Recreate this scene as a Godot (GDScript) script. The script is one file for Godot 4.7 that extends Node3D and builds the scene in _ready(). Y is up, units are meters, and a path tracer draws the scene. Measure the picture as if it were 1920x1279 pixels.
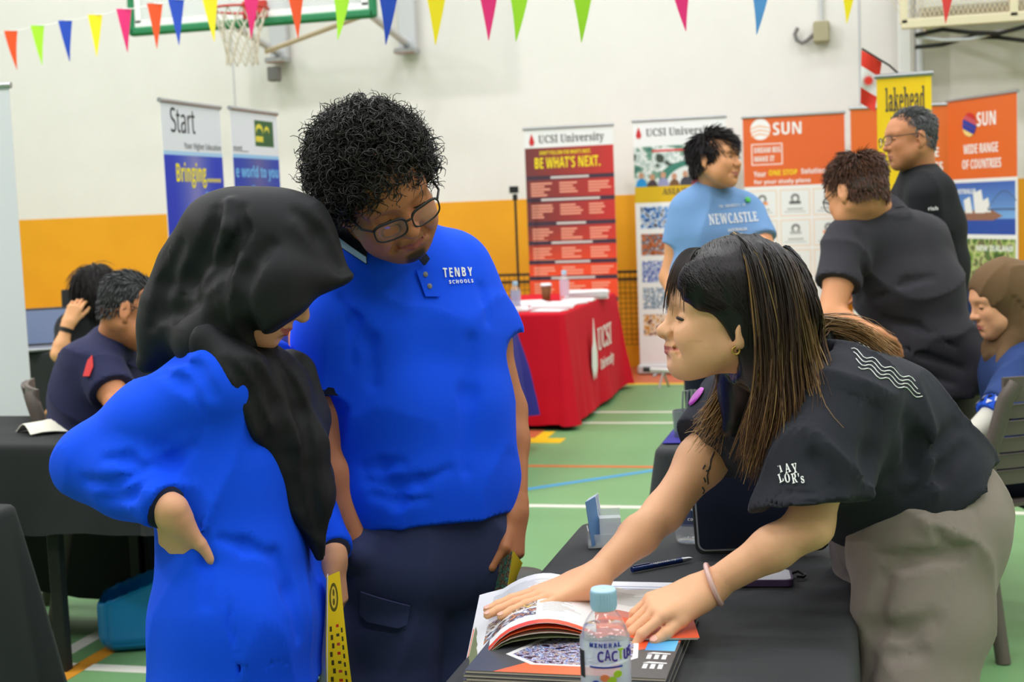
extends Node3D

# ---------------------------------------------------------------- helpers
var used := {}
var M := {}
var T := {}
var rng := RandomNumberGenerator.new()

func numbered(n: String) -> String:
	if not used.has(n):
		used[n] = 0
		return n
	used[n] += 1
	return "%s_%03d" % [n, used[n]]

func thing(called: String, label: String, category: String, at := Vector3.ZERO, turn := 0.0, group := "") -> Node3D:
	var o := Node3D.new()
	o.name = numbered(called)
	add_child(o)
	o.position = at
	o.rotation.y = turn
	tag(o, label, category, group)
	return o

func tag(o: Node, label: String, category: String, group := "") -> void:
	o.set_meta("label", label)
	o.set_meta("category", category)
	if group != "":
		o.set_meta("group", group)

func mi(called: String, mesh: Mesh, mat: Material, parent: Node) -> MeshInstance3D:
	var o := MeshInstance3D.new()
	o.name = numbered(called) if parent == self else called
	o.mesh = mesh
	o.material_override = mat
	o.cast_shadow = GeometryInstance3D.SHADOW_CASTING_SETTING_ON
	parent.add_child(o, true)
	return o

func structure(called: String, mesh: Mesh, mat: Material, parent: Node = self) -> MeshInstance3D:
	var o := mi(called, mesh, mat, parent)
	if parent == self:
		o.set_meta("kind", "structure")
	return o

# ---------------------------------------------------------------- mesh buffer
class Buf:
	var v := PackedVector3Array()
	var n := PackedVector3Array()
	var c := PackedColorArray()
	var u := PackedVector2Array()
	var i := PackedInt32Array()
	func mesh() -> ArrayMesh:
		var a := []
		a.resize(Mesh.ARRAY_MAX)
		a[Mesh.ARRAY_VERTEX] = v
		a[Mesh.ARRAY_NORMAL] = n
		if c.size() == v.size() and c.size() > 0:
			a[Mesh.ARRAY_COLOR] = c
		if u.size() == v.size() and u.size() > 0:
			a[Mesh.ARRAY_TEX_UV] = u
		a[Mesh.ARRAY_INDEX] = i
		var m := ArrayMesh.new()
		m.add_surface_from_arrays(Mesh.PRIMITIVE_TRIANGLES, a)
		return m
	func quad(p0: Vector3, p1: Vector3, p2: Vector3, p3: Vector3, u0 := Vector2(0, 1), u1 := Vector2(1, 1), u2 := Vector2(1, 0), u3 := Vector2(0, 0)) -> void:
		# corners counter-clockwise seen from outside: lower left, lower right, upper right, upper left
		var nn := (p1 - p0).cross(p3 - p0)
		if nn.length_squared() < 1e-16:
			nn = (p2 - p1).cross(p3 - p1)
		nn = nn.normalized()
		var s := v.size()
		v.append_array(PackedVector3Array([p0, p1, p2, p3]))
		n.append_array(PackedVector3Array([nn, nn, nn, nn]))
		u.append_array(PackedVector2Array([u0, u1, u2, u3]))
		i.append_array(PackedInt32Array([s, s + 2, s + 1, s, s + 3, s + 2]))
	func tri(p0: Vector3, p1: Vector3, p2: Vector3) -> void:
		var nn := (p1 - p0).cross(p2 - p0).normalized()
		var s := v.size()
		v.append_array(PackedVector3Array([p0, p1, p2]))
		n.append_array(PackedVector3Array([nn, nn, nn]))
		u.append_array(PackedVector2Array([Vector2(), Vector2(), Vector2()]))
		i.append_array(PackedInt32Array([s, s + 2, s + 1]))
	# chamfered box
	func box(t: Transform3D, size: Vector3, bev := 0.004) -> void:
		var h := size * 0.5
		bev = minf(bev, minf(h.x, minf(h.y, h.z)) * 0.6)
		var e := h - Vector3(bev, bev, bev)
		for ax in 3:
			for s: float in [-1.0, 1.0]:
				var nx := Vector3.ZERO
				nx[ax] = s
				var a1 := (ax + 1) % 3
				var a2 := (ax + 2) % 3
				var q := []
				for w in [[-1, -1], [1, -1], [1, 1], [-1, 1]]:
					var p := Vector3.ZERO
					p[ax] = s * h[ax]
					p[a1] = w[0] * e[a1]
					p[a2] = w[1] * e[a2]
					q.append(t * p)
				if s > 0:
					quad(q[0], q[1], q[2], q[3])
				else:
					quad(q[1], q[0], q[3], q[2])
		if bev <= 0.0:
			return
		for ax in 3:
			var a1 := (ax + 1) % 3
			var a2 := (ax + 2) % 3
			for s1: float in [-1.0, 1.0]:
				for s2: float in [-1.0, 1.0]:
					var p := [Vector3.ZERO, Vector3.ZERO, Vector3.ZERO, Vector3.ZERO]
					for k in 4:
						var w := Vector3.ZERO
						w[ax] = e[ax] * (-1.0 if k < 2 else 1.0)
						var first: bool = (k == 0 or k == 3)
						w[a1] = s1 * (h[a1] if first else e[a1])
						w[a2] = s2 * (e[a2] if first else h[a2])
						p[k] = t * w
					if s1 * s2 > 0:
						quad(p[0], p[1], p[2], p[3])
					else:
						quad(p[1], p[0], p[3], p[2])
		for sx: float in [-1.0, 1.0]:
			for sy: float in [-1.0, 1.0]:
				for sz: float in [-1.0, 1.0]:
					var a := t * Vector3(sx * h.x, sy * e.y, sz * e.z)
					var b := t * Vector3(sx * e.x, sy * h.y, sz * e.z)
					var cc := t * Vector3(sx * e.x, sy * e.y, sz * h.z)
					if sx * sy * sz > 0:
						tri(a, b, cc)
					else:
						tri(a, cc, b)
	# smooth tube through points with radii
	func tube(pts: PackedVector3Array, radii: PackedFloat32Array, sides := 8, col := Color(1, 1, 1), colend := Color(1, 1, 1), caps := true, flat := 1.0, side := Vector3.ZERO, ease_ := 1.0) -> void:
		var m := pts.size()
		var s := v.size()
		var prev := Vector3.ZERO
		for k in m:
			var d := (pts[mini(k + 1, m - 1)] - pts[maxi(k - 1, 0)])
			d = d.normalized() if d.length_squared() > 1e-14 else Vector3.UP
			if k == 0:
				prev = side if side != Vector3.ZERO else (d.cross(Vector3.UP) if absf(d.y) < 0.9 else d.cross(Vector3.RIGHT))
			var x := prev - d * prev.dot(d)
			x = x.normalized() if x.length_squared() > 1e-14 else d.cross(Vector3(0.3, 0.5, 0.8)).normalized()
			prev = x
			var y := d.cross(x)
			var cc := col.lerp(colend, pow(float(k) / maxf(1.0, m - 1.0), ease_))
			for j in sides:
				var an := TAU * j / sides
				var o := x * cos(an) + y * sin(an) * flat
				v.append(pts[k] + o * radii[k])
				n.append((x * cos(an) * flat + y * sin(an)).normalized())
				c.append(cc)
				u.append(Vector2(float(j) / sides, float(k) / maxf(1.0, m - 1.0)))
		for k in m - 1:
			for j in sides:
				var a := s + k * sides + j
				var b := s + k * sides + (j + 1) % sides
				i.append_array(PackedInt32Array([a, a + sides, b, b, a + sides, b + sides]))
		if caps:
			for e in [0, m - 1]:
				var d := (pts[1] - pts[0]).normalized() * -1.0 if e == 0 else (pts[m - 1] - pts[m - 2]).normalized()
				var q := v.size()
				v.append(pts[e])
				n.append(d)
				c.append(col if e == 0 else colend)
				u.append(Vector2(0.5, 0.5))
				for j in sides:
					v.append(v[s + e * sides + j])
					n.append(d)
					c.append(col if e == 0 else colend)
					u.append(Vector2(0.5, 0.5))
				for j in sides:
					if e == 0:
						i.append_array(PackedInt32Array([q, q + 1 + j, q + 1 + (j + 1) % sides]))
					else:
						i.append_array(PackedInt32Array([q, q + 1 + (j + 1) % sides, q + 1 + j]))
	# grid of points rows x cols, smooth
	func sheet(g: Array, cols: int, thick := 0.0) -> void:
		var rows := g.size()
		var nm := []
		for r in rows:
			var row := PackedVector3Array()
			for k in cols:
				var du: Vector3 = g[r][mini(k + 1, cols - 1)] - g[r][maxi(k - 1, 0)]
				var dv: Vector3 = g[mini(r + 1, rows - 1)][k] - g[maxi(r - 1, 0)][k]
				row.append(du.cross(dv).normalized())
			nm.append(row)
		var passes := [0.0, -thick] if thick > 0.0 else [0.0]
		var starts := []
		for off in passes:
			var s := v.size()
			starts.append(s)
			for r in rows:
				for k in cols:
					v.append(g[r][k] + nm[r][k] * off)
					n.append(nm[r][k] if off == 0.0 else -nm[r][k])
					u.append(Vector2(float(k) / (cols - 1), 1.0 - float(r) / (rows - 1)))
			for r in rows - 1:
				for k in cols - 1:
					var a := s + r * cols + k
					if off == 0.0:
						i.append_array(PackedInt32Array([a, a + cols, a + 1, a + 1, a + cols, a + cols + 1]))
					else:
						i.append_array(PackedInt32Array([a, a + 1, a + cols, a + 1, a + cols + 1, a + cols]))
		if thick > 0.0:
			var rim := []
			for k in cols:
				rim.append(k)
			for r in range(1, rows):
				rim.append(r * cols + cols - 1)
			for k in range(cols - 2, -1, -1):
				rim.append((rows - 1) * cols + k)
			for r in range(rows - 2, 0, -1):
				rim.append(r * cols)
			for k in rim.size():
				var a: int = rim[k]
				var b: int = rim[(k + 1) % rim.size()]
				quad(v[starts[0] + b], v[starts[0] + a], v[starts[1] + a], v[starts[1] + b])
	func add(o: Buf) -> void:
		var s := v.size()
		v.append_array(o.v)
		n.append_array(o.n)
		c.append_array(o.c)
		u.append_array(o.u)
		for k in o.i:
			i.append(k + s)
	func lathe(prof: PackedVector2Array, at: Transform3D, sides := 24, smooth := true) -> void:
		var m := prof.size()
		if smooth:
			var s := v.size()
			for k in m:
				var d := prof[mini(k + 1, m - 1)] - prof[maxi(k - 1, 0)]
				var nn := Vector2(d.y, -d.x).normalized()
				for j in sides + 1:
					var an := TAU * j / sides
					v.append(at * Vector3(prof[k].x * cos(an), prof[k].y, prof[k].x * sin(an)))
					n.append((at.basis * Vector3(nn.x * cos(an), nn.y, nn.x * sin(an))).normalized())
					u.append(Vector2(1.0 - float(j) / sides, 1.0 - float(k) / (m - 1)))
			for k in m - 1:
				for j in sides:
					var a := s + k * (sides + 1) + j
					var b := a + sides + 1
					i.append_array(PackedInt32Array([a, a + 1, b, a + 1, b + 1, b]))
	# flat polygon plate given as outline in a plane, with thickness
	func plate(outline: PackedVector2Array, t: Transform3D, thick: float) -> void:
		if Geometry2D.is_polygon_clockwise(outline):
			outline.reverse()
		var id := Geometry2D.triangulate_polygon(outline)
		var mn := outline[0]
		var mx := outline[0]
		for p in outline:
			mn = mn.min(p)
			mx = mx.max(p)
		for side: float in [0.5, -0.5]:
			var s := v.size()
			for p in outline:
				v.append(t * Vector3(p.x, p.y, thick * side))
				n.append(t.basis.z.normalized() * (1.0 if side > 0 else -1.0))
				u.append(Vector2((p.x - mn.x) / (mx.x - mn.x), 1.0 - (p.y - mn.y) / (mx.y - mn.y)))
			for k in range(0, id.size(), 3):
				var a := outline[id[k]]
				var b := outline[id[k + 1]]
				var cc := outline[id[k + 2]]
				var ccw := (b - a).cross(cc - a) > 0
				if ccw == (side > 0):
					i.append_array(PackedInt32Array([s + id[k], s + id[k + 2], s + id[k + 1]]))
				else:
					i.append_array(PackedInt32Array([s + id[k], s + id[k + 1], s + id[k + 2]]))
		for k in outline.size():
			var a := outline[k]
			var b := outline[(k + 1) % outline.size()]
			quad(t * Vector3(b.x, b.y, thick * 0.5), t * Vector3(a.x, a.y, thick * 0.5), t * Vector3(a.x, a.y, -thick * 0.5), t * Vector3(b.x, b.y, -thick * 0.5))

func X(at: Vector3, turn := 0.0) -> Transform3D:
	return Transform3D(Basis(Vector3.UP, turn), at)

func frame_of(at: Vector3, fwd: Vector3, up: Vector3) -> Transform3D:
	# local z = forward, y = up, x = the figure's left
	var z := fwd.normalized()
	var x := up.cross(z).normalized()
	return Transform3D(Basis(x, z.cross(x), z), at)

func boxm(called: String, t: Transform3D, size: Vector3, mat: Material, parent: Node, bev := 0.004) -> MeshInstance3D:
	var b := Buf.new()
	b.box(t, size, bev)
	return mi(called, b.mesh(), mat, parent)

func tubem(called: String, pts: Array, r: float, mat: Material, parent: Node, sides := 8) -> MeshInstance3D:
	var b := Buf.new()
	var rr := PackedFloat32Array()
	rr.resize(pts.size())
	rr.fill(r)
	b.tube(PackedVector3Array(pts), rr, sides)
	return mi(called, b.mesh(), mat, parent)

# ---------------------------------------------------------------- distance fields
class Field:
	var typ := PackedInt32Array()
	var op := PackedInt32Array()
	var a := PackedVector3Array()
	var ba := PackedVector3Array()
	var il := PackedFloat32Array()
	var ra := PackedFloat32Array()
	var dr := PackedFloat32Array()
	var kk := PackedFloat32Array()
	var bas: Array[Basis] = []
	var rad := PackedVector3Array()
	var disp = null
	var dmax := 0.0
	func _push(t: int, o: int, p: Vector3, q: Vector3, r0: float, r1: float, k: float, b: Basis, rd: Vector3) -> void:
		typ.append(t)
		op.append(o)
		a.append(p)
		ba.append(q - p)
		var l := (q - p).length_squared()
		il.append(1.0 / l if l > 1e-12 else 0.0)
		ra.append(r0)
		dr.append(r1 - r0)
		kk.append(maxf(k, 0.0002))
		bas.append(b)
		rad.append(rd)
	func cap(p: Vector3, q: Vector3, r0: float, r1: float, k := 0.02, o := 0) -> void:
		_push(0, o, p, q, r0, r1, k, Basis(), Vector3.ONE)
	func ball(p: Vector3, r: float, k := 0.02, o := 0) -> void:
		_push(0, o, p, p, r, r, k, Basis(), Vector3.ONE)
	func chain(pts: Array, rr: Array, k := 0.02, o := 0) -> void:
		for j in pts.size() - 1:
			cap(pts[j], pts[j + 1], rr[j], rr[j + 1], k, o)
	func ell(p: Vector3, rd: Vector3, k := 0.02, b := Basis(), o := 0) -> void:
		_push(1, o, p, p, 0, 0, k, b.orthonormalized().transposed(), rd)
	func box(p: Vector3, half: Vector3, r: float, k := 0.02, b := Basis(), o := 0) -> void:
		_push(2, o, p, p, r, r, k, b.orthonormalized().transposed(), half - Vector3(r, r, r))
	func cut(p: Vector3, nrm: Vector3, k := 0.002) -> void:
		# removes everything on the side the normal points to
		_push(3, 2, p, p + nrm.normalized(), 0, 0, k, Basis(), Vector3.ONE)
	func trim(p: Vector3, dir: Vector3, half := 0.12, depth := 0.12, k := 0.003) -> void:
		# removes a block lying beyond p in the direction given (a hem or cuff)
		var z := dir.normalized()
		var x := z.cross(Vector3.UP if absf(z.y) < 0.9 else Vector3.RIGHT).normalized()
		_push(2, 1, p + z * depth, p + z * depth, 0.0, 0.0, k, Basis(x, z.cross(x), z).transposed(), Vector3(half, half, depth))
	func one(j: int, p: Vector3) -> float:
		var t := typ[j]
		if t == 0:
			var pa := p - a[j]
			var h := clampf(pa.dot(ba[j]) * il[j], 0.0, 1.0)
			return (pa - ba[j] * h).length() - ra[j] - dr[j] * h
		if t == 1:
			var q: Vector3 = bas[j] * (p - a[j])
			var s: Vector3 = q / rad[j]
			var k0 := s.length()
			if k0 < 1e-6:
				return -minf(rad[j].x, minf(rad[j].y, rad[j].z))
			return k0 * (k0 - 1.0) / (s / rad[j]).length()
		if t == 2:
			var q: Vector3 = (bas[j] * (p - a[j])).abs() - rad[j]
			return q.max(Vector3.ZERO).length() + minf(maxf(q.x, maxf(q.y, q.z)), 0.0) - ra[j]
		return (p - a[j]).dot(ba[j])
	func value(p: Vector3, act: PackedInt32Array) -> float:
		var d := 10.0
		for j in act:
			var e: float
			var t := typ[j]
			if t == 0:
				var pa := p - a[j]
				var hh := clampf(pa.dot(ba[j]) * il[j], 0.0, 1.0)
				e = (pa - ba[j] * hh).length() - ra[j] - dr[j] * hh
			elif t == 1:
				var q: Vector3 = bas[j] * (p - a[j])
				var s: Vector3 = q / rad[j]
				var k0 := s.length()
				e = k0 * (k0 - 1.0) / (s / rad[j]).length() if k0 > 1e-6 else -minf(rad[j].x, minf(rad[j].y, rad[j].z))
			else:
				e = one(j, p)
			var k := kk[j]
			var o := op[j]
			if o == 0:
				var h := k - absf(d - e)
				d = minf(d, e)
				if h > 0.0:
					d -= h * h / k * 0.25
			else:
				if o == 1:
					e = -e
				var h := k - absf(d - e)
				d = maxf(d, e)
				if h > 0.0:
					d += h * h / k * 0.25
		return d
	func everything() -> PackedInt32Array:
		return PackedInt32Array(range(typ.size()))
	func bounds() -> AABB:
		var first := true
		var bb := AABB()
		for j in typ.size():
			if op[j] != 0:
				continue
			var r := maxf(ra[j], ra[j] + dr[j])
			if typ[j] == 1 or typ[j] == 2:
				r = rad[j].length() + ra[j] if typ[j] == 2 else maxf(rad[j].x, maxf(rad[j].y, rad[j].z))
			for p in [a[j], a[j] + ba[j]]:
				var q := AABB(p - Vector3(r, r, r), Vector3(r, r, r) * 2.0)
				bb = q if first else bb.merge(q)
				first = false
		return bb.grow(0.02 + dmax)
	func polygonise(h: float, out: Buf, colour = null, plain := Color(1, 1, 1)) -> void:
		var bb := bounds()
		var o := bb.position
		var big := 4
		var nb := Vector3i((bb.size / (h * 16.0)).ceil()) + Vector3i.ONE
		var all := everything()
		var cells := {}
		var cache := {}
		var masks := PackedInt32Array()
		var keys := PackedInt64Array()
		var base := out.v.size()
		var has_disp := disp != null
		var lim := h * 16.0 * 0.87 * 1.4 + dmax
		var lim2 := h * 4.0 * 0.87 * 1.35 + dmax
		var val := PackedFloat32Array()
		val.resize(125)
		for bz in nb.z:
			for by in nb.y:
				for bx in nb.x:
					var c0 := o + Vector3(bx + 0.5, by + 0.5, bz + 0.5) * (h * 16.0)
					var act := PackedInt32Array()
					var adds := 0
					for j in all:
						var e := one(j, c0)
						if op[j] == 2:
							if e > -lim - kk[j] * 1.1:
								act.append(j)
						elif e < lim + kk[j] * 1.1:
							act.append(j)
							if op[j] == 0:
								adds += 1
					if adds == 0:
						continue
					if absf(value(c0, act)) > lim * 1.05:
						continue
					for s in 64:
						var sx := s & 3
						var sy := (s >> 2) & 3
						var sz := s >> 4
						var c1 := o + Vector3(bx * 16 + sx * 4 + 2, by * 16 + sy * 4 + 2, bz * 16 + sz * 4 + 2) * h
						if absf(value(c1, act)) > lim2:
							continue
						var sub := PackedInt32Array()
						for j in act:
							var e := one(j, c1)
							if op[j] == 2:
								if e > -lim2 - kk[j] * 1.1:
									sub.append(j)
							elif e < lim2 + kk[j] * 1.1:
								sub.append(j)
						var ix := bx * 16 + sx * 4
						var iy := by * 16 + sy * 4
						var iz := bz * 16 + sz * 4
						var w := 0
						var neg := 0
						for z in 5:
							for y in 5:
								for x in 5:
									var sk := (ix + x) | (iy + y) << 16 | (iz + z) << 32
									var d: float
									if cache.has(sk):
										d = cache[sk]
									else:
										var p := o + Vector3(ix + x, iy + y, iz + z) * h
										d = value(p, sub)
										if has_disp:
											d += disp.call(p)
										cache[sk] = d
									val[w] = d
									if d < 0.0:
										neg += 1
									w += 1
						if neg == 0 or neg == 125:
							continue
						for z in 4:
							for y in 4:
								for x in 4:
									w = x + y * 5 + z * 25
									var v0 := val[w]
									var v1 := val[w + 1]
									var v2 := val[w + 5]
									var v3 := val[w + 6]
									var v4 := val[w + 25]
									var v5 := val[w + 26]
									var v6 := val[w + 30]
									var v7 := val[w + 31]
									var m := int(v0 < 0) | int(v1 < 0) << 1 | int(v2 < 0) << 2 | int(v3 < 0) << 3 | int(v4 < 0) << 4 | int(v5 < 0) << 5 | int(v6 < 0) << 6 | int(v7 < 0) << 7
									if m == 0 or m == 255:
										continue
									var acc := Vector3.ZERO
									var cnt := 0.0
									if (v0 < 0) != (v1 < 0):
										acc += Vector3(v0 / (v0 - v1), 0, 0)
										cnt += 1
									if (v2 < 0) != (v3 < 0):
										acc += Vector3(v2 / (v2 - v3), 1, 0)
										cnt += 1
									if (v4 < 0) != (v5 < 0):
										acc += Vector3(v4 / (v4 - v5), 0, 1)
										cnt += 1
									if (v6 < 0) != (v7 < 0):
										acc += Vector3(v6 / (v6 - v7), 1, 1)
										cnt += 1
									if (v0 < 0) != (v2 < 0):
										acc += Vector3(0, v0 / (v0 - v2), 0)
										cnt += 1
									if (v1 < 0) != (v3 < 0):
										acc += Vector3(1, v1 / (v1 - v3), 0)
										cnt += 1
									if (v4 < 0) != (v6 < 0):
										acc += Vector3(0, v4 / (v4 - v6), 1)
										cnt += 1
									if (v5 < 0) != (v7 < 0):
										acc += Vector3(1, v5 / (v5 - v7), 1)
										cnt += 1
									if (v0 < 0) != (v4 < 0):
										acc += Vector3(0, 0, v0 / (v0 - v4))
										cnt += 1
									if (v1 < 0) != (v5 < 0):
										acc += Vector3(1, 0, v1 / (v1 - v5))
										cnt += 1
									if (v2 < 0) != (v6 < 0):
										acc += Vector3(0, 1, v2 / (v2 - v6))
										cnt += 1
									if (v3 < 0) != (v7 < 0):
										acc += Vector3(1, 1, v3 / (v3 - v7))
										cnt += 1
									acc /= cnt
									var g := Vector3(v1 + v3 + v5 + v7 - v0 - v2 - v4 - v6, v2 + v3 + v6 + v7 - v0 - v1 - v4 - v5, v4 + v5 + v6 + v7 - v0 - v1 - v2 - v3)
									var key := (ix + x) | (iy + y) << 16 | (iz + z) << 32
									cells[key] = keys.size()
									keys.append(key)
									masks.append(m)
									out.v.append(o + (Vector3(ix + x, iy + y, iz + z) + acc) * h)
									out.n.append(g.normalized())
		for q in keys.size():
			var key := keys[q]
			var m := masks[q]
			var s0 := m & 1
			for ax in 3:
				var bit: int = [2, 4, 16][ax]
				if (m & bit != 0) == (s0 != 0):
					continue
				var u1: int = [1 << 16, 1 << 32, 1][ax]
				var u2: int = [1 << 32, 1, 1 << 16][ax]
				var c1: int = cells.get(key - u1, -1)
				var c2: int = cells.get(key - u2, -1)
				var c3: int = cells.get(key - u1 - u2, -1)
				if c1 < 0 or c2 < 0 or c3 < 0:
					continue
				var A := base + q
				if s0 != 0:
					out.i.append_array(PackedInt32Array([A, base + c2, base + c1, base + c1, base + c2, base + c3]))
				else:
					out.i.append_array(PackedInt32Array([A, base + c1, base + c2, base + c1, base + c3, base + c2]))
		if colour != null:
			for q in range(base, out.v.size()):
				out.c.append(colour.call(out.v[q]))
		else:
			for q in range(base, out.v.size()):
				out.c.append(plain)

# ---------------------------------------------------------------- materials
func rgb(r: int, g: int, b: int) -> Color:
	return Color8(r, g, b)

func lin(r: int, g: int, b: int) -> Color:
	return Color8(r, g, b).srgb_to_linear()

func noise_tex(key: String, freq: float, octaves: int, normal := false, strength := 4.0, size := 256, lo := Color(0, 0, 0), hi := Color(1, 1, 1)) -> Texture2D:
	if T.has(key):
		return T[key]
	var fn := FastNoiseLite.new()
	fn.seed = hash(key) % 1000
	fn.frequency = freq
	fn.fractal_octaves = octaves
	var im := fn.get_seamless_image(size, size)
	if normal:
		im.convert(Image.FORMAT_RGBA8)
		im.bump_map_to_normal_map(strength)
	else:
		im.convert(Image.FORMAT_RGBA8)
		for y in size:
			for x in size:
				im.set_pixel(x, y, lo.lerp(hi, im.get_pixel(x, y).r))
	T[key] = ImageTexture.create_from_image(im)
	return T[key]

func weave_tex() -> Texture2D:
	if T.has("weave"):
		return T["weave"]
	var im := Image.create(64, 64, false, Image.FORMAT_RGBA8)
	for y in 64:
		for x in 64:
			var cx := fmod(x, 8.0) / 8.0 * TAU
			var cy := fmod(y, 8.0) / 8.0 * TAU
			var g := 0.5 + 0.2 * sin(cx) * sin(cy) + 0.12 * sin(cx + cy)
			im.set_pixel(x, y, Color(g, g, g))
	im.bump_map_to_normal_map(3.0)
	T["weave"] = ImageTexture.create_from_image(im)
	return T["weave"]

func mat(col: Color, rough := 0.8, metal := 0.0) -> StandardMaterial3D:
	var m := StandardMaterial3D.new()
	m.albedo_color = col
	m.roughness = rough
	m.metallic = metal
	return m

func vmat(rough := 0.8) -> StandardMaterial3D:
	var m := StandardMaterial3D.new()
	m.vertex_color_use_as_albedo = true
	m.roughness = rough
	return m

func cloth(col: Color, rough := 0.9, sheen := 0.25, scale := 9.0, bump := 0.35) -> StandardMaterial3D:
	var m := mat(col, rough)
	m.metallic_specular = 0.35
	m.rim_enabled = sheen > 0.0
	m.rim = sheen
	m.rim_tint = 0.6
	m.normal_enabled = true
	m.normal_texture = weave_tex()
	m.normal_scale = bump
	m.uv1_triplanar = true
	m.uv1_scale = Vector3(scale, scale, scale)
	return m

func tinted(col: Color, rough: float, key: String, freq: float, scale: float, spread := 0.06) -> StandardMaterial3D:
	# a paint or plastic with faint patches of tone
	var m := mat(Color(1, 1, 1), rough)
	m.albedo_texture = noise_tex(key, freq, 4, false, 1.0, 256, col.darkened(spread), col.lightened(spread))
	m.uv1_triplanar = true
	m.uv1_world_triplanar = true
	m.uv1_scale = Vector3(scale, scale, scale)
	return m

func glass(col: Color, alpha := 0.12, rough := 0.03) -> StandardMaterial3D:
	var m := mat(Color(col.r, col.g, col.b, alpha), rough)
	m.transparency = BaseMaterial3D.TRANSPARENCY_ALPHA
	return m

func printed(im: Image, rough := 0.55) -> StandardMaterial3D:
	var m := mat(Color(1, 1, 1), rough)
	m.albedo_texture = ImageTexture.create_from_image(im)
	m.texture_repeat = false
	return m

func make_materials() -> void:
	M.wall_white = tinted(rgb(237, 234, 227), 0.75, "plaster", 0.02, 0.35, 0.012)
	M.wall_orange = tinted(rgb(243, 168, 4), 0.6, "orange_paint", 0.015, 0.4, 0.03)
	M.floor_green = tinted(rgb(116, 163, 106), 0.5, "court_green", 0.01, 0.25, 0.03)
	M.line_white = mat(rgb(228, 226, 210), 0.55)
	M.line_orange = mat(rgb(218, 112, 50), 0.55)
	M.line_amber = mat(rgb(222, 150, 40), 0.55)
	M.line_yellow = mat(rgb(240, 196, 20), 0.55)
	M.line_blue = mat(rgb(70, 158, 205), 0.55)
	M.apron_red = mat(rgb(196, 98, 58), 0.55)
	M.black_cloth = cloth(rgb(54, 55, 57), 0.75, 0.3, 30.0, 0.2)
	M.black_cloth2 = cloth(rgb(40, 43, 42), 0.8, 0.25, 30.0, 0.2)
	M.red_cloth = cloth(rgb(208, 8, 36), 0.8, 0.1, 30.0, 0.2)
	M.purple_cloth = cloth(rgb(52, 46, 138), 0.75, 0.3, 30.0, 0.2)
	M.steel = mat(rgb(178, 180, 182), 0.35, 0.9)
	M.grey_metal = mat(rgb(205, 207, 208), 0.5, 0.15)
	M.white_paint = mat(rgb(232, 232, 230), 0.5)
	M.black_metal = mat(rgb(32, 32, 30), 0.55, 0.2)
	M.black_plastic = mat(rgb(22, 22, 24), 0.4)
	M.chair_plastic = mat(rgb(98, 88, 80), 0.55)
	M.beige_box = mat(rgb(172, 164, 132), 0.6)
	M.white_plastic = mat(rgb(236, 236, 236), 0.45)
	M.paper = mat(rgb(240, 240, 240), 0.8)
	M.ink_black = mat(rgb(40, 38, 40), 0.7)
	M.ink_white = mat(rgb(244, 244, 240), 0.7)
	M.ink_yellow = mat(rgb(247, 226, 20), 0.7)
	M.ink_red = mat(rgb(206, 40, 40), 0.7)
	M.ink_blue = mat(rgb(38, 60, 160), 0.7)
	M.ink_sky = mat(rgb(120, 190, 240), 0.7)
	M.ink_grey = mat(rgb(120, 118, 116), 0.7)

# ---------------------------------------------------------------- lettering
var fonts := {}
func font_of(kind: String) -> Font:
	if not fonts.has(kind):
		var s := SystemFont.new()
		s.font_names = PackedStringArray(["Droid Serif" if kind.begins_with("serif") else "Droid Sans"])
		s.font_weight = 700 if kind.ends_with("bold") else 400
		fonts[kind] = s
	return fonts[kind]

# text lying in the plane of `t` (x along the line, y up, z out of the surface), left-bottom at the origin, scaled to the width and height given
func lettering(words: String, kind: String, t: Transform3D, width: float, height: float, mat_: Material, parent: Node, called := "lettering") -> MeshInstance3D:
	var tm := TextMesh.new()
	tm.text = words
	tm.font = font_of(kind)
	tm.font_size = 64
	tm.pixel_size = 0.01
	tm.depth = 0.04
	tm.curve_step = 2.0
	var bb := tm.get_aabb()
	var sx := width / maxf(bb.size.x, 0.001)
	var sy := height / maxf(bb.size.y, 0.001)
	var o := mi(called, tm, mat_, parent)
	var b := Basis(t.basis.x * sx, t.basis.y * sy, t.basis.z * 0.03)
	o.transform = Transform3D(b, t.origin) * Transform3D(Basis(), -bb.position * Vector3(1, 1, 0))
	return o

# ---------------------------------------------------------------- images
func ellipse(im: Image, cx: float, cy: float, rx: float, ry: float, col: Color) -> void:
	for y in range(maxi(0, int(cy - ry)), mini(im.get_height(), int(cy + ry) + 1)):
		for x in range(maxi(0, int(cx - rx)), mini(im.get_width(), int(cx + rx) + 1)):
			if pow((x - cx) / rx, 2) + pow((y - cy) / ry, 2) <= 1.0:
				im.set_pixel(x, y, col)

func poly(im: Image, pts: Array, col: Color) -> void:
	var pp := PackedVector2Array(pts)
	var mn := pp[0]
	var mx := pp[0]
	for p in pp:
		mn = mn.min(p)
		mx = mx.max(p)
	for y in range(maxi(0, int(mn.y)), mini(im.get_height(), int(mx.y) + 1)):
		for x in range(maxi(0, int(mn.x)), mini(im.get_width(), int(mx.x) + 1)):
			if Geometry2D.is_point_in_polygon(Vector2(x + 0.5, y + 0.5), pp):
				im.set_pixel(x, y, col)

func rect(im: Image, x: int, y: int, w: int, h: int, col: Color) -> void:
	im.fill_rect(Rect2i(x, y, w, h), col)

func text_block(im: Image, x: int, y: int, w: int, lines: int, step: int, hh: int, col: Color, r: RandomNumberGenerator) -> void:
	for k in lines:
		rect(im, x, y + k * step, int(w * r.randf_range(0.45, 1.0)), hh, col)

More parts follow.
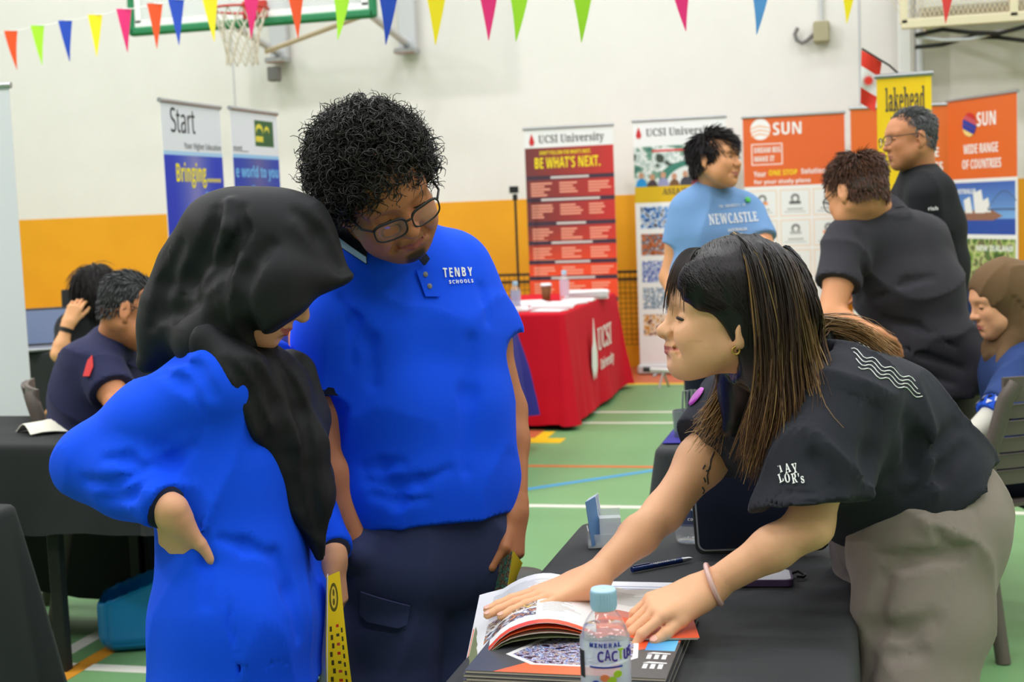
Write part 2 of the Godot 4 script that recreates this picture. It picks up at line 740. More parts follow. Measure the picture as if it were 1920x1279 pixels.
# a printed photograph: soft patches in the colours given
func photo(im: Image, x0: int, y0: int, w: int, h: int, cols: Array, seed_: int, freq := 0.03) -> void:
	var fn := FastNoiseLite.new()
	fn.seed = seed_
	fn.frequency = freq
	fn.fractal_octaves = 4
	for y in range(y0, mini(y0 + h, im.get_height())):
		for x in range(x0, mini(x0 + w, im.get_width())):
			var t := clampf(fn.get_noise_2d(x, y) * 1.1 + 0.5, 0.0, 0.999) * (cols.size() - 1)
			var k := int(t)
			im.set_pixel(x, y, (cols[k] as Color).lerp(cols[k + 1], smoothstep(0.2, 0.8, t - k)))

func blank(w: int, h: int, col: Color) -> Image:
	var im := Image.create(w, h, false, Image.FORMAT_RGBA8)
	im.fill(col)
	return im
func build_camera() -> void:
	var cam := Camera3D.new()
	cam.name = "camera"
	add_child(cam)
	cam.position = Vector3(0, 1.42, 0)
	cam.rotation_order = EULER_ORDER_YXZ
	cam.rotation = Vector3(-0.09586, 0.254818, -0.04)
	cam.fov = 27.6403
	cam.current = true
	var at := CameraAttributesPhysical.new()
	at.frustum_focus_distance = 2.35
	at.frustum_focal_length = 48.788
	at.exposure_aperture = 7.0
	at.auto_exposure_enabled = false
	cam.attributes = at
	var we := WorldEnvironment.new()
	we.name = "environment"
	var e := Environment.new()
	e.background_mode = Environment.BG_COLOR
	e.background_color = Color(0, 0, 0)
	e.tonemap_mode = Environment.TONE_MAPPER_LINEAR
	e.tonemap_exposure = 1.05
	e.sdfgi_enabled = true
	e.ssao_enabled = true
	e.ssil_enabled = true
	we.environment = e
	add_child(we)
	for z: float in [-9.3, -5.6, -1.9, 1.8]:
		for x: float in [-9.0, -5.5, -2.0, 1.5, 5.0]:
			ceiling_lamp(Vector3(x, 6.6, z), 7.0)
	floodlight(Vector3(-8.4, 6.1, -2.6), Vector3(-3.5, 1.0, -7.0), 22.0)

# ---------------------------------------------------------------- the hall
func court_line(a: Vector2, b: Vector2, w: float, m: Material, floor_: Node) -> void:
	var d := b - a
	boxm("court_line", Transform3D(Basis(Vector3.UP, atan2(-d.y, d.x)), Vector3((a.x + b.x) / 2, 0.0008, (a.y + b.y) / 2)), Vector3(d.length(), 0.0016, w), m, floor_, 0.0)

func build_hall() -> void:
	var b := Buf.new()
	b.box(X(Vector3(-2, -0.1, -1.5)), Vector3(22.4, 0.2, 21.2), 0.0)
	var fl := structure("floor", b.mesh(), M.floor_green)
	fl.set_meta("label", "green sports hall floor with painted court lines")
	court_line(Vector2(-12, -6.32), Vector2(9, -6.32), 0.055, M.line_white, fl)
	court_line(Vector2(-12, -9.26), Vector2(9, -9.26), 0.05, M.line_white, fl)
	court_line(Vector2(-12, -8.8), Vector2(9, -8.8), 0.05, M.line_white, fl)
	court_line(Vector2(-12, -7.31), Vector2(9, -7.31), 0.05, M.line_orange, fl)
	court_line(Vector2(-12, -3.86), Vector2(-2.0, -3.86), 0.06, M.line_white, fl)
	court_line(Vector2(-2.62, -3.92), Vector2(-2.6, -5.6), 0.06, M.line_white, fl)
	court_line(Vector2(-2.492, -3.2), Vector2(-2.465, -6.2), 0.06, M.line_amber, fl)
	court_line(Vector2(-12, -10.72), Vector2(9, -10.72), 0.08, M.line_yellow, fl)
	court_line(Vector2(-2.75, -8.12), Vector2(-1.82, -8.12), 0.17, M.line_yellow, fl)
	court_line(Vector2(-2.02, -8.33), Vector2(-1.94, -8.33), 0.25, M.line_yellow, fl)
	court_line(Vector2(-2.75, -8.36), Vector2(-2.02, -8.36), 0.3, M.apron_red, fl)
	court_line(Vector2(-12, -11.32), Vector2(9, -11.32), 1.1, M.apron_red, fl)
	var arc := [Vector2(-2.5, -5.95), Vector2(-2.1, -6.33), Vector2(-1.70, -6.69), Vector2(-1.18, -7.17), Vector2(-0.6, -7.7)]
	for k in arc.size() - 1:
		court_line(arc[k], arc[k + 1], 0.05, M.line_blue, fl)
	b = Buf.new()
	b.box(X(Vector3(-2, 3.75, -11.975)), Vector3(22.4, 7.5, 0.25), 0.0)
	var wb := structure("wall_back", b.mesh(), M.wall_white)
	wb.set_meta("label", "white hall wall with an orange painted lower band")
	boxm("painted_band", X(Vector3(-2, 0.745, -11.849)), Vector3(22.0, 1.49, 0.006), M.wall_orange, wb, 0.0)
	boxm("wall_joint", X(Vector3(-0.06, 4.5, -11.847)), Vector3(0.018, 6.0, 0.008), M.grey_metal, wb, 0.002)
	boxm("wall_joint", X(Vector3(-5.62, 4.5, -11.847)), Vector3(0.014, 6.0, 0.008), M.grey_metal, wb, 0.002)
	for s in [-1, 1]:
		b = Buf.new()
		b.box(X(Vector3(-2 + s * 11.075, 3.75, -1.5)), Vector3(0.25, 7.5, 20.7), 0.0)
		structure("wall_left" if s < 0 else "wall_right", b.mesh(), M.wall_white)
	b = Buf.new()
	b.box(X(Vector3(-2, 3.75, 8.975)), Vector3(22.4, 7.5, 0.25), 0.0)
	structure("wall_front", b.mesh(), M.wall_white)
	b = Buf.new()
	b.box(X(Vector3(-2, 7.6, -1.5)), Vector3(22.4, 0.2, 21.2), 0.0)
	structure("ceiling", b.mesh(), M.wall_white)

func ceiling_lamp(at: Vector3, energy: float) -> void:
	var t := thing("ceiling_lamp", "white rectangular lamp panel hanging under the hall ceiling", "lamp", at, 0.0, "ceiling lamps of the hall")
	boxm("housing", X(Vector3(0, 0.06, 0)), Vector3(1.9, 0.1, 0.95), M.white_paint, t)
	for s in [-1, 1]:
		tubem("hanger", [Vector3(0.6 * s, 0.1, 0), Vector3(0.6 * s, 7.5 - at.y, 0)], 0.008, M.steel, t)
	var g := mat(Color(1, 0.985, 0.95), 0.5)
	g.emission_enabled = true
	g.emission = Color(1, 0.975, 0.93)
	g.emission_energy_multiplier = 3.0
	boxm("lamp_diffuser", X(Vector3(0, 0.003, 0)), Vector3(1.8, 0.01, 0.85), g, t, 0.0)
	var l := AreaLight3D.new()
	l.name = "light"
	l.area_size = Vector2(1.8, 0.85)
	l.light_color = Color(0.952, 0.948, 1.0)
	l.light_energy = energy
	l.area_range = 30.0
	l.area_attenuation = 2.0
	l.shadow_enabled = true
	l.position = Vector3(0, -0.012, 0)
	l.rotation.x = -PI / 2
	t.add_child(l)

func floodlight(at: Vector3, to: Vector3, energy: float) -> void:
	var t := thing("floodlight", "square floodlight on a pole high at the left side of the hall", "lamp", Vector3(at.x, 0, at.z))
	var head := Vector3(0, at.y, 0)
	var fr := Transform3D(Basis.looking_at(to - at, Vector3.UP), head)
	tubem("pole", [Vector3(0, 0.02, 0), Vector3(0, at.y - 0.2, 0)], 0.05, M.grey_metal, t, 10)
	boxm("foot", X(Vector3(0, 0.02, 0)), Vector3(0.8, 0.04, 0.8), M.grey_metal, t)
	boxm("housing", fr.translated_local(Vector3(0, 0, 0.1)), Vector3(0.5, 0.42, 0.16), M.black_metal, t)
	var g := mat(Color(1, 0.99, 0.96), 0.5)
	g.emission_enabled = true
	g.emission = Color(1, 0.97, 0.95)
	g.emission_energy_multiplier = 3.0
	boxm("lamp_face", fr.translated_local(Vector3(0, 0, 0.01)), Vector3(0.44, 0.36, 0.012), g, t, 0.0)
	var l := SpotLight3D.new()
	l.name = "light"
	l.light_color = Color(1.0, 0.96, 0.97)
	l.light_energy = energy
	l.light_size = 0.2
	l.spot_range = 40.0
	l.spot_angle = 62.0
	l.spot_attenuation = 2.0
	l.shadow_enabled = true
	l.transform = fr.translated_local(Vector3(0, 0, -0.03))
	t.add_child(l)

# ---------------------------------------------------------------- tables
# a cloth over a table: top, rolled edge, hanging skirt with folds
func draped(x0: float, x1: float, z0: float, z1: float, top: float, hem: float, flare: float, waves: float, depth: float, seed_: int, hem_far := -1.0) -> Mesh:
	var b := Buf.new()
	var per := 96
	var cx := (x0 + x1) / 2
	var cz := (z0 + z1) / 2
	var hx := absf(x1 - x0) / 2
	var hz := absf(z1 - z0) / 2
	var outline := PackedVector2Array()
	var outn := PackedVector2Array()
	var along := PackedFloat32Array()
	var rc := 0.035
	var total := 4 * (hx + hz)
	var walk := 0.0
	# walk the four sides and corners
	var corners := [Vector2(hx, hz), Vector2(-hx, hz), Vector2(-hx, -hz), Vector2(hx, -hz)]
	for k in 4:
		var c0: Vector2 = corners[k]
		var c1: Vector2 = corners[(k + 1) % 4]
		var d := (c1 - c0)
		var n := maxi(6, int(d.length() / total * per))
		var dir := d.normalized()
		var nor := Vector2(-dir.y, dir.x)
		if nor.dot(c0) < 0:
			nor = -nor
		for j in n:
			var f := (j + 0.5) / n
			var p := c0 + d * clampf(f, rc / d.length(), 1.0 - rc / d.length())
			outline.append(p)
			outn.append(nor)
			along.append(walk + d.length() * f)
		var c2: Vector2 = corners[(k + 2) % 4]
		var n2 := (c2 - c1).normalized()
		n2 = Vector2(-n2.y, n2.x)
		if n2.dot(c1) < 0:
			n2 = -n2
		for j in 5:
			var q := (j + 1) / 6.0
			var m := nor.slerp(n2, q)
			outline.append(c1 - nor * rc - n2 * rc + m * rc)
			outn.append(m)
			along.append(walk + d.length() + (q - 0.5) * 0.02)
		walk += d.length()
	var count := outline.size()
	var fn := FastNoiseLite.new()
	fn.seed = seed_
	fn.frequency = 1.0
	var rows := [[0.0, 0.0, 0.0], [0.5, 0.0, 0.0], [0.9, 0.0, 0.0], [1.0, 0.0, -0.008], [1.0, 0.0005, 0.004]]
	# each row: scale of outline, drop, outward
	var grid := []
	for s: float in [0.0, 0.35, 0.7, 0.93]:
		var row := []
		for k in count:
			var p: Vector2 = outline[k] * s
			row.append(Vector3(cx + p.x, top + 0.0012 * fn.get_noise_2d(p.x * 6.0, p.y * 6.0), cz + p.y))
		grid.append(row)
	for s in [[-0.012, 0.0], [-0.003, 0.002], [0.004, 0.009], [0.007, 0.02]]:
		var row := []
		for k in count:
			var p: Vector2 = outline[k] + outn[k] * s[0]
			row.append(Vector3(cx + p.x, top - s[1], cz + p.y))
		grid.append(row)
	var steps := 14
	for r in steps:
		var f := (r + 1.0) / steps
		var row := []
		for k in count:
			var corner := 1.0 if absf(outn[k].x) > 0.05 and absf(outn[k].y) > 0.05 else 0.0
			var ph := along[k] / total * TAU * waves
			var wv := sin(ph + 2.5 * fn.get_noise_1d(along[k] * 1.7) * 3.0 + f * 0.8) * 0.6 + 0.7 * fn.get_noise_2d(along[k] * 3.0, f * 0.6)
			var off := 0.008 + flare * f + depth * pow(f, 1.1) * (0.45 + 0.6 * wv) + corner * flare * 1.6 * f
			var p: Vector2 = outline[k] + outn[k] * off
			var hm := hem_far if hem_far >= 0.0 and outn[k].y < -0.5 else hem
			row.append(Vector3(cx + p.x, lerpf(top - 0.02, hm + 0.012 * wv * float(r == steps - 1) + 0.006, f), cz + p.y))
		grid.append(row)
	for row in grid:
		row.append(row[0])
	b.sheet(grid, count + 1)
	# turn outward
	var up := 0.0
	for k in b.n.size():
		if b.v[k].y > top - 0.001:
			up += b.n[k].y
	if up < 0:
		for k in b.n.size():
			b.n[k] = -b.n[k]
		for k in range(0, b.i.size(), 3):
			var q := b.i[k + 1]
			b.i[k + 1] = b.i[k + 2]
			b.i[k + 2] = q
	return b.mesh()

func folding_table(label: String, x0: float, x1: float, z0: float, z1: float, top: float, inset := 0.04) -> Node3D:
	var c := Vector3((x0 + x1) / 2, 0, (z0 + z1) / 2)
	var t := thing("folding_table", label, "table", c)
	var sx := absf(x1 - x0)
	var sz := absf(z1 - z0)
	boxm("tabletop", X(Vector3(0, top - 0.018, 0)), Vector3(sx - 0.02, 0.028, sz - 0.02), M.chair_plastic, t)
	for ax in [-1, 1]:
		for az in [-1, 1]:
			boxm("leg", X(Vector3(ax * (sx / 2 - inset), (top - 0.032) / 2, az * (sz / 2 - 0.05))), Vector3(0.04, top - 0.032, 0.04), M.black_metal, t)
	return t

func build_tables() -> void:
	folding_table("folding table hidden under the black cloth between the students and the leaning woman", -0.605, -0.035, -2.87, -1.25, 0.742)
	tag(mi("tablecloth", draped(-0.605, -0.035, -2.87, -1.25, 0.7435, 0.012, 0.012, 11, 0.03, 3), M.black_cloth, self), "black cloth on the nearest table, under the catalogues and tablet", "tablecloth")
	folding_table("folding table under the black cloth behind the tablet", -0.58, 0.06, -5.5, -3.74, 0.742)
	tag(mi("tablecloth", draped(-0.58, 0.06, -5.5, -3.74, 0.7435, 0.012, 0.03, 10, 0.04, 7), M.black_cloth, self), "black cloth on the table behind the tablet and the woman's arms", "tablecloth")
	folding_table("folding table under the red cloth by the back wall", -2.62, -1.89, -10.45, -8.55, 0.742)
	tag(mi("tablecloth", draped(-2.62, -1.89, -10.45, -8.55, 0.7435, 0.03, 0.035, 9, 0.05, 11), M.red_cloth, self), "bright red cloth with white logo on the table by the back wall", "tablecloth")
	folding_table("folding table with black legs under the purple blue cloth", -2.85, -2.02, -7.85, -6.5, 0.742)
	tag(mi("tablecloth", draped(-2.85, -2.02, -7.85, -6.5, 0.7435, 0.2, 0.045, 8, 0.07, 15), M.purple_cloth, self), "purple blue cloth hanging in points beside the red table", "tablecloth")
	folding_table("black legged table under the short black cloth at the left", -3.9, -2.13, -4.36, -3.77, 0.742, 0.39)
	tag(mi("tablecloth", draped(-3.9, -2.13, -4.36, -3.77, 0.7435, 0.46, 0.015, 9, 0.025, 21, 0.07), M.black_cloth2, self), "short black cloth hanging halfway down the table at the left", "tablecloth")
	folding_table("table under the black cloth at the left edge, nearest of the left tables", -3.3, -2.04, -2.95, -2.3, 0.742)
	tag(mi("tablecloth", draped(-3.3, -2.04, -2.95, -2.3, 0.7435, 0.012, 0.045, 9, 0.05, 25), M.black_cloth2, self), "long black cloth at the bottom left corner reaching the floor", "tablecloth")
	folding_table("table under the black cloth holding the laptop at the left", -5.2, -3.95, -7.3, -6.6, 0.742)
	tag(mi("tablecloth", draped(-5.2, -3.95, -7.3, -6.6, 0.7435, 0.1, 0.02, 9, 0.03, 29), M.black_cloth2, self), "black cloth under the open laptop beside the seated woman", "tablecloth")
# ---------------------------------------------------------------- banners and posters
# roll-up stand: floor cassette with feet, rear pole, top rail, printed sheet
func rollup(label: String, at: Vector3, turn: float, w: float, h: float, im: Image, lean := 0.0) -> Array:
	var t := thing("rollup_banner", label, "banner", at, turn)
	boxm("base", X(Vector3(0, 0.045, -0.02)), Vector3(w + 0.04, 0.075, 0.10), M.grey_metal, t, 0.012)
	for s: float in [-1.0, 1.0]:
		boxm("foot", X(Vector3(s * w * 0.32, 0.008, 0.0)), Vector3(0.03, 0.014, 0.30), M.steel, t)
	tubem("pole", [Vector3(0, 0.06, -0.05), Vector3(0, h - 0.02, -0.012)], 0.009, M.steel, t)
	tubem("top_rail", [Vector3(-w / 2 - 0.01, h, 0), Vector3(w / 2 + 0.01, h, 0)], 0.013, M.steel, t)
	var p := sheet_print(t, w, 0.08, h, im)
	return [t, p]

func sheet_print(t: Node, w: float, y0: float, h: float, im: Image) -> MeshInstance3D:
	var b := Buf.new()
	b.quad(Vector3(-w / 2, y0, 0.002), Vector3(w / 2, y0, 0.002), Vector3(w / 2, h, 0.002), Vector3(-w / 2, h, 0.002))
	var p := mi("print", b.mesh(), printed(im), t)
	boxm("backing", X(Vector3(0, (y0 + h) / 2, 0)), Vector3(w, h - y0, 0.003), M.white_plastic, t, 0.0)
	return p

# words on a print: u, v from its top left corner as shares of width and height
func words(b: Array, w: float, h: float, s: String, kind: String, u: float, v: float, du: float, dv: float, m: Material, y0 := 0.08) -> void:
	lettering(s, kind, Transform3D(Basis(), Vector3((u - 0.5) * w, h - (v + dv) * (h - y0), 0.003)), du * w, dv * (h - y0), m, b[1])

func build_banners() -> void:
	var r := RandomNumberGenerator.new()
	r.seed = 4
	# red programme banner
	var im := blank(300, 760, rgb(238, 238, 236))
	for y in range(60, 760):
		for x in 300:
			var f := clampf((y - 60.0) / 480.0, 0, 1)
			var g := clampf(x / 300.0 * 0.9, 0, 1)
			im.set_pixel(x, y, rgb(112, 50, 48).lerp(rgb(212, 46, 40), g).lerp(rgb(246, 78, 34), smoothstep(0.45, 0.85, f)))
	for q in [[146, 4, 130], [214, 4, 200], [288, 5, 100], [348, 4, 140], [408, 4, 120], [458, 4, 150], [528, 3, 140], [566, 2, 130], [620, 3, 140], [680, 3, 120]]:
		rect(im, 0, q[0], 300, 13, rgb(62, 42, 60))
		rect(im, 150 - q[2] / 2, q[0] + 3, q[2], 7, rgb(214, 206, 200))
		for c in 3:
			text_block(im, 16 + c * 98, q[0] + 22, 78, q[1] + (1 if c == 0 else 0), 9, 5, rgb(246, 168, 140), r)
	var b := rollup("red roll-up banner with yellow headline behind the red table", Vector3(-2.31, 0, -10.9), 0.0, 0.72, 2.04, im)
	words(b, 0.72, 2.04, "UCSI University", "serif_bold", 0.16, 0.026, 0.74, 0.044, M.ink_dark)
	words(b, 0.72, 2.04, "BE WHAT'S NEXT.", "sans_bold", 0.11, 0.118, 0.74, 0.045, M.ink_yellow)
	words(b, 0.72, 2.04, "DON'T FOLLOW FOR WHAT'S NEXT.", "sans_bold", 0.17, 0.092, 0.58, 0.016, M.ink_yellow)
	emblem(b[1], Vector3(-0.30, 1.945, 0.004), 0.5)
	# white banner with photographs
	im = blank(300, 800, rgb(240, 240, 240))
	photo(im, 0, 84, 300, 130, [rgb(60, 70, 60), rgb(190, 205, 200), rgb(235, 238, 236), rgb(120, 160, 140), rgb(60, 120, 110)], 3, 0.012)
	ellipse(im, 210, 190, 130, 60, rgb(60, 128, 110))
	ellipse(im, 215, 205, 110, 60, rgb(226, 230, 228))
	ellipse(im, 225, 215, 70, 42, rgb(70, 74, 78))
	rect(im, 60, 96, 240, 7, rgb(220, 60, 60))
	for q in 8:
		ellipse(im, 22 + q * 36, 178 + (q % 2) * 6, 9, 11, rgb(200, 150, 120))
		ellipse(im, 22 + q * 36, 212 + (q % 2) * 6, 18, 26, [rgb(30, 150, 220), rgb(70, 56, 60), rgb(150, 150, 190), rgb(120, 80, 50), rgb(60, 60, 72), rgb(140, 50, 70), rgb(90, 110, 160), rgb(50, 60, 80)][q])
	rect(im, 0, 214, 300, 52, rgb(222, 182, 10))
	for q in 5:
		photo(im, 16, 280 + q * 88, 130, 70, [[rgb(30, 50, 110), rgb(90, 150, 220), rgb(230, 235, 240), rgb(40, 40, 60)], [rgb(110, 50, 30), rgb(220, 120, 60), rgb(90, 80, 90), rgb(200, 190, 190)], [rgb(200, 210, 230), rgb(90, 110, 180), rgb(235, 235, 240)], [rgb(210, 220, 230), rgb(120, 140, 160), rgb(240, 240, 240)], [rgb(200, 130, 20), rgb(240, 220, 200), rgb(120, 70, 40)]][q], 20 + q, 0.05)
		photo(im, 158, 280 + q * 88, 126, 70, [rgb(60, 80, 120), rgb(200, 200, 210), rgb(150, 110, 90)], 40 + q, 0.05)
	b = rollup("white roll-up banner with small photographs beside the red one", Vector3(-1.48, 0, -11.3), 0.0, 0.75, 2.08, im)
	words(b, 0.75, 2.08, "UCSI University", "serif_bold", 0.14, 0.032, 0.74, 0.042, M.ink_dark)
	words(b, 0.75, 2.08, "ASIA'S FUTURE", "serif_bold", 0.30, 0.277, 0.62, 0.026, M.ink_dark)
	emblem(b[1], Vector3(-0.33, 1.975, 0.004), 0.5)
	# orange poster with white lower half
	im = blank(300, 760, rgb(240, 238, 236))
	rect(im, 0, 0, 300, 212, rgb(228, 102, 40))
	for q in 4:
		for c in 3:
			var x0 := 8 + c * 98
			var y0 := 224 + q * 92
			rect(im, x0, y0, 90, 82, rgb(238, 206, 176))
			rect(im, x0 + 3, y0 + 3, 84, 76, rgb(236, 236, 234))
			ellipse(im, x0 + 45, y0 + 26, 13, 13, rgb(110, 108, 108))
			ellipse(im, x0 + 45, y0 + 28, 7, 8, rgb(236, 236, 234))
			rect(im, x0 + 28, y0 + 36, 34, 9, [rgb(240, 150, 90), rgb(90, 90, 90), rgb(180, 180, 180)][(q + c) % 3])
			rect(im, x0 + 22, y0 + 58, 46, 4, rgb(160, 158, 156))
			rect(im, x0 + 12, y0 + 67, 64, 3, rgb(190, 188, 186))
	rect(im, 24, 82, 92, 3, rgb(250, 240, 234))
	rect(im, 24, 144, 92, 3, rgb(250, 240, 234))
	rect(im, 24, 82, 3, 64, rgb(250, 240, 234))
	rect(im, 114, 82, 3, 64, rgb(250, 240, 234))
	ellipse(im, 52, 38, 30, 32, rgb(244, 242, 240))
	for q in 3:
		poly(im, [Vector2(24, 34 + q * 12), Vector2(50, 26 + q * 12), Vector2(82, 34 + q * 12), Vector2(82, 37 + q * 12), Vector2(50, 30 + q * 12), Vector2(24, 38 + q * 12)], rgb(244, 170, 120))
	b = rollup("orange and white poster stand with a boxed slogan behind the light blue T-shirt", Vector3(-0.575, 0, -11.3), 0.0, 0.79, 2.06, im)
	words(b, 0.79, 2.06, "SUN", "sans_bold", 0.30, 0.026, 0.28, 0.050, M.ink_white)
	words(b, 0.79, 2.06, "DREAM BIG", "sans_bold", 0.11, 0.122, 0.26, 0.022, M.ink_white)
	words(b, 0.79, 2.06, "MAKE IT", "sans_bold", 0.11, 0.157, 0.20, 0.022, M.ink_white)
	words(b, 0.79, 2.06, "Your", "sans_bold", 0.10, 0.218, 0.12, 0.022, M.ink_white)
	words(b, 0.79, 2.06, "ONE STOP", "sans_bold", 0.25, 0.215, 0.28, 0.022, M.ink_yellow)
	words(b, 0.79, 2.06, "Solution", "sans_bold", 0.57, 0.213, 0.24, 0.022, M.ink_white)
	words(b, 0.79, 2.06, "for your study plans", "sans_bold", 0.10, 0.252, 0.56, 0.022, M.ink_white)
	# two orange country posters
	im = blank(300, 760, rgb(240, 238, 236))
	rect(im, 0, 0, 300, 230, rgb(228, 106, 34))
	photo(im, 10, 240, 280, 150, [rgb(60, 110, 170), rgb(150, 190, 220), rgb(90, 110, 90)], 71, 0.02)
	photo(im, 10, 400, 280, 160, [rgb(90, 130, 60), rgb(190, 200, 150), rgb(70, 90, 60)], 72, 0.03)
	b = rollup("orange poster stand partly hidden behind the yellow banner", Vector3(0.225, 0, -10.92), 0.17, 0.72, 2.06, im)
	words(b, 0.72, 2.06, "SUN", "sans_bold", 0.56, 0.05, 0.26, 0.04, M.ink_white)
	words(b, 0.72, 2.06, "WIDE RANGE", "sans_bold", 0.34, 0.16, 0.56, 0.035, M.ink_white)
	words(b, 0.72, 2.06, "OF COUNTRIES", "sans_bold", 0.34, 0.215, 0.60, 0.035, M.ink_white)
	globe(b[1], Vector3(-0.02, 1.93, 0.005), 0.06)
	im = blank(300, 760, rgb(240, 238, 236))
	rect(im, 0, 0, 300, 220, rgb(230, 104, 30))
	for y in range(230, 372):
		for x in range(10, 292):
			im.set_pixel(x, y, rgb(58, 98, 180).lerp(rgb(120, 170, 226), clampf((y - 230) / 90.0, 0, 1)) if y < 330 else rgb(36, 76, 168))
	poly(im, [Vector2(20, 322), Vector2(60, 308), Vector2(190, 304), Vector2(240, 322), Vector2(200, 334), Vector2(20, 334)], rgb(150, 104, 80))
	for q in [[30, 290, 26, 26], [70, 268, 40, 46], [112, 250, 52, 64], [150, 272, 40, 40]]:
		poly(im, [Vector2(q[0], q[1] + 10), Vector2(q[0] + q[2] * 0.7, q[1]), Vector2(q[0] + q[2], q[1] + q[3]), Vector2(q[0] + 8, q[1] + q[3])], rgb(240, 238, 234))
	for q in 40:
		var x := 176 + q * 3
		var y := 300 - int(46.0 * sin(q / 46.0 * PI))
		rect(im, x, y, 3, 4, rgb(70, 96, 140))
		if q % 4 == 0:
			rect(im, x, y, 2, 308 - y, rgb(80, 106, 150))
	rect(im, 176, 302, 116, 5, rgb(70, 96, 140))
	photo(im, 10, 384, 282, 150, [rgb(60, 90, 40), rgb(120, 150, 60), rgb(190, 200, 130), rgb(110, 100, 70), rgb(80, 120, 50)], 77, 0.022)
	photo(im, 10, 544, 282, 150, [rgb(160, 120, 90), rgb(210, 200, 190), rgb(120, 130, 150)], 79, 0.03)
	b = rollup("orange poster stand with a harbour photograph at the right edge", Vector3(0.775, 0, -10.44), 0.17 + 0.9, 0.84, 2.07, im)
	b[0].rotation.y = -1.06
	words(b, 0.84, 2.07, "SUN", "sans_bold", 0.44, 0.055, 0.27, 0.05, M.ink_white)
	words(b, 0.84, 2.07, "WIDE RANGE", "sans_bold", 0.24, 0.165, 0.50, 0.034, M.ink_white)
	words(b, 0.84, 2.07, "OF COUNTRIES", "sans_bold", 0.22, 0.22, 0.56, 0.034, M.ink_white)
	words(b, 0.84, 2.07, "AUSTRALIA", "sans_bold", 0.08, 0.325, 0.34, 0.018, M.ink_white)
	words(b, 0.84, 2.07, "NEW ZEALAND", "sans_bold", 0.42, 0.528, 0.52, 0.020, M.ink_white)
	globe(b[1], Vector3(-0.14, 1.88, 0.006), 0.085)
	# two blue and white banners at the left, edge on to the aisle
	im = blank(300, 760, rgb(230, 232, 238))
	for y in range(104, 760):
		for x in 300:
			var s := absf(x - 150.0) / 150.0
			im.set_pixel(x, y, rgb(120, 120, 190).lerp(rgb(18, 50, 190), clampf(s * 1.5 - 0.1, 0, 1)))
	rect(im, 0, 98, 300, 8, rgb(170, 208, 240))
	poly(im, [Vector2(200, 178), Vector2(300, 200), Vector2(300, 320), Vector2(200, 310)], rgb(110, 180, 240))
	b = rollup("tall white and blue banner with yellow lettering behind the black headscarf", Vector3(-3.45, 0, -6.74), PI / 2, 0.66, 2.03, im)
	words(b, 0.66, 2.03, "Start", "sans", 0.14, 0.015, 0.40, 0.066, M.ink_dark)
	words(b, 0.66, 2.03, "Your Higher Education", "sans", 0.34, 0.104, 0.64, 0.022, M.ink_grey)
	words(b, 0.66, 2.03, "Bringing.......", "sans_bold", 0.18, 0.158, 0.76, 0.068, M.ink_yellow)
	im = blank(300, 760, rgb(230, 232, 238))
	for y in range(104, 760):
		for x in 300:
			var s := absf(x - 160.0) / 160.0
			im.set_pixel(x, y, rgb(90, 90, 160).lerp(rgb(24, 60, 176), clampf(s * 1.5 - 0.1, 0, 1)))
	rect(im, 0, 98, 300, 8, rgb(150, 200, 240))
	poly(im, [Vector2(0, 190), Vector2(120, 165), Vector2(210, 185), Vector2(300, 168), Vector2(300, 360), Vector2(0, 360)], rgb(110, 180, 244))
	rect(im, 146, 20, 124, 58, rgb(40, 92, 42))
	ellipse(im, 176, 42, 24, 15, rgb(230, 214, 60))
	ellipse(im, 176, 48, 20, 11, rgb(40, 92, 42))
	ellipse(im, 226, 42, 16, 11, rgb(230, 214, 60))
	ellipse(im, 226, 48, 13, 9, rgb(40, 92, 42))
	rect(im, 150, 55, 50, 13, rgb(226, 210, 60))
	b = rollup("tall blue banner with a green logo, second of the pair behind the headscarf", Vector3(-3.41, 0, -7.43), PI / 2, 0.62, 2.03, im)
	words(b, 0.62, 2.03, "ment......", "sans", 0.02, 0.104, 0.30, 0.018, M.ink_grey)
	words(b, 0.62, 2.03, "e world to you", "sans_bold", 0.04, 0.160, 0.92, 0.046, M.ink_sky)
	# plain white back of a banner at the left edge
	b = rollup("plain white back of a roll-up banner at the left edge", Vector3(-3.83, 0, -5.02), 0.10, 0.86, 2.0, blank(32, 64, rgb(232, 234, 238)))
	# yellow hanging banner with a small flag on a stick
	im = blank(200, 600, rgb(250, 206, 0))
	for y in range(330, 600):
		for x in 200:
			im.set_pixel(x, y, rgb(40, 60, 170).lerp(rgb(110, 60, 160), x / 200.0))
	rect(im, 6, 118, 22, 10, rgb(180, 60, 110))
	rect(im, 4, 138, 24, 7, rgb(60, 90, 200))
	rect(im, 4, 150, 24, 7, rgb(60, 90, 200))
	rect(im, 178, 0, 22, 330, rgb(255, 214, 0))
	b = rollup("yellow and blue banner with dark lettering above the grey-haired man", Vector3(0.172, 0, -7.16), -0.12, 0.26, 1.99, im)
	words(b, 0.26, 1.99, "lakehead", "serif_bold", 0.16, 0.030, 0.72, 0.062, M.ink_dark)
	var t := thing("hand_flag", "small red and white flag with a leaf on a thin stick above the yellow banner", "flag", Vector3(0.165, 1.985, -7.2))
	tubem("stick", [Vector3(0, 0, 0), Vector3(-0.06, 0.06, 0), Vector3(-0.125, 0.105, 0), Vector3(-0.19, 0.15, 0)], 0.005, M.black_metal, t)
	var bands := [[0.0, 0.30, M.flag_red], [0.30, 0.70, M.ink_white], [0.70, 1.0, M.flag_red]]
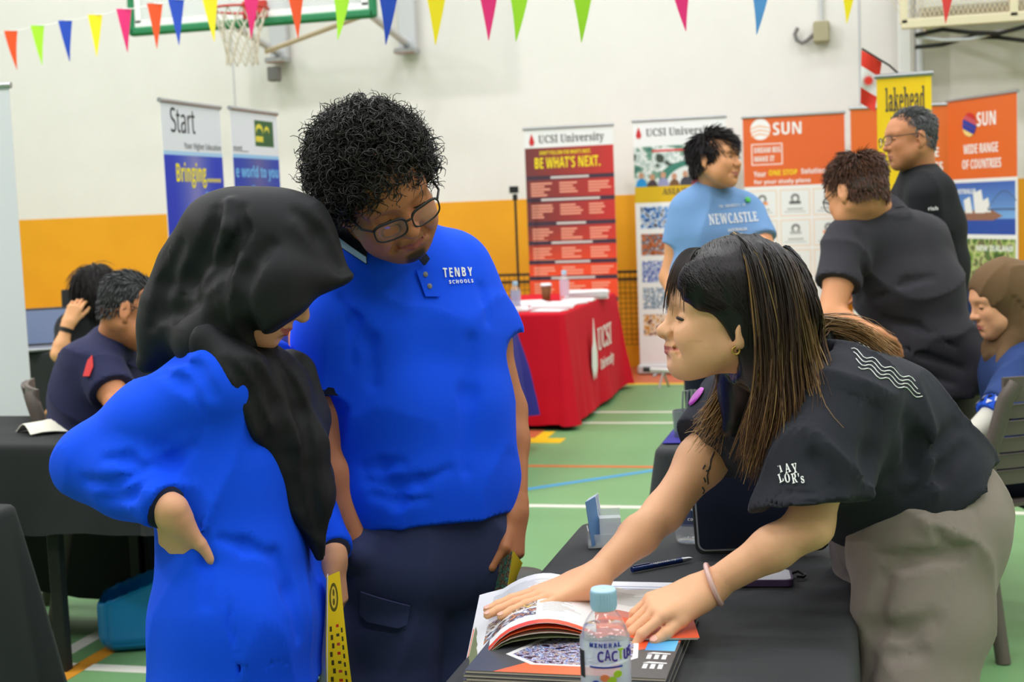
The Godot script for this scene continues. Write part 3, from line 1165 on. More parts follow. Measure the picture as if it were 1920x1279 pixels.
	for q in bands:
		var g := []
		for row in 5:
			var f: float = lerpf(q[0], q[1], row / 4.0)
			var gr := []
			for k in 5:
				var u := k / 4.0
				var top := Vector3(-0.182, 0.143, 0).lerp(Vector3(-0.085, 0.078, 0), u)
				gr.append(top + Vector3(-0.01 - 0.008 * f - 0.03 * u * f, -0.26 * f + 0.02 * u * f, 0.014 * sin(u * 4.0 + f * 3.0)))
			g.append(gr)
		g.reverse()
		var bf := Buf.new()
		bf.sheet(g, 5, 0.0015)
		mi("cloth_band", bf.mesh(), q[2], t)
	var leaf := Buf.new()
	var lp := PackedVector2Array()
	for k in 22:
		var an := TAU * k / 22.0
		var rr := 0.030 if k % 2 == 0 else 0.016
		lp.append(Vector2(sin(an), cos(an)) * rr)
	leaf.plate(lp, Transform3D(Basis(), Vector3(-0.16, -0.01, 0.018)), 0.002)
	mi("leaf", leaf.mesh(), M.flag_red, t)

func emblem(parent: Node, at: Vector3, s: float) -> void:
	var b := Buf.new()
	var pts := PackedVector2Array([Vector2(0, 0.11), Vector2(0.03, 0.03), Vector2(0.045, -0.03), Vector2(0.02, -0.09), Vector2(0, -0.06), Vector2(-0.02, -0.09), Vector2(-0.045, -0.03), Vector2(-0.03, 0.03)])
	for k in pts.size():
		pts[k] *= s
	b.plate(pts, Transform3D(Basis(), at), 0.002)
	mi("emblem", b.mesh(), M.ink_red, parent)

func globe(parent: Node, at: Vector3, r: float) -> void:
	var cols := [M.ink_red, M.ink_rose, M.ink_blue, M.ink_blue, M.ink_cream]
	for k in 5:
		var y0 := 1.0 - 2.0 * k / 5.0
		var y1 := 1.0 - 2.0 * (k + 0.9) / 5.0
		var pts := PackedVector2Array()
		for j in 7:
			var y := lerpf(y0, y1, j / 6.0)
			pts.append(Vector2(sqrt(maxf(0.0, 1.0 - y * y)) + 0.001, y) * r)
		for j in 7:
			var y := lerpf(y1, y0, j / 6.0)
			pts.append(Vector2(-sqrt(maxf(0.0, 1.0 - y * y)) - 0.001, y) * r)
		var b := Buf.new()
		b.plate(pts, Transform3D(Basis(Vector3(0, 0, 1), -0.35), at), 0.002)
		mi("globe_band", b.mesh(), cols[k], parent)

# ---------------------------------------------------------------- on the wall
func build_hoop() -> void:
	var c := Vector3(-4.805, 3.5, -10.5)
	var t := thing("basketball_backboard", "wall-mounted basketball backboard with green padding and white net", "backboard", c)
	boxm("board", X(Vector3(0, 0.05, 0)), Vector3(2.1, 1.15, 0.025), M.board_glass, t, 0.0)
	for q in [[Vector3(0, -0.46, 0.016), Vector3(2.04, 0.06, 0.006)], [Vector3(-0.99, 0.1, 0.016), Vector3(0.05, 1.1, 0.006)], [Vector3(0.99, 0.1, 0.016), Vector3(0.05, 1.1, 0.006)]]:
		boxm("border", X(q[0]), q[1], M.ink_white, t, 0.0)
	boxm("padding", X(Vector3(0, -0.515, 0.0)), Vector3(2.14, 0.075, 0.07), M.pad_green, t, 0.02)
	for s: float in [-1.0, 1.0]:
		boxm("padding", X(Vector3(s * 1.05, 0.0, 0)), Vector3(0.06, 1.1, 0.07), M.pad_green, t, 0.02)
	boxm("plate", X(Vector3(0.06, -0.42, 0.03)), Vector3(0.2, 0.14, 0.05), M.hoop_red, t)
	var ring := PackedVector3Array()
	var rr := PackedFloat32Array()
	var hc := Vector3(0.05, -0.45, 0.30)
	for k in 41:
		var an := TAU * k / 40.0
		ring.append(hc + Vector3(cos(an), 0, sin(an)) * 0.225)
		rr.append(0.010)
	var b := Buf.new()
	b.tube(ring, rr, 8, Color.WHITE, Color.WHITE, false)
	mi("rim", b.mesh(), M.hoop_red, t)
	# net of crossing cords
	b = Buf.new()
	var rad := [0.215, 0.185, 0.155, 0.135, 0.12, 0.125]
	for dirn: float in [-1.0, 1.0]:
		for k in 12:
			var pts := PackedVector3Array()
			var r2 := PackedFloat32Array()
			for j in 6:
				var an := TAU * (k + dirn * j * 0.5) / 12.0
				pts.append(hc + Vector3(cos(an) * rad[j], -0.085 * j - 0.005, sin(an) * rad[j]))
				r2.append(0.0055)
			b.tube(pts, r2, 5)
	mi("net", b.mesh(), M.rope, t)
	# arms back to the wall and the wall rails
	for x: float in [-0.32, 0.9]:
		tubem("arm", [Vector3(x, -0.42, -0.04), Vector3(x, -0.62, -1.3)], 0.035, M.grey_metal, t)
		boxm("wall_rail", X(Vector3(x, 0.0, -1.29)), Vector3(0.16, 1.36, 0.08), M.grey_metal, t, 0.01)
		boxm("bracket", X(Vector3(x, -0.68, -1.24)), Vector3(0.20, 0.05, 0.16), M.steel, t, 0.01)
	tubem("cross_brace", [Vector3(-0.30, -0.63, -0.95), Vector3(0.86, -0.47, -0.35)], 0.022, M.beige_pipe, t)
	boxm("gear_box", X(Vector3(-0.36, -0.80, -1.23)), Vector3(0.10, 0.13, 0.10), M.ink_grey, t, 0.01)

func build_wall_fittings() -> void:
	var t := thing("junction_box", "beige metal junction box with a bent pipe on the white wall", "electrical box", Vector3(-0.3571, 2.7433, -11.8500))
	boxm("box", X(Vector3(0, 0, 0.07)), Vector3(0.13, 0.17, 0.13), M.beige_box, t, 0.012)
	tubem("conduit", [Vector3(0, 0.08, 0.03), Vector3(0, 2.5, 0.03)], 0.014, M.grey_metal, t)
	tubem("bent_pipe", [Vector3(-0.06, -0.01, 0.05), Vector3(-0.12, -0.06, 0.05), Vector3(-0.16, -0.075, 0.05), Vector3(-0.20, -0.05, 0.05), Vector3(-0.215, 0.0, 0.05), Vector3(-0.19, 0.05, 0.05)], 0.016, M.ink_grey, t)
	t = thing("steel_column", "pale steel column and pipe on the wall behind the yellow banner", "column", Vector3(0.33, 0, -11.66))
	boxm("column", X(Vector3(-0.04, 3.4, 0)), Vector3(0.10, 6.8, 0.12), M.white_paint, t, 0.008)
	tubem("pipe", [Vector3(0.075, 0.1, 0.0), Vector3(0.075, 6.6, 0.0)], 0.04, M.grey_metal, t, 12)
	# wire cage with ducts high on the wall
	t = thing("wire_cage", "beige wire mesh cage with cables below, high on the wall at the right", "cage", Vector3(1.45, 2.62, -11.0))
	boxm("lower_rail", X(Vector3(0, 0.05, 0)), Vector3(2.4, 0.07, 0.06), M.cage_beige, t, 0.006)
	for k in 4:
		boxm("post", X(Vector3(-1.18 + k * 0.78, 0.75, 0)), Vector3(0.06, 1.4, 0.06), M.cage_beige, t, 0.006)
	boxm("air_duct", X(Vector3(-0.62, 0.7, -0.35)), Vector3(0.9, 1.1, 0.5), M.white_paint, t, 0.03)
	boxm("air_duct", X(Vector3(0.5, 0.7, -0.35)), Vector3(1.0, 1.1, 0.5), M.beige_box, t, 0.03)
	for k in 2:
		tubem("support", [Vector3(-1.0 + k * 2.0, 0.03, 0), Vector3(-1.0 + k * 2.0, 0.03, -0.85)], 0.03, M.cage_beige, t)
	var b := Buf.new()
	for k in 70:
		var x := -1.18 + k * 0.034
		for d: float in [-1.0, 1.0]:
			b.tube(PackedVector3Array([Vector3(x, 0.08, 0.01), Vector3(x + d * 0.5, 1.0, 0.01)]), PackedFloat32Array([0.003, 0.003]), 3, Color.WHITE, Color.WHITE, false)
	var wm := mi("wire_mesh", b.mesh(), M.cage_beige, t)
	wm.set_meta("kind", "stuff")
	for k in 3:
		var pts := []
		for j in 12:
			pts.append(Vector3(-1.1 + j * 0.2, -0.03 - 0.03 * k + 0.03 * sin(j * 1.7 + k * 2.0), -0.05 - 0.03 * k))
		tubem("cable", pts, 0.016, M.black_metal if k != 1 else M.grey_metal, t)
	# badminton net in front of the wall
	t = thing("badminton_net", "dark badminton net low in front of the orange wall band", "net", Vector3(-2.3, 0, -11.62))
	for y: float in [0.84, 0.775]:
		boxm("tape", X(Vector3(0, y, 0)), Vector3(2.6, 0.022, 0.006), M.black_metal, t, 0.0)
	b = Buf.new()
	for k in 60:
		var x := -1.3 + k * 0.044
		b.tube(PackedVector3Array([Vector3(x, 0.84, 0), Vector3(x, 0.22, 0)]), PackedFloat32Array([0.003, 0.003]), 3, Color.WHITE, Color.WHITE, false)
	for k in 14:
		b.tube(PackedVector3Array([Vector3(-1.3, 0.22 + k * 0.044, 0), Vector3(1.3, 0.22 + k * 0.044, 0)]), PackedFloat32Array([0.003, 0.003]), 3, Color.WHITE, Color.WHITE, false)
	var nm := mi("net_cords", b.mesh(), M.net_brown, t)
	nm.set_meta("kind", "stuff")
	for s: float in [-1.0, 1.0]:
		tubem("post", [Vector3(s * 1.31, 0.0, 0), Vector3(s * 1.31, 0.88, 0)], 0.02, M.line_yellow, t)
		boxm("post_base", X(Vector3(s * 1.31, 0.03, 0)), Vector3(0.2, 0.06, 0.3), M.line_yellow, t, 0.01)
	# camera tripod
	t = thing("phone_tripod", "thin black tripod with a phone clamp beside the red banner", "tripod", Vector3(-2.72, 0, -10.72))
	tubem("pole", [Vector3(0, 0.25, 0), Vector3(0, 1.5, 0)], 0.010, M.black_metal, t)
	for k in 3:
		var an := TAU * k / 3.0 + 0.4
		tubem("leg", [Vector3(0, 0.5, 0), Vector3(sin(an) * 0.25, 0.008, cos(an) * 0.25)], 0.008, M.black_metal, t)
	boxm("clamp", X(Vector3(0, 1.50, 0)), Vector3(0.035, 0.05, 0.03), M.black_plastic, t)
	boxm("phone", X(Vector3(-0.005, 1.56, 0.01)), Vector3(0.075, 0.055, 0.012), M.black_plastic, t)
	# white pole on the floor near the wall
	t = thing("white_pole", "white pole with a dark end lying on a small stand near the wall", "pole", Vector3(-1.45, 0.0, -10.62))
	tubem("pole", [Vector3(-0.25, 0.14, 0.1), Vector3(0.4, 0.11, 0.1)], 0.018, M.white_paint, t, 10)
	tubem("dark_end", [Vector3(-0.255, 0.14, 0.1), Vector3(-0.20, 0.138, 0.1)], 0.02, M.black_plastic, t, 10)
	for x: float in [-0.1, 0.3]:
		tubem("stand", [Vector3(x, 0.12, 0.1), Vector3(x - 0.03, 0.0, 0.16)], 0.008, M.steel, t)
		tubem("stand", [Vector3(x, 0.12, 0.1), Vector3(x + 0.03, 0.0, 0.04)], 0.008, M.steel, t)

func build_bunting() -> void:
	var pts := [Vector3(-5.8351, 2.7012, -8.2620), Vector3(-5.3782, 2.6936, -8.0688), Vector3(-5.0944, 2.6922, -7.9350), Vector3(-4.8117, 2.6861, -7.8004), Vector3(-4.4703, 2.6697, -7.5763), Vector3(-4.1992, 2.6670, -7.4390), Vector3(-3.8749, 2.6437, -7.2097), Vector3(-3.6620, 2.6309, -7.0563), Vector3(-3.3458, 2.6040, -6.8245), Vector3(-3.0073, 2.5739, -6.5983), Vector3(-2.6712, 2.5262, -6.3696), Vector3(-2.3076, 2.4566, -6.0421), Vector3(-2.0035, 2.3946, -5.8038), Vector3(-1.7724, 2.3748, -5.7582), Vector3(-1.5304, 2.3721, -5.7171), Vector3(-1.3809, 2.3506, -5.6501), Vector3(-1.1086, 2.3283, -5.6150), Vector3(-0.7656, 2.3876, -6.0217), Vector3(-0.4466, 2.3922, -6.3129), Vector3(-0.0750, 2.4581, -6.7277), Vector3(0.3884, 2.4881, -7.2666), Vector3(0.9825, 2.5495, -7.8427)]
	var base: Vector3 = pts[10]
	var t := thing("bunting", "string of small coloured triangular flags across the top of the hall", "bunting", base)
	var loc := []
	for p in pts:
		loc.append((p as Vector3) - base)
	var line := []
	for k in loc.size() - 1:
		for j in 4:
			var f := j / 4.0
			line.append((loc[k] as Vector3).lerp(loc[k + 1], f) + Vector3(0, -0.012 * sin(f * PI), 0))
	tubem("string", line, 0.003, M.ink_white, t, 5)
	var cols := ["orange", "green", "blue", "yellow", "pink", "orange", "blue", "yellow", "pink", "orange", "green", "blue", "yellow", "pink", "green", "green", "pink", "sky", "yellow", "red"]
	var mats := {"orange": mat(rgb(240, 82, 20), 0.7), "green": mat(rgb(170, 232, 40), 0.7), "blue": mat(rgb(20, 72, 190), 0.7), "yellow": mat(rgb(248, 226, 10), 0.7), "pink": mat(rgb(236, 40, 120), 0.7), "sky": mat(rgb(90, 160, 225), 0.7), "red": mat(rgb(228, 64, 60), 0.7)}
	var r := RandomNumberGenerator.new()
	r.seed = 9
	for k in cols.size():
		var p: Vector3 = loc[k + 1]
		var d: Vector3 = ((loc[k + 2] as Vector3) - (loc[k] as Vector3)) * Vector3(1, 1, 0.15)
		d = d.normalized()
		var w := 0.105
		var h := 0.25
		if k >= 9:
			w = 0.105
		var sway := d * r.randf_range(-0.03, 0.02) + Vector3(0, 0, r.randf_range(-0.02, 0.02))
		var g := []
		for row in 6:
			var f := row / 5.0
			var gr := []
			for j in 3:
				gr.append(p + d * (j - 1.0) * w * 0.5 * (1.0 - f * 0.97) + Vector3(0, -h * f, 0) + sway * f * f)
			g.append(gr)
		g.reverse()
		var b := Buf.new()
		b.sheet(g, 3, 0.001)
		mi("flag", b.mesh(), mats[cols[k]], t)

# ---------------------------------------------------------------- furniture
func plastic_chair(label: String, at: Vector3, turn: float, m: Material) -> Node3D:
	# local z = the way the sitter faces
	var t := thing("plastic_chair", label, "chair", at, turn)
	var g := []
	for r in 6:
		var row := []
		for k in 7:
			var u := k / 6.0 * 2.0 - 1.0
			var v := r / 5.0
			row.append(Vector3(-u * 0.215, 0.44 - 0.018 * (1.0 - u * u) * sin(v * PI) - (0.02 if r == 5 else 0.0), lerpf(-0.20, 0.22, v)))
		g.append(row)
	g.reverse()
	var b := Buf.new()
	b.sheet(g, 7, 0.012)
	mi("seat", b.mesh(), m, t)
	for sx: float in [-1.0, 1.0]:
		boxm("leg", Transform3D(Basis(Vector3.RIGHT, -0.10) * Basis(Vector3(0, 0, 1), sx * 0.06), Vector3(sx * 0.205, 0.217, 0.215)), Vector3(0.045, 0.432, 0.03), m, t, 0.01)
		tubem("leg", [Vector3(sx * 0.215, 0.0, -0.30), Vector3(sx * 0.20, 0.42, -0.21)], 0.022, m, t, 8)
		tubem("back_rail", [Vector3(sx * 0.20, 0.40, -0.205), Vector3(sx * 0.215, 0.62, -0.25), Vector3(sx * 0.20, 0.80, -0.30), Vector3(sx * 0.17, 0.845, -0.31)], 0.024, m, t, 8)
	for k in 6:
		var y := 0.55 + k * 0.052
		var z := -0.225 - (y - 0.5) * 0.22
		var g2 := []
		for r in 2:
			var row := []
			for j in 7:
				var u := j / 6.0 * 2.0 - 1.0
				row.append(Vector3(-u * 0.20, y + (r - 0.5) * (0.042 if k < 5 else 0.075) + (0.015 if k == 5 else 0.0), z - 0.03 * (1.0 - u * u)))
			g2.append(row)
		b = Buf.new()
		b.sheet(g2, 7, 0.012)
		mi("slat", b.mesh(), m, t)
	return t

func bottle(label: String, at: Vector3, h: float, r: float, wrap: Material, cap_m: Material, far := false) -> Node3D:
	var t := thing("water_bottle", label, "bottle", at)
	var prof := PackedVector2Array([Vector2(0.001, 0.0), Vector2(r * 0.85, 0.001), Vector2(r * 0.98, h * 0.03), Vector2(r, h * 0.08), Vector2(r * 0.985, h * 0.2), Vector2(r, h * 0.3), Vector2(r * 0.985, h * 0.45), Vector2(r, h * 0.62), Vector2(r * 0.975, h * 0.69), Vector2(r * 0.86, h * 0.765), Vector2(r * 0.64, h * 0.825), Vector2(r * 0.48, h * 0.855), Vector2(r * 0.43, h * 0.87), Vector2(r * 0.43, h * 0.93)])
	var b := Buf.new()
	b.lathe(prof, Transform3D(), 32 if not far else 16)
	mi("body", b.mesh(), M.pet, t)
	b = Buf.new()
	var wp := PackedVector2Array([Vector2(0.001, h * 0.012)])
	for k in range(1, 10):
		wp.append(Vector2(prof[k].x - 0.0012, maxf(prof[k].y, h * 0.014)))
	wp.append(Vector2(0.001, prof[9].y + 0.0001))
	b.lathe(wp, Transform3D(), 32 if not far else 16)
	mi("water", b.mesh(), M.water, t)
	b = Buf.new()
	b.lathe(PackedVector2Array([Vector2(r * 0.49, h * 0.868), Vector2(r * 0.52, h * 0.88), Vector2(r * 0.52, h * 0.985), Vector2(r * 0.48, h), Vector2(0.001, h)]), Transform3D(), 24)
	var cp := mi("cap", b.mesh(), cap_m, t)
	if not far:
		for k in 30:
			var an := TAU * k / 30.0
			tubem("grip_rib", [Vector3(cos(an) * r * 0.52, h * 0.89, sin(an) * r * 0.52), Vector3(cos(an) * r * 0.52, h * 0.98, sin(an) * r * 0.52)], 0.0006, cap_m, cp, 4)
	if wrap:
		b = Buf.new()
		b.lathe(PackedVector2Array([Vector2(r + 0.0006, h * 0.20), Vector2(r + 0.0008, h * 0.34), Vector2(r + 0.0006, h * 0.55), Vector2(r + 0.0004, h * 0.70)]), Transform3D(), 32 if not far else 16)
		mi("wrapper", b.mesh(), wrap, t)
	return t

func paper_sheet(called: String, label: String, cat: String, at: Vector3, turn: float, w: float, d: float, th: float, m: Material, group := "") -> Node3D:
	var o := thing(called, label, cat, at, turn, group)
	boxm("sheet", X(Vector3(0, th / 2, 0)), Vector3(w, th, d), m, o, 0.0)
	return o
# ---------------------------------------------------------------- things on the nearest table
func catalogue_cover() -> Image:
	# portrait, top edge first
	var im := blank(420, 600, rgb(72, 74, 76))
	poly(im, [Vector2(0, 430), Vector2(0, 600), Vector2(300, 600), Vector2(420, 470), Vector2(420, 180), Vector2(300, 260)], rgb(72, 74, 76))
	poly(im, [Vector2(60, 600), Vector2(160, 470), Vector2(300, 440), Vector2(330, 600)], rgb(238, 104, 46))
	poly(im, [Vector2(260, 330), Vector2(420, 240), Vector2(420, 330), Vector2(340, 400)], rgb(230, 84, 44))
	poly(im, [Vector2(60, 470), Vector2(130, 300), Vector2(330, 330), Vector2(345, 460), Vector2(290, 540), Vector2(130, 540)], rgb(238, 236, 236))
	var fn := FastNoiseLite.new()
	fn.seed = 5
	fn.frequency = 0.035
	var cols := [rgb(20, 22, 40), rgb(120, 40, 70), rgb(230, 228, 232), rgb(40, 90, 190), rgb(240, 238, 240), rgb(70, 60, 90), rgb(200, 170, 150)]
	for y in range(300, 540):
		for x in range(60, 345):
			if Geometry2D.is_point_in_polygon(Vector2(x, y), PackedVector2Array([Vector2(74, 468), Vector2(138, 312), Vector2(320, 340), Vector2(332, 456), Vector2(284, 528), Vector2(136, 528)])):
				var v := clampf(fn.get_noise_2d(x, y * 1.6) * 1.2 + 0.5, 0, 0.999)
				im.set_pixel(x, y, cols[int(v * cols.size())])
	for y in range(300, 400):
		for x in range(352, 416):
			im.set_pixel(x, y, rgb(60, 150, 220).lerp(rgb(110, 200, 240), (x - 352) / 64.0))
	for k in 2:
		for j in 3:
			rect(im, 362 + j * 16, 430 + k * 70, 10, 34, rgb(232, 232, 232))
		poly(im, [Vector2(358, 424 + k * 70), Vector2(372, 412 + k * 70), Vector2(410, 418 + k * 70), Vector2(410, 426 + k * 70)], rgb(232, 232, 232))
	return im

func build_front_table_items() -> void:
	var r := RandomNumberGenerator.new()
	r.seed = 30
	var top := 0.7455
	var cover := printed(catalogue_cover(), 0.35)
	# stack of catalogues
	var names := ["lowest", "second from the bottom", "third from the bottom", "fourth from the bottom", "topmost"]
	for k in 5:
		var t := thing("catalogue", "dark grey catalogue, %s of the stack under the open one" % names[k], "catalogue", Vector3(-0.421 + r.randf_range(-0.004, 0.004), top + k * 0.0050, -2.005 + r.randf_range(-0.004, 0.004)), r.randf_range(-0.015, 0.015), "catalogues in the stack")
		boxm("pages", X(Vector3(0, 0.0024, 0)), Vector3(0.284, 0.0034, 0.352), M.page_edge, t, 0.0)
		var b := Buf.new()
		b.quad(Vector3(-0.143, 0.0046, 0.177), Vector3(0.143, 0.0046, 0.177), Vector3(0.143, 0.0046, -0.177), Vector3(-0.143, 0.0046, -0.177))
		mi("cover", b.mesh(), cover if k == 4 else M.cover_grey, t)
		boxm("cover_board", X(Vector3(0, 0.00435, 0)), Vector3(0.286, 0.0004, 0.354), M.cover_grey, t, 0.0)
		boxm("back_cover", X(Vector3(0, 0.0004, 0)), Vector3(0.286, 0.0006, 0.354), M.cover_grey, t, 0.0)
	# open catalogue on top, its left pages curling over the table edge
	var im := blank(420, 600, rgb(242, 240, 238))
	rect(im, 0, 560, 420, 40, rgb(232, 78, 40))
	photo(im, 60, 330, 170, 80, [rgb(40, 36, 40), rgb(190, 160, 120), rgb(225, 225, 225), rgb(90, 70, 80), rgb(220, 190, 90)], 91, 0.03)
	photo(im, 60, 420, 170, 80, [rgb(230, 230, 232), rgb(150, 150, 160), rgb(60, 60, 70), rgb(230, 150, 90)], 92, 0.03)
	text_block(im, 250, 330, 130, 14, 10, 4, rgb(150, 150, 150), r)
	text_block(im, 60, 240, 150, 6, 10, 4, rgb(160, 160, 160), r)
	text_block(im, 240, 240, 150, 6, 10, 4, rgb(160, 160, 160), r)
	text_block(im, 60, 60, 220, 12, 11, 4, rgb(170, 170, 170), r)
	var t := thing("open_catalogue", "open catalogue with white pages and orange edge under the woman's hands", "catalogue", Vector3(-0.42, 0.7712, -2.06))
	var S0 := Vector3(0.017, 0.0, 0.080)
	var S1 := Vector3(-0.041, 0.0, -0.178)
	for leaf in 4:
		var g := []
		for q in 9:
			var v := q / 8.0
			var row := []
			for k in 15:
				var u := k / 14.0
				var L: float = 0.212 - leaf * 0.002
				var lift := (0.026 - leaf * 0.006) * sin(minf(u * 1.25, 1.0) * PI) + 0.004
				var droop := pow(maxf(0.0, u - 0.62) / 0.38, 2.0) * (0.045 * (1.0 - v) + 0.012) * (1.0 - 0.1 * leaf)
				var sp := S0.lerp(S1, v)
				row.append(sp + Vector3(-0.90 * L * u, lift - droop + 0.003 - leaf * 0.0016 + 0.004 * (1.0 - v) * u, (0.36 * L * u) * (0.3 + 0.7 * (1.0 - v))))
			g.append(row)
		for row in g:
			row.reverse()
		var b := Buf.new()
		b.sheet(g, 15, 0.0007)
		mi("left_page", b.mesh(), printed(im, 0.35) if leaf == 0 else M.page_orange if leaf == 1 else M.page_edge if leaf == 2 else M.cover_olive, t)
	var imr := blank(420, 600, rgb(236, 232, 228))
	rect(imr, 0, 380, 420, 220, rgb(234, 92, 48))
	rect(imr, 0, 300, 420, 80, rgb(206, 120, 104))
	text_block(imr, 40, 60, 300, 14, 12, 4, rgb(150, 150, 150), r)
	for leaf in 3:
		var g := []
		for q in 5:
			var v := q / 4.0
			var row := []
			for k in 9:
				var u := k / 8.0
				row.append(S0.lerp(S1, v) + Vector3(0.150 * u * (1.0 - 0.01 * leaf), 0.0035 - leaf * 0.0012 + 0.006 * sin(minf(1.0, u * 3.0) * PI) * (1.0 - leaf * 0.3), -0.024 * u))
			g.append(row)
		var b := Buf.new()
		b.sheet(g, 9, 0.0007)
		mi("right_page", b.mesh(), printed(imr, 0.35) if leaf == 0 else M.page_edge, t)
	# sheet with a maroon back beyond the catalogue
	var ip := blank(400, 200, rgb(240, 240, 244))
	text_block(ip, 210, 30, 150, 10, 14, 4, rgb(140, 150, 190), r)
	text_block(ip, 30, 30, 120, 8, 14, 4, rgb(170, 170, 180), r)
	rect(ip, 0, 188, 400, 12, rgb(150, 30, 50))
	t = thing("paper_sheet", "white printed sheet with a maroon edge beyond the open catalogue", "paper", Vector3(-0.47, top + 0.0012, -2.29), 0.03)
	boxm("backing", X(Vector3(0, 0.0, 0)), Vector3(0.30, 0.0015, 0.20), M.maroon, t, 0.0)
	var b := Buf.new()
	b.quad(Vector3(-0.148, 0.0014, 0.098), Vector3(0.148, 0.0014, 0.098), Vector3(0.148, 0.0014, -0.098), Vector3(-0.148, 0.0014, -0.098))
	mi("print", b.mesh(), printed(ip, 0.5), t)
	# the bottle in front
	var bo := bottle("clear water bottle with a pale blue cap standing in front of the open catalogue", Vector3(-0.327, 0.7712, -1.655), 0.200, 0.0310, M.film, M.cap_blue)
	bo.position.y = top
	var word := "CACTUS"
	for k in word.length():
		var an := 0.02 + k * 0.27
		var nrm := Vector3(sin(an), 0, cos(an))
		var bb := Basis(Vector3(cos(an), 0, -sin(an)), Vector3.UP, nrm)
		lettering(word[k], "sans_bold", Transform3D(bb, nrm * 0.0323 + Vector3(0, 0.116 + 0.002 * (k % 2), 0) - bb.x * 0.0042), 0.0078, 0.0135, M.ink_lime if k == 3 else M.ink_purple, bo)
	for k in 7:
		var an := -0.35 + k * 0.19
		var nrm := Vector3(sin(an), 0, cos(an))
		var bb := Basis(Vector3(cos(an), 0, -sin(an)), Vector3.UP, nrm)
		lettering("MINERAL"[k], "sans_bold", Transform3D(bb, nrm * 0.0323 + Vector3(0, 0.134, 0) - bb.x * 0.0025), 0.0045, 0.0055, M.ink_blue, bo)
		b = Buf.new()
		b.box(Transform3D(bb, nrm * 0.0320 + Vector3(0, 0.109, 0)), Vector3(0.0066, 0.0022, 0.0006), 0.0)
		mi("label_stripe", b.mesh(), M.ink_blue, bo)
	for k in 11:
		var an := -1.10 + k * 0.035
		var nrm := Vector3(sin(an), 0, cos(an))
		b = Buf.new()
		b.box(Transform3D(Basis(Vector3(cos(an), 0, -sin(an)), Vector3.UP, nrm), nrm * 0.0324 + Vector3(0, 0.110, 0)), Vector3(0.0006 + 0.0004 * (k % 3), 0.034, 0.0004), 0.0)
		mi("barcode_bar", b.mesh(), M.ink_black, bo)
	for q in [[0.15, 0.096, M.ink_orange], [0.42, 0.093, M.ink_lime], [0.66, 0.100, M.ink_lime], [-0.2, 0.088, M.ink_blue], [0.2, 0.082, M.ink_blue]]:
		var an: float = q[0]
		var nrm := Vector3(sin(an), 0, cos(an))
		var pl := PackedVector2Array()
		for j in 12:
			pl.append(Vector2(cos(TAU * j / 12.0) * 0.006, sin(TAU * j / 12.0) * 0.0045))
		b = Buf.new()
		b.plate(pl, Transform3D(Basis(Vector3(cos(an), 0, -sin(an)), Vector3.UP, nrm), nrm * 0.0323 + Vector3(0, q[1], 0)), 0.0006)
		mi("label_fruit", b.mesh(), q[2], bo)
	# second bottle behind the tablet
	bo = bottle("water bottle with a dark blue wrapper behind the left edge of the tablet", Vector3(-0.352, top, -2.70), 0.19, 0.031, M.wrap_blue, M.cap_blue)
	lettering("native", "sans_bold", Transform3D(Basis(), Vector3(-0.022, 0.070, 0.0325)), 0.040, 0.012, M.ink_white, bo)
	lettering("cool", "sans_bold", Transform3D(Basis(), Vector3(-0.002, 0.050, 0.0325)), 0.020, 0.007, M.ink_white, bo)
	# tablet in its case
	t = thing("tablet", "tablet with a dark glossy screen propped up in a black case", "tablet", Vector3(-0.205, top, -2.60), 0.24)
	var lean := Basis(Vector3.RIGHT, -0.42)
	var tf := Transform3D(lean, Vector3(0, 0.094, -0.035))
	b = Buf.new()
	b.plate(round_rect(0.252, 0.186, 0.018), tf, 0.010)
	mi("case", b.mesh(), M.black_plastic, t)
	b = Buf.new()
	b.plate(round_rect(0.244, 0.178, 0.015), tf.translated_local(Vector3(0, 0, 0.0055)), 0.004)
	mi("frame", b.mesh(), M.tablet_grey, t)
	b = Buf.new()
	b.plate(round_rect(0.238, 0.172, 0.013), tf.translated_local(Vector3(0, 0, 0.0078)), 0.002)
	mi("screen", b.mesh(), M.tablet_glass, t)
	boxm("stand", Transform3D(Basis(Vector3.RIGHT, 0.55), Vector3(0, 0.068, -0.105)), Vector3(0.20, 0.16, 0.004), M.black_plastic, t)
	# pen
	t = thing("pen", "dark blue ballpoint pen with a silver tip on the black tablecloth", "pen", Vector3(-0.383, top + 0.0055, -2.505), atan2(0.095, 0.10))
	tubem("barrel", [Vector3(-0.066, 0, 0), Vector3(0.045, 0, 0)], 0.0052, M.pen_blue, t, 12)
	b = Buf.new()
	b.tube(PackedVector3Array([Vector3(0.045, 0, 0), Vector3(0.062, 0, 0), Vector3(0.070, 0, 0)]), PackedFloat32Array([0.0054, 0.0042, 0.0012]), 12)
	mi("tip", b.mesh(), M.steel, t)
	boxm("clip", X(Vector3(-0.045, 0.0062, 0)), Vector3(0.036, 0.0016, 0.003), M.pen_blue, t, 0.0)
	lettering("taylors.edu.my", "sans", Transform3D(Basis(Vector3.RIGHT, -0.9), Vector3(-0.02, 0.0030, 0.0046)), 0.05, 0.004, M.ink_white, t)
	# phone
	t = thing("phone", "phone in a purple case with a bright blank screen lying on the tablecloth", "phone", Vector3(-0.218, top, -2.425), 0.12)
	b = Buf.new()
	b.plate(round_rect(0.155, 0.074, 0.012), Transform3D(Basis(Vector3.RIGHT, -PI / 2), Vector3(0, 0.006, 0)), 0.011)
	mi("case", b.mesh(), M.case_purple, t)
	b = Buf.new()
	b.plate(round_rect(0.147, 0.067, 0.010), Transform3D(Basis(Vector3.RIGHT, -PI / 2), Vector3(0, 0.0115, 0)), 0.0012)
	mi("screen", b.mesh(), M.phone_screen, t)
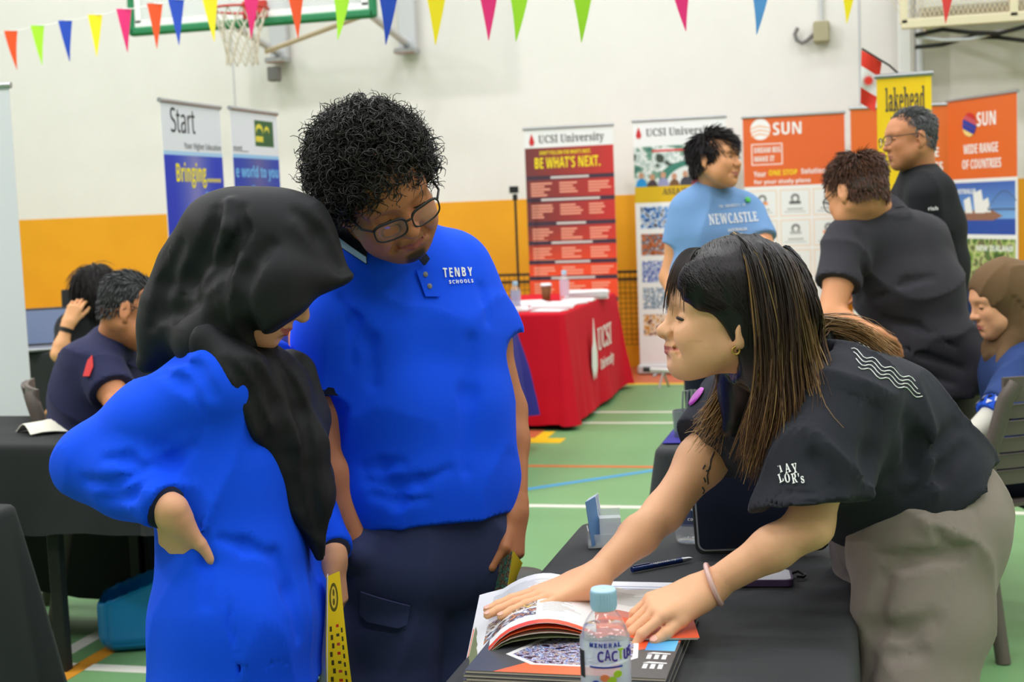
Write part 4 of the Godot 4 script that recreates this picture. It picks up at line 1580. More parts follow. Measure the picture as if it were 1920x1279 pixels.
	tubem("wrist_loop", [Vector3(0.077, 0.006, -0.028), Vector3(0.09, 0.009, -0.032), Vector3(0.102, 0.004, -0.024), Vector3(0.098, 0.004, -0.012), Vector3(0.086, 0.005, -0.014)], 0.0028, M.black_plastic, t, 6)
	# card holder
	t = thing("card_holder", "clear acrylic name card holder at the far left corner of the table", "card holder", Vector3(-0.520, top, -2.66), 0.25)
	boxm("tray", X(Vector3(0, 0.003, 0)), Vector3(0.066, 0.006, 0.052), M.acrylic, t, 0.001)
	boxm("front_lip", X(Vector3(0, 0.014, 0.025)), Vector3(0.066, 0.026, 0.002), M.acrylic, t, 0.0)
	boxm("back", Transform3D(Basis(Vector3.RIGHT, -0.15), Vector3(0.012, 0.035, -0.022)), Vector3(0.045, 0.066, 0.003), M.acrylic, t, 0.0)
	for s: float in [-1.0, 1.0]:
		boxm("side", X(Vector3(s * 0.032, 0.018, 0)), Vector3(0.002, 0.034, 0.05), M.acrylic, t, 0.0)
	boxm("divider", X(Vector3(0.012, 0.03, 0.004)), Vector3(0.042, 0.055, 0.028), M.acrylic, t, 0.0)
	for k in 6:
		var c := thing("name_card", "%s of the blue and white name cards standing in the clear holder" % ["front one", "second", "third", "fourth", "fifth", "rear one"][k], "card", Vector3(-0.536, top + 0.0065, -2.640 - k * 0.0062), 0.25 + 1.15, "name cards in the holder")
		boxm("card", Transform3D(Basis(Vector3.RIGHT, -0.12), Vector3(0, 0.045, 0)), Vector3(0.054, 0.09, 0.0010), M.card_blue if k % 2 == 0 else M.paper, c, 0.0)

	# black round stool behind the far left corner
	t = thing("bar_stool", "black round stool top just behind the table's left edge", "stool", Vector3(-0.745, 0, -2.83))
	b = Buf.new()
	b.lathe(PackedVector2Array([Vector2(0.001, 0.585), Vector2(0.055, 0.585), Vector2(0.06, 0.592), Vector2(0.06, 0.628), Vector2(0.054, 0.636), Vector2(0.001, 0.637)]), Transform3D(), 28)
	mi("seat", b.mesh(), M.black_plastic, t)
	for k in 3:
		var an := TAU * k / 3.0
		tubem("leg", [Vector3(sin(an) * 0.04, 0.59, cos(an) * 0.04), Vector3(sin(an) * 0.09, 0.0, cos(an) * 0.09)], 0.010, M.black_metal, t)

func round_rect(w: float, h: float, r: float) -> PackedVector2Array:
	var p := PackedVector2Array()
	for c in [[1, 1, 0.0], [-1, 1, 0.5], [-1, -1, 1.0], [1, -1, 1.5]]:
		for j in 6:
			var an: float = (c[2] + j / 10.0) * PI
			p.append(Vector2(c[0] * (w / 2 - r) + cos(an) * r, c[1] * (h / 2 - r) + sin(an) * r))
	return p

func build_other_items() -> void:
	var r := RandomNumberGenerator.new()
	r.seed = 55
	# red table: logo, bottles, cup, papers
	var cl := get_node("tablecloth_002")
	var B := Basis(Vector3(0, 0, -1), Vector3(0, 1, 0), Vector3(1, 0, 0))
	lettering("UCSI", "serif_bold", Transform3D(B, Vector3(-1.835, 0.405, -9.40)), 0.52, 0.16, M.ink_white, cl)
	lettering("University", "serif_bold", Transform3D(B, Vector3(-1.825, 0.25, -9.42)), 0.52, 0.10, M.ink_white, cl)
	var b := Buf.new()
	b.plate(PackedVector2Array([Vector2(0, 0.24), Vector2(0.05, 0.08), Vector2(0.10, 0.0), Vector2(0.10, -0.10), Vector2(0.03, -0.18), Vector2(0.0, -0.12), Vector2(-0.04, -0.18), Vector2(-0.09, -0.08), Vector2(-0.07, 0.02), Vector2(-0.03, 0.08)]), Transform3D(B, Vector3(-1.83, 0.41, -9.24)), 0.003)
	mi("emblem", b.mesh(), M.ink_white, cl)
	bottle("water bottle at the near left corner of the red table", Vector3(-2.22, 0.7455, -8.66), 0.20, 0.032, M.wrap_pale, M.cap_blue, true)
	bottle("water bottle in front of the red banner on the red table", Vector3(-2.09, 0.7455, -9.55), 0.22, 0.034, M.wrap_pink, M.cap_blue, true)
	var t := thing("paper_cup", "brown paper cup with a white lid on the red table", "cup", Vector3(-2.27, 0.7455, -9.75))
	b = Buf.new()
	b.lathe(PackedVector2Array([Vector2(0.001, 0), Vector2(0.028, 0.0), Vector2(0.038, 0.105), Vector2(0.001, 0.105)]), Transform3D(), 20)
	mi("cup", b.mesh(), mat(rgb(130, 84, 44), 0.7), t)
	b = Buf.new()
	b.lathe(PackedVector2Array([Vector2(0.001, 0.1), Vector2(0.041, 0.1), Vector2(0.042, 0.11), Vector2(0.036, 0.122), Vector2(0.001, 0.122)]), Transform3D(), 20)
	mi("lid", b.mesh(), M.white_plastic, t)
	var spots := [[-2.33, -8.82, 0.2, 0.30, 0.21, 0.016, "white leaflets piled beside the near bottle on the red table"], [-2.02, -8.72, -0.15, 0.21, 0.16, 0.006, "white sheet at the near right corner of the red table"], [-2.06, -8.98, 0.3, 0.28, 0.20, 0.022, "grey-white brochure pile in the middle of the red table"], [-2.30, -9.2, 0.1, 0.30, 0.22, 0.020, "white brochure pile left of the middle on the red table"], [-2.04, -9.32, -0.2, 0.26, 0.2, 0.012, "brochure with a blue spine on the red table"], [-1.99, -9.85, 0.15, 0.30, 0.24, 0.055, "tall stack of white brochures at the far right of the red table"], [-2.0, -9.58, 0.05, 0.22, 0.16, 0.014, "brochure with a yellow edge by the tall white stack"], [-2.36, -9.55, 0.4, 0.24, 0.18, 0.01, "white sheet near the paper cup"]]
	for q in spots:
		var pt := thing("brochure_pile", q[6], "brochures", Vector3(q[0], 0.7455, q[1]), q[2], "papers on the red table")
		var n := maxi(2, int(q[5] / 0.006))
		for k in n:
			boxm("brochure", X(Vector3(r.randf_range(-0.008, 0.008), (k + 0.5) * q[5] / n, r.randf_range(-0.008, 0.008)), r.randf_range(-0.06, 0.06)), Vector3(q[3], q[5] / n * 0.94, q[4]), [M.paper, M.paper, M.page_grey, M.paper][k % 4] if k < n - 1 or n < 3 else (M.ink_yellow if (q[6] as String).contains("yellow") else M.page_grey if (q[6] as String).contains("blue") else M.paper), pt, 0.0)
	# table behind the tablet: runner, pot of pens
	t = thing("table_runner", "purple cloth runner lying on the table behind the tablet", "runner", Vector3(-0.40, 0.7455, -3.98))
	b = Buf.new()
	var g := []
	for row in 5:
		var gr := []
		for k in 7:
			gr.append(Vector3(-0.17 + k * 0.055, 0.003 + 0.0015 * sin(k * 2.0 + row), 0.17 - row * 0.085))
		g.append(gr)
	b.sheet(g, 7, 0.002)
	mi("cloth", b.mesh(), M.purple_cloth, t)
	t = thing("pen_pot", "grey metal pot holding clips on the table behind the woman's arm", "pot", Vector3(-0.515, 0.749, -3.92))
	b = Buf.new()
	b.lathe(PackedVector2Array([Vector2(0.001, 0.0), Vector2(0.036, 0.0), Vector2(0.040, 0.075), Vector2(0.037, 0.075), Vector2(0.033, 0.006), Vector2(0.001, 0.006)]), Transform3D(), 24)
	mi("pot", b.mesh(), M.tablet_grey, t)
	for k in 3:
		tubem("metal_clip", [Vector3(-0.012 + k * 0.012, 0.05, 0.0), Vector3(-0.008 + k * 0.014, 0.13, 0.004), Vector3(0.016 + k * 0.010, 0.135, 0.004), Vector3(0.012 + k * 0.012, 0.06, 0)], 0.0028, M.steel, t)
	# left: chair, laptop, monitor, white cloth, blue tub
	plastic_chair("grey plastic chair with a slotted back behind the seated man in navy", Vector3(-2.66, 0, -4.50), 2.19, M.chair_plastic)
	plastic_chair("brown-grey plastic chair with a slotted back at the right edge of the picture", Vector3(0.333, 0, -4.640), -2.422, M.chair_plastic)
	t = thing("laptop", "open silver laptop with a lit blue-grey screen at the left", "laptop", Vector3(-4.36, 0.746, -6.72), 0.55)
	boxm("keyboard_base", X(Vector3(0, 0.009, 0.0)), Vector3(0.33, 0.016, 0.23), M.steel, t, 0.004)
	var sc := boxm("lid", Transform3D(Basis(Vector3.RIGHT, -0.30), Vector3(0, 0.115, -0.145)), Vector3(0.33, 0.22, 0.008), M.black_plastic, t)
	boxm("screen", Transform3D(Basis(Vector3.RIGHT, -0.30), Vector3(0, 0.117, -0.140)), Vector3(0.305, 0.19, 0.002), M.laptop_screen, sc, 0.0)
	t = thing("monitor", "black flat panel standing behind the open laptop", "monitor", Vector3(-4.20, 0.746, -7.0), 0.35)
	boxm("panel", Transform3D(Basis(Vector3.RIGHT, -0.12), Vector3(0, 0.17, 0)), Vector3(0.46, 0.29, 0.02), M.black_plastic, t)
	boxm("foot", X(Vector3(0, 0.012, -0.02)), Vector3(0.2, 0.022, 0.14), M.black_plastic, t)
	t = thing("napkin", "crumpled white cloth lying on the black table at the left", "cloth", Vector3(-2.6029, 0.7455, -4.0668), 0.9)
	g = []
	for row in 7:
		var gr := []
		for k in 9:
			var u := k / 8.0
			var v := row / 6.0
			gr.append(Vector3(-0.15 + u * 0.30, 0.006 + 0.040 * sin(v * PI) * (0.6 + 0.4 * sin(u * 5.0)) + 0.006 * sin(u * 9.0 + v * 5.0), 0.075 - v * 0.15 + 0.02 * sin(u * 4.0)))
		g.append(gr)
	b = Buf.new()
	b.sheet(g, 9, 0.003)
	mi("cloth", b.mesh(), M.cream_white, t)
	t = thing("blue_tub", "blue plastic tub on the floor under the left table", "tub", Vector3(-2.27, 0, -4.17), 0.40)
	var f := Field.new()
	f.box(Vector3(0, 0.17, 0), Vector3(0.28, 0.168, 0.12), 0.06, 0.01)
	f.box(Vector3(0, 0.22, 0), Vector3(0.265, 0.20, 0.105), 0.05, 0.004, Basis(), 1)
	f.cut(Vector3(0, 0.27, 0), Vector3(-0.35, 1, 0))
	b = Buf.new()
	f.polygonise(0.012, b)
	mi("shell", b.mesh(), M.tub_blue, t)
	# brochures held by the students
	t = thing("brochure", "folded yellow brochure held by the girl in the black headscarf", "brochure", Vector3(-0.925, 0.60, -2.27))
	var iy := blank(120, 420, rgb(240, 206, 24))
	ellipse(iy, 55, 80, 34, 50, rgb(96, 88, 20))
	ellipse(iy, 55, 80, 22, 38, rgb(226, 196, 60))
	ellipse(iy, 55, 64, 8, 12, rgb(96, 88, 20))
	ellipse(iy, 55, 96, 8, 12, rgb(96, 88, 20))
	for k in 7:
		rect(iy, 22 + (k % 3) * 6, 180 + k * 30, 14, 18, rgb(70, 60, 24))
		rect(iy, 62, 176 + k * 32, 18, 10, [rgb(200, 40, 30), rgb(60, 56, 40), rgb(190, 60, 60)][k % 3])
		rect(iy, 92, 190 + k * 30, 10, 16, rgb(60, 56, 30))
	g = []
	for row in 9:
		var v := row / 8.0
		var gr := []
		for k in 4:
			var u := k / 3.0
			gr.append(lerp(Vector3(-0.9489, 0.5727, -2.2328), Vector3(-0.9459, 0.7786, -2.2541), v).lerp(lerp(Vector3(-0.9139, 0.5605, -2.2719), Vector3(-0.9349, 0.7795, -2.2882), v), u) - t.position + Vector3(0.2509, 0.0957, 0.9633) * (0.006 * sin(v * 4.0)))
		g.append(gr)
	b = Buf.new()
	b.sheet(g, 4, 0.0012)
	mi("front_fold", b.mesh(), printed(iy, 0.5), t)
	g = []
	for row in 9:
		var v := row / 8.0
		var gr := []
		for k in 3:
			var u := k / 2.0
			gr.append(lerp(Vector3(-0.9753, 0.5630, -2.2561), Vector3(-0.9554, 0.7765, -2.2825), v).lerp(lerp(Vector3(-0.9461, 0.5743, -2.2285), Vector3(-0.9430, 0.7799, -2.2498), v), u) - t.position)
		g.append(gr)
	b = Buf.new()
	b.sheet(g, 3, 0.0015)
	mi("back_fold", b.mesh(), M.paper, t)
	t = thing("brochure", "rolled brochure with a yellow edge held by the curly haired student", "brochure", Vector3(-0.70, 0.70, -2.6))
	iy = blank(160, 300, rgb(70, 120, 96))
	photo(iy, 0, 0, 160, 300, [rgb(40, 70, 60), rgb(90, 150, 120), rgb(60, 50, 40), rgb(150, 100, 70), rgb(60, 110, 90)], 61, 0.02)
	g = []
	var g2 := []
	for row in 7:
		var v := row / 6.0
		var gr := []
		var gr2 := []
		for k in 5:
			var u := k / 4.0
			gr.append(lerp(Vector3(-0.7179, 0.6519, -2.5189), Vector3(-0.7058, 0.7385, -2.5514), v).lerp(lerp(Vector3(-0.6867, 0.6617, -2.5072), Vector3(-0.6713, 0.7659, -2.5216), v), u) - t.position + Vector3(0.2509, 0.0957, 0.9633) * (0.008 * sin(u * PI)))
			gr2.append(lerp(Vector3(-0.6867, 0.6617, -2.5072), Vector3(-0.6713, 0.7659, -2.5216), v).lerp(lerp(Vector3(-0.6949, 0.6554, -2.5460), Vector3(-0.6637, 0.7306, -2.5616), v), u) - t.position)
		g.append(gr)
		g2.append(gr2)
	b = Buf.new()
	b.sheet(g, 5, 0.001)
	mi("cover", b.mesh(), printed(iy, 0.4), t)
	b = Buf.new()
	b.sheet(g2, 5, 0.001)
	mi("inner_page", b.mesh(), M.page_yellow, t)

func make_object_materials() -> void:
	M.ink_dark = mat(rgb(58, 54, 58), 0.7)
	M.ink_rose = mat(rgb(206, 84, 96), 0.7)
	M.ink_cream = mat(rgb(244, 214, 130), 0.7)
	M.ink_purple = mat(rgb(72, 44, 150), 0.6)
	M.ink_lime = mat(rgb(170, 206, 40), 0.6)
	M.ink_orange = mat(rgb(236, 130, 80), 0.6)
	M.flag_red = mat(rgb(226, 50, 26), 0.7)
	M.board_glass = glass(Color(0.92, 0.94, 0.94), 0.35, 0.1)
	M.pad_green = mat(rgb(12, 124, 72), 0.5)
	M.hoop_red = mat(rgb(190, 40, 24), 0.5)
	M.rope = mat(rgb(214, 206, 186), 0.9)
	M.beige_pipe = mat(rgb(206, 188, 158), 0.6)
	M.cage_beige = mat(rgb(224, 212, 178), 0.6)
	M.net_brown = mat(rgb(96, 64, 14), 0.8)
	M.page_edge = mat(rgb(214, 200, 184), 0.8)
	M.page_orange = mat(rgb(232, 96, 44), 0.5)
	M.page_yellow = mat(rgb(236, 204, 40), 0.6)
	M.page_grey = mat(rgb(206, 206, 214), 0.7)
	M.cover_grey = mat(rgb(78, 80, 82), 0.4)
	M.cover_olive = mat(rgb(120, 128, 88), 0.5)
	M.maroon = mat(rgb(140, 26, 48), 0.5)
	M.pet = glass(Color(0.95, 0.97, 1.0), 0.12, 0.04)
	M.water = mat(Color(0.94, 0.97, 1.0, 0.02), 0.02)
	M.water.transparency = BaseMaterial3D.TRANSPARENCY_ALPHA
	M.film = glass(Color(0.90, 0.92, 0.98), 0.38, 0.2)
	M.wrap_blue = glass(Color(0.08, 0.22, 0.50), 0.55, 0.2)
	M.wrap_pale = glass(Color(0.75, 0.78, 0.92), 0.6, 0.2)
	M.wrap_pink = glass(Color(0.90, 0.76, 0.84), 0.6, 0.2)
	M.cap_blue = mat(rgb(176, 212, 236), 0.4)
	M.tablet_grey = mat(rgb(150, 154, 160), 0.35, 0.5)
	M.tablet_glass = mat(rgb(30, 34, 46), 0.08)
	M.pen_blue = mat(rgb(20, 44, 100), 0.25)
	M.case_purple = mat(rgb(74, 50, 88), 0.4)
	M.phone_screen = mat(rgb(244, 245, 248), 0.12)
	M.acrylic = glass(Color(0.93, 0.95, 0.96), 0.42, 0.06)
	M.card_blue = mat(rgb(96, 140, 190), 0.5)
	M.laptop_screen = mat(rgb(86, 100, 130), 0.3)
	M.laptop_screen.emission_enabled = true
	M.laptop_screen.emission = rgb(110, 128, 164)
	M.laptop_screen.emission_energy_multiplier = 0.2
	M.cream_white = cloth(rgb(236, 232, 214), 0.9, 0.1, 40.0, 0.3)
	M.tub_blue = mat(rgb(0, 120, 180), 0.35)
# ---------------------------------------------------------------- people
# head frame: origin between the ears, y up, z towards the face, x to the figure's left; head about 0.23 high at scale 1
var lowface := 1.0
var tips := []
func hv(h: Transform3D, s: float, x: float, y: float, z: float) -> Vector3:
	if y < 0.0:
		y *= lowface
	return h * (Vector3(x, y, z) * s)

func head_field(f: Field, h: Transform3D, s: float, o := {}) -> void:
	var B := h.basis
	var jaw: float = o.get("jaw", 1.0)
	var fat: float = o.get("fat", 0.0)
	var nose: float = o.get("nose", 1.0)
	var smile: float = o.get("smile", 0.0)
	var k := 0.02 * s
	f.ell(hv(h, s, 0, 0.032, -0.018), Vector3(0.0745, 0.086, 0.094) * s, k, B)
	f.ell(hv(h, s, 0, 0.030, 0.030), Vector3(0.063, 0.062, 0.060) * s, 0.03 * s, B)
	f.ell(hv(h, s, 0, -0.040, 0.030), Vector3(0.057 * jaw, 0.066 * lowface, 0.056) * s, 0.03 * s, B)
	f.ell(hv(h, s, 0, -0.082, 0.052), Vector3(0.031 * jaw, 0.027 * lowface, 0.032) * s, 0.03 * s, B)
	f.ball(hv(h, s, 0, -0.098, 0.066), 0.0135 * s, 0.022 * s)
	for e: float in [-1.0, 1.0]:
		f.cap(hv(h, s, e * 0.054 * jaw, -0.050, 0.0), hv(h, s, e * 0.022 * jaw, -0.092, 0.054), 0.016 * s, 0.014 * s, 0.03 * s)
		f.ball(hv(h, s, e * 0.038, -0.026, 0.058), (0.021 + fat) * s, 0.03 * s)
		f.ball(hv(h, s, e * 0.040, -0.062, 0.040), (0.022 + fat) * s, 0.03 * s)
		if smile > 0.0:
			f.ball(hv(h, s, e * 0.036, -0.036, 0.068), (0.010 + 0.007 * smile) * s, 0.022 * s)
		f.cap(hv(h, s, e * 0.012, 0.026, 0.080), hv(h, s, e * 0.046, 0.024, 0.066), 0.010 * s, 0.009 * s, 0.022 * s)
		f.ell(hv(h, s, e * 0.031, 0.004, 0.096), Vector3(0.019, 0.010, 0.014) * s, 0.018 * s, B, 1)
		f.ell(hv(h, s, e * 0.0315, 0.003, 0.0725), Vector3(0.0150, 0.0112, 0.0125) * s, 0.004 * s, B)
	# nose
	f.cap(hv(h, s, 0, 0.018, 0.082), hv(h, s, 0, -0.026, 0.1005 * (0.5 + 0.5 * nose) + 0.0), 0.0075 * s, 0.0095 * s, 0.014 * s)
	f.ball(hv(h, s, 0, -0.029, 0.1010 + 0.006 * (nose - 1.0)), 0.0112 * s, 0.010 * s)
	for e: float in [-1.0, 1.0]:
		f.ell(hv(h, s, e * 0.0125, -0.032, 0.090), Vector3(0.0085, 0.0075, 0.0105) * s, 0.008 * s, B)
		f.ball(hv(h, s, e * 0.0065, -0.041, 0.0985), 0.0032 * s, 0.004 * s, 1)
	# mouth
	f.ell(hv(h, s, 0, -0.0635, 0.074), Vector3(0.026, 0.020, 0.016) * s, 0.016 * s, B)
	var cy := 0.006 * smile
	for e: float in [-1.0, 1.0]:
		f.cap(hv(h, s, e * 0.003, -0.0585, 0.0905), hv(h, s, e * 0.023, -0.0625 + cy, 0.0795), 0.0048 * s, 0.0022 * s, 0.006 * s)
		f.cap(hv(h, s, 0, -0.0715, 0.0885), hv(h, s, e * 0.020, -0.0665 + cy, 0.0795), 0.0060 * s, 0.0026 * s, 0.006 * s)
		f.cap(hv(h, s, 0, -0.0648, 0.0975), hv(h, s, e * 0.026, -0.0640 + cy, 0.0815), 0.0018 * s, 0.0014 * s, 0.003 * s, 1)
		if smile > 0.0:
			f.cap(hv(h, s, e * 0.021, -0.034, 0.088), hv(h, s, e * 0.034, -0.066, 0.077), 0.0022 * s, 0.0022 * s, 0.012 * s, 1)
	f.ell(hv(h, s, 0, -0.083, 0.092), Vector3(0.016, 0.005, 0.008) * s, 0.012 * s, B, 1)
	# ears
	if o.get("ears", true):
		for e: float in [-1.0, 1.0]:
			var eb := B * Basis(Vector3.UP, e * 0.45) * Basis(Vector3.RIGHT, -0.2)
			f.ell(hv(h, s, e * 0.0775, -0.006, -0.016), Vector3(0.0075, 0.031, 0.0185) * s, 0.006 * s, eb)
			f.ball(hv(h, s, e * 0.075, -0.036, -0.006), 0.0078 * s, 0.008 * s)
			f.ell(hv(h, s, e * 0.0885, -0.004, -0.012), Vector3(0.005, 0.019, 0.0105) * s, 0.004 * s, eb, 1)
			f.ball(hv(h, s, e * 0.0775, -0.010, -0.002), 0.0055 * s, 0.004 * s)

# colours of a face, by place on the head
func head_colour(p: Vector3, h: Transform3D, s: float, o: Dictionary) -> Color:
	var q := (h.affine_inverse() * p) / s
	if q.y < 0.0:
		q.y /= o.get("lowface", 1.0)
	var skin: Color = o.skin
	var c := skin
	var ax := absf(q.x)
	var smile: float = o.get("smile", 0.0)
	# lips
	var ly := -0.0648 + 0.006 * smile * smoothstep(0.0, 0.025, ax)
	var up := ly + lerpf(0.0085, 0.0015, smoothstep(0.002, 0.026, ax))
	var dn := ly - lerpf(0.0125, 0.0020, smoothstep(0.0, 0.025, ax))
	if q.z > 0.06 and ax < 0.0265:
		var t := smoothstep(up + 0.002, up - 0.001, q.y) * smoothstep(dn - 0.002, dn + 0.001, q.y)
		c = c.lerp(o.get("lips", skin), t)
	# rosy cheeks, nose and ears: more blood under the skin
	var warm := exp(-pow(Vector3(ax - 0.045, q.y + 0.03, q.z - 0.06).length() / 0.024, 2.0)) * 0.5 + exp(-pow(Vector3(ax, q.y + 0.03, q.z - 0.103).length() / 0.014, 2.0)) * 0.4
	c = c.lerp(Color(c.r * 1.02, c.g * 0.86, c.b * 0.82), warm)
	# beard
	var beard: float = o.get("beard", 0.0)
	if beard > 0.0:
		var bb: Color = o.get("beard_colour", Color(0.02, 0.018, 0.016))
		var m := smoothstep(-0.078, -0.090, q.y) * smoothstep(0.030, 0.012, ax) * smoothstep(0.03, 0.05, q.z)
		m = maxf(m, smoothstep(-0.048, -0.054, q.y) * smoothstep(-0.062, -0.057, q.y) * smoothstep(0.03, 0.02, ax) * 0.35 * smoothstep(0.06, 0.075, q.z))
		m = maxf(m, smoothstep(-0.05, -0.09, q.y) * 0.35 * smoothstep(-0.02, 0.02, q.z))
		c = c.lerp(bb, clampf(m * beard, 0, 0.96))
	var stub: float = o.get("stubble", 0.0)
	if stub > 0.0:
		var m2 := smoothstep(-0.035, -0.07, q.y) * smoothstep(-0.03, 0.02, q.z)
		c = c.lerp(Color(c.r * 0.6, c.g * 0.6, c.b * 0.62), m2 * stub)
	return c

# brows, lash lines drawn as fine tufts of hair standing on the skin; eyes as balls behind the lids
func face_details(parent: Node, h: Transform3D, s: float, o: Dictionary) -> void:
	var dark: Color = o.get("brow_colour", Color(0.015, 0.012, 0.01))
	for e: float in [-1.0, 1.0]:
		var b := Buf.new()
		var bt: float = o.get("brow", 1.0)
		var pts := PackedVector3Array([hv(h, s, e * 0.014, 0.0215, 0.0880), hv(h, s, e * 0.026, 0.0265, 0.0865), hv(h, s, e * 0.038, 0.0275, 0.0800), hv(h, s, e * 0.050, 0.0215, 0.0685)])
		b.tube(pts, PackedFloat32Array([0.0020 * bt * s, 0.0032 * bt * s, 0.0028 * bt * s, 0.0008 * s]), 6, dark, dark, true, 0.6)
		mi("eyebrow", b.mesh(), M.hairy, parent)
	var lid: float = o.get("lid", 0.0)
	for e: float in [-1.0, 1.0]:
		var b := Buf.new()
		var pts := PackedVector3Array()
		var rr := PackedFloat32Array()
		for j in 9:
			var t := j / 8.0
			var x := lerpf(0.0175, 0.0465, t)
			var y := 0.0015 + lid + 0.0042 * sin(t * PI) * (o.get("eye_arc", 1.0) as float) - 0.001 * t
			# on the surface of the eye ellipsoid
			var ex := (x - 0.0315) / 0.0152
			var ey := (y - 0.003) / 0.0115
			var ez := sqrt(maxf(0.0, 1.0 - ex * ex - ey * ey))
			pts.append(hv(h, s, e * x, y, 0.0725 + 0.0130 * ez + 0.0004))
			rr.append(s * (0.0007 + 0.0011 * sin(t * PI * 0.9)) * (o.get("lash", 1.0) as float))
		b.tube(pts, rr, 5, dark, dark)
		mi("eyelash", b.mesh(), M.hairy, parent)
	if o.get("eyes", false):
		for e: float in [-1.0, 1.0]:
			var eye: MeshInstance3D
			for part in 2:
				var pts := PackedVector3Array()
				var rr := PackedFloat32Array()
				var cx := 0.0315 if part == 0 else 0.0315 + e * (o.get("gaze", 0.0) as float)
				for j in 5:
					var t := j / 4.0 * 2.0 - 1.0
					var x := cx + t * (0.0105 if part == 0 else 0.0042)
					var ex := (x - 0.0315) / 0.0152
					var ez := sqrt(maxf(0.0, 1.0 - ex * ex))
					pts.append(hv(h, s, e * x, 0.0012, 0.0725 + 0.0126 * ez + (0.0004 if part else 0.0)))
					rr.append(s * (0.0034 if part else 0.0030) * sqrt(maxf(0.05, 1.0 - t * t)))
				var cc := Color(0.62, 0.58, 0.54) if part == 0 else Color(0.02, 0.014, 0.01)
				var b := Buf.new()
				b.tube(pts, rr, 8, cc, cc, true, 0.35, (h.basis * Vector3.UP))
				if part == 0:
					eye = mi("eye", b.mesh(), M.skin, parent)
				else:
					mi("iris", b.mesh(), M.skin, eye)

# hand frame: origin at the wrist, x towards the fingers, y out of the back of the hand, z to the thumb side
func hand_frame(wrist: Vector3, to_fingers: Vector3, back: Vector3, flip: bool) -> Transform3D:
	var x := to_fingers.normalized()
	var y := (back - x * back.dot(x)).normalized()
	var z := x.cross(y)
	if flip:
		z = -z
	return Transform3D(Basis(x, y, z), wrist)

# curls: per finger [index, middle, ring, little] the bend at each joint; thumb: [out, down, bend]
func hand_field(f: Field, t: Transform3D, s: float, curls: Array, spread: float, thumb: Array) -> void:
	var k := 0.010 * s
	var P := func(x: float, y: float, z: float) -> Vector3: return t * (Vector3(x, y, z) * s)
	# palm
	f.cap(P.call(-0.01, 0, 0.008), P.call(0.02, 0, 0.012), 0.0215 * s, 0.019 * s, 0.015 * s)
	f.cap(P.call(-0.01, 0, -0.008), P.call(0.02, 0, -0.012), 0.0215 * s, 0.018 * s, 0.015 * s)
	var zs := [0.029, 0.0095, -0.0095, -0.028]
	var xs := [0.088, 0.092, 0.087, 0.079]
	for j in 4:
		f.cap(P.call(0.012, 0, zs[j] * 0.55), P.call(xs[j], 0.001, zs[j]), 0.0155 * s, 0.0105 * s, 0.016 * s)
	var ln := [[0.044, 0.026, 0.020], [0.048, 0.030, 0.021], [0.044, 0.028, 0.021], [0.034, 0.021, 0.019]]
	var rr := [0.0088, 0.0090, 0.0086, 0.0076]
	for j in 4:
		var yaw: float = (1.5 - j) * spread
		var pitch := 0.0
		var p := Vector3(xs[j], 0.001, zs[j])
		for q in 3:
			pitch += curls[j][q]
			var d := Vector3(cos(pitch) * cos(yaw), -sin(pitch), cos(pitch) * sin(yaw))
			var n: Vector3 = p + d * ln[j][q]
			f.cap(t * (p * s), t * (n * s), rr[j] * (1.0 - 0.09 * q) * s, rr[j] * (0.93 - 0.1 * q) * s, 0.004 * s)
			if q == 2:
				tips.append([t * (n * s), t.basis * d, t.basis * Vector3(sin(pitch) * cos(yaw), cos(pitch), sin(pitch) * sin(yaw)), rr[j] * 0.8 * s])
			p = n
	# thumb
	var tb := Vector3(0.020, -0.004, 0.020)
	var out: float = thumb[0]
	var down: float = thumb[1]
	var d1 := Vector3(cos(out) * cos(down), -sin(down), sin(out) * cos(down))
	var t1 := tb + d1 * 0.046
	var o2: float = out - thumb[2] * 0.6
	var d2 := Vector3(cos(o2) * cos(down), -sin(down), sin(o2) * cos(down))
	var t2 := t1 + d2 * 0.033
	var o3: float = o2 - thumb[2]
	var d3 := Vector3(cos(o3) * cos(down), -sin(down), sin(o3) * cos(down))
	var t3 := t2 + d3 * 0.024
	f.cap(t * (tb * s), t * (t1 * s), 0.0155 * s, 0.0112 * s, 0.018 * s)
	f.cap(t * (t1 * s), t * (t2 * s), 0.0108 * s, 0.0098 * s, 0.005 * s)
	f.cap(t * (t2 * s), t * (t3 * s), 0.0098 * s, 0.0078 * s, 0.004 * s)
	tips.append([t * (t3 * s), t.basis * d3, t.basis * Vector3(0, 1, 0), 0.0085 * s])

# nails on the finger ends noted while the hand was made
func nails(parent: Node) -> void:
	for tp in tips:
		var d: Vector3 = (tp[1] as Vector3).normalized()
		var up: Vector3 = tp[2]
		up = (up - d * up.dot(d)).normalized()
		var x := d.cross(up)
		var r: float = tp[3]
		var b := Buf.new()
		var g := []
		for row in 5:
			var v := row / 4.0
			var gr := []
			for k in 5:
				var u := k / 4.0 * 2.0 - 1.0
				var w := 0.82 * r * sqrt(maxf(0.05, 1.0 - pow(absf(v * 2.0 - 1.0), 3.0)))
				gr.append((tp[0] as Vector3) + d * (r * 0.75 - v * r * 1.55) + x * (u * w) + up * (r * 0.98 * sqrt(1.0 - 0.5 * u * u) * (0.80 + 0.2 * v) + 0.0004))
			g.append(gr)
		b.sheet(g, 5)
		mi("fingernail", b.mesh(), M.nail, parent)
	tips = []

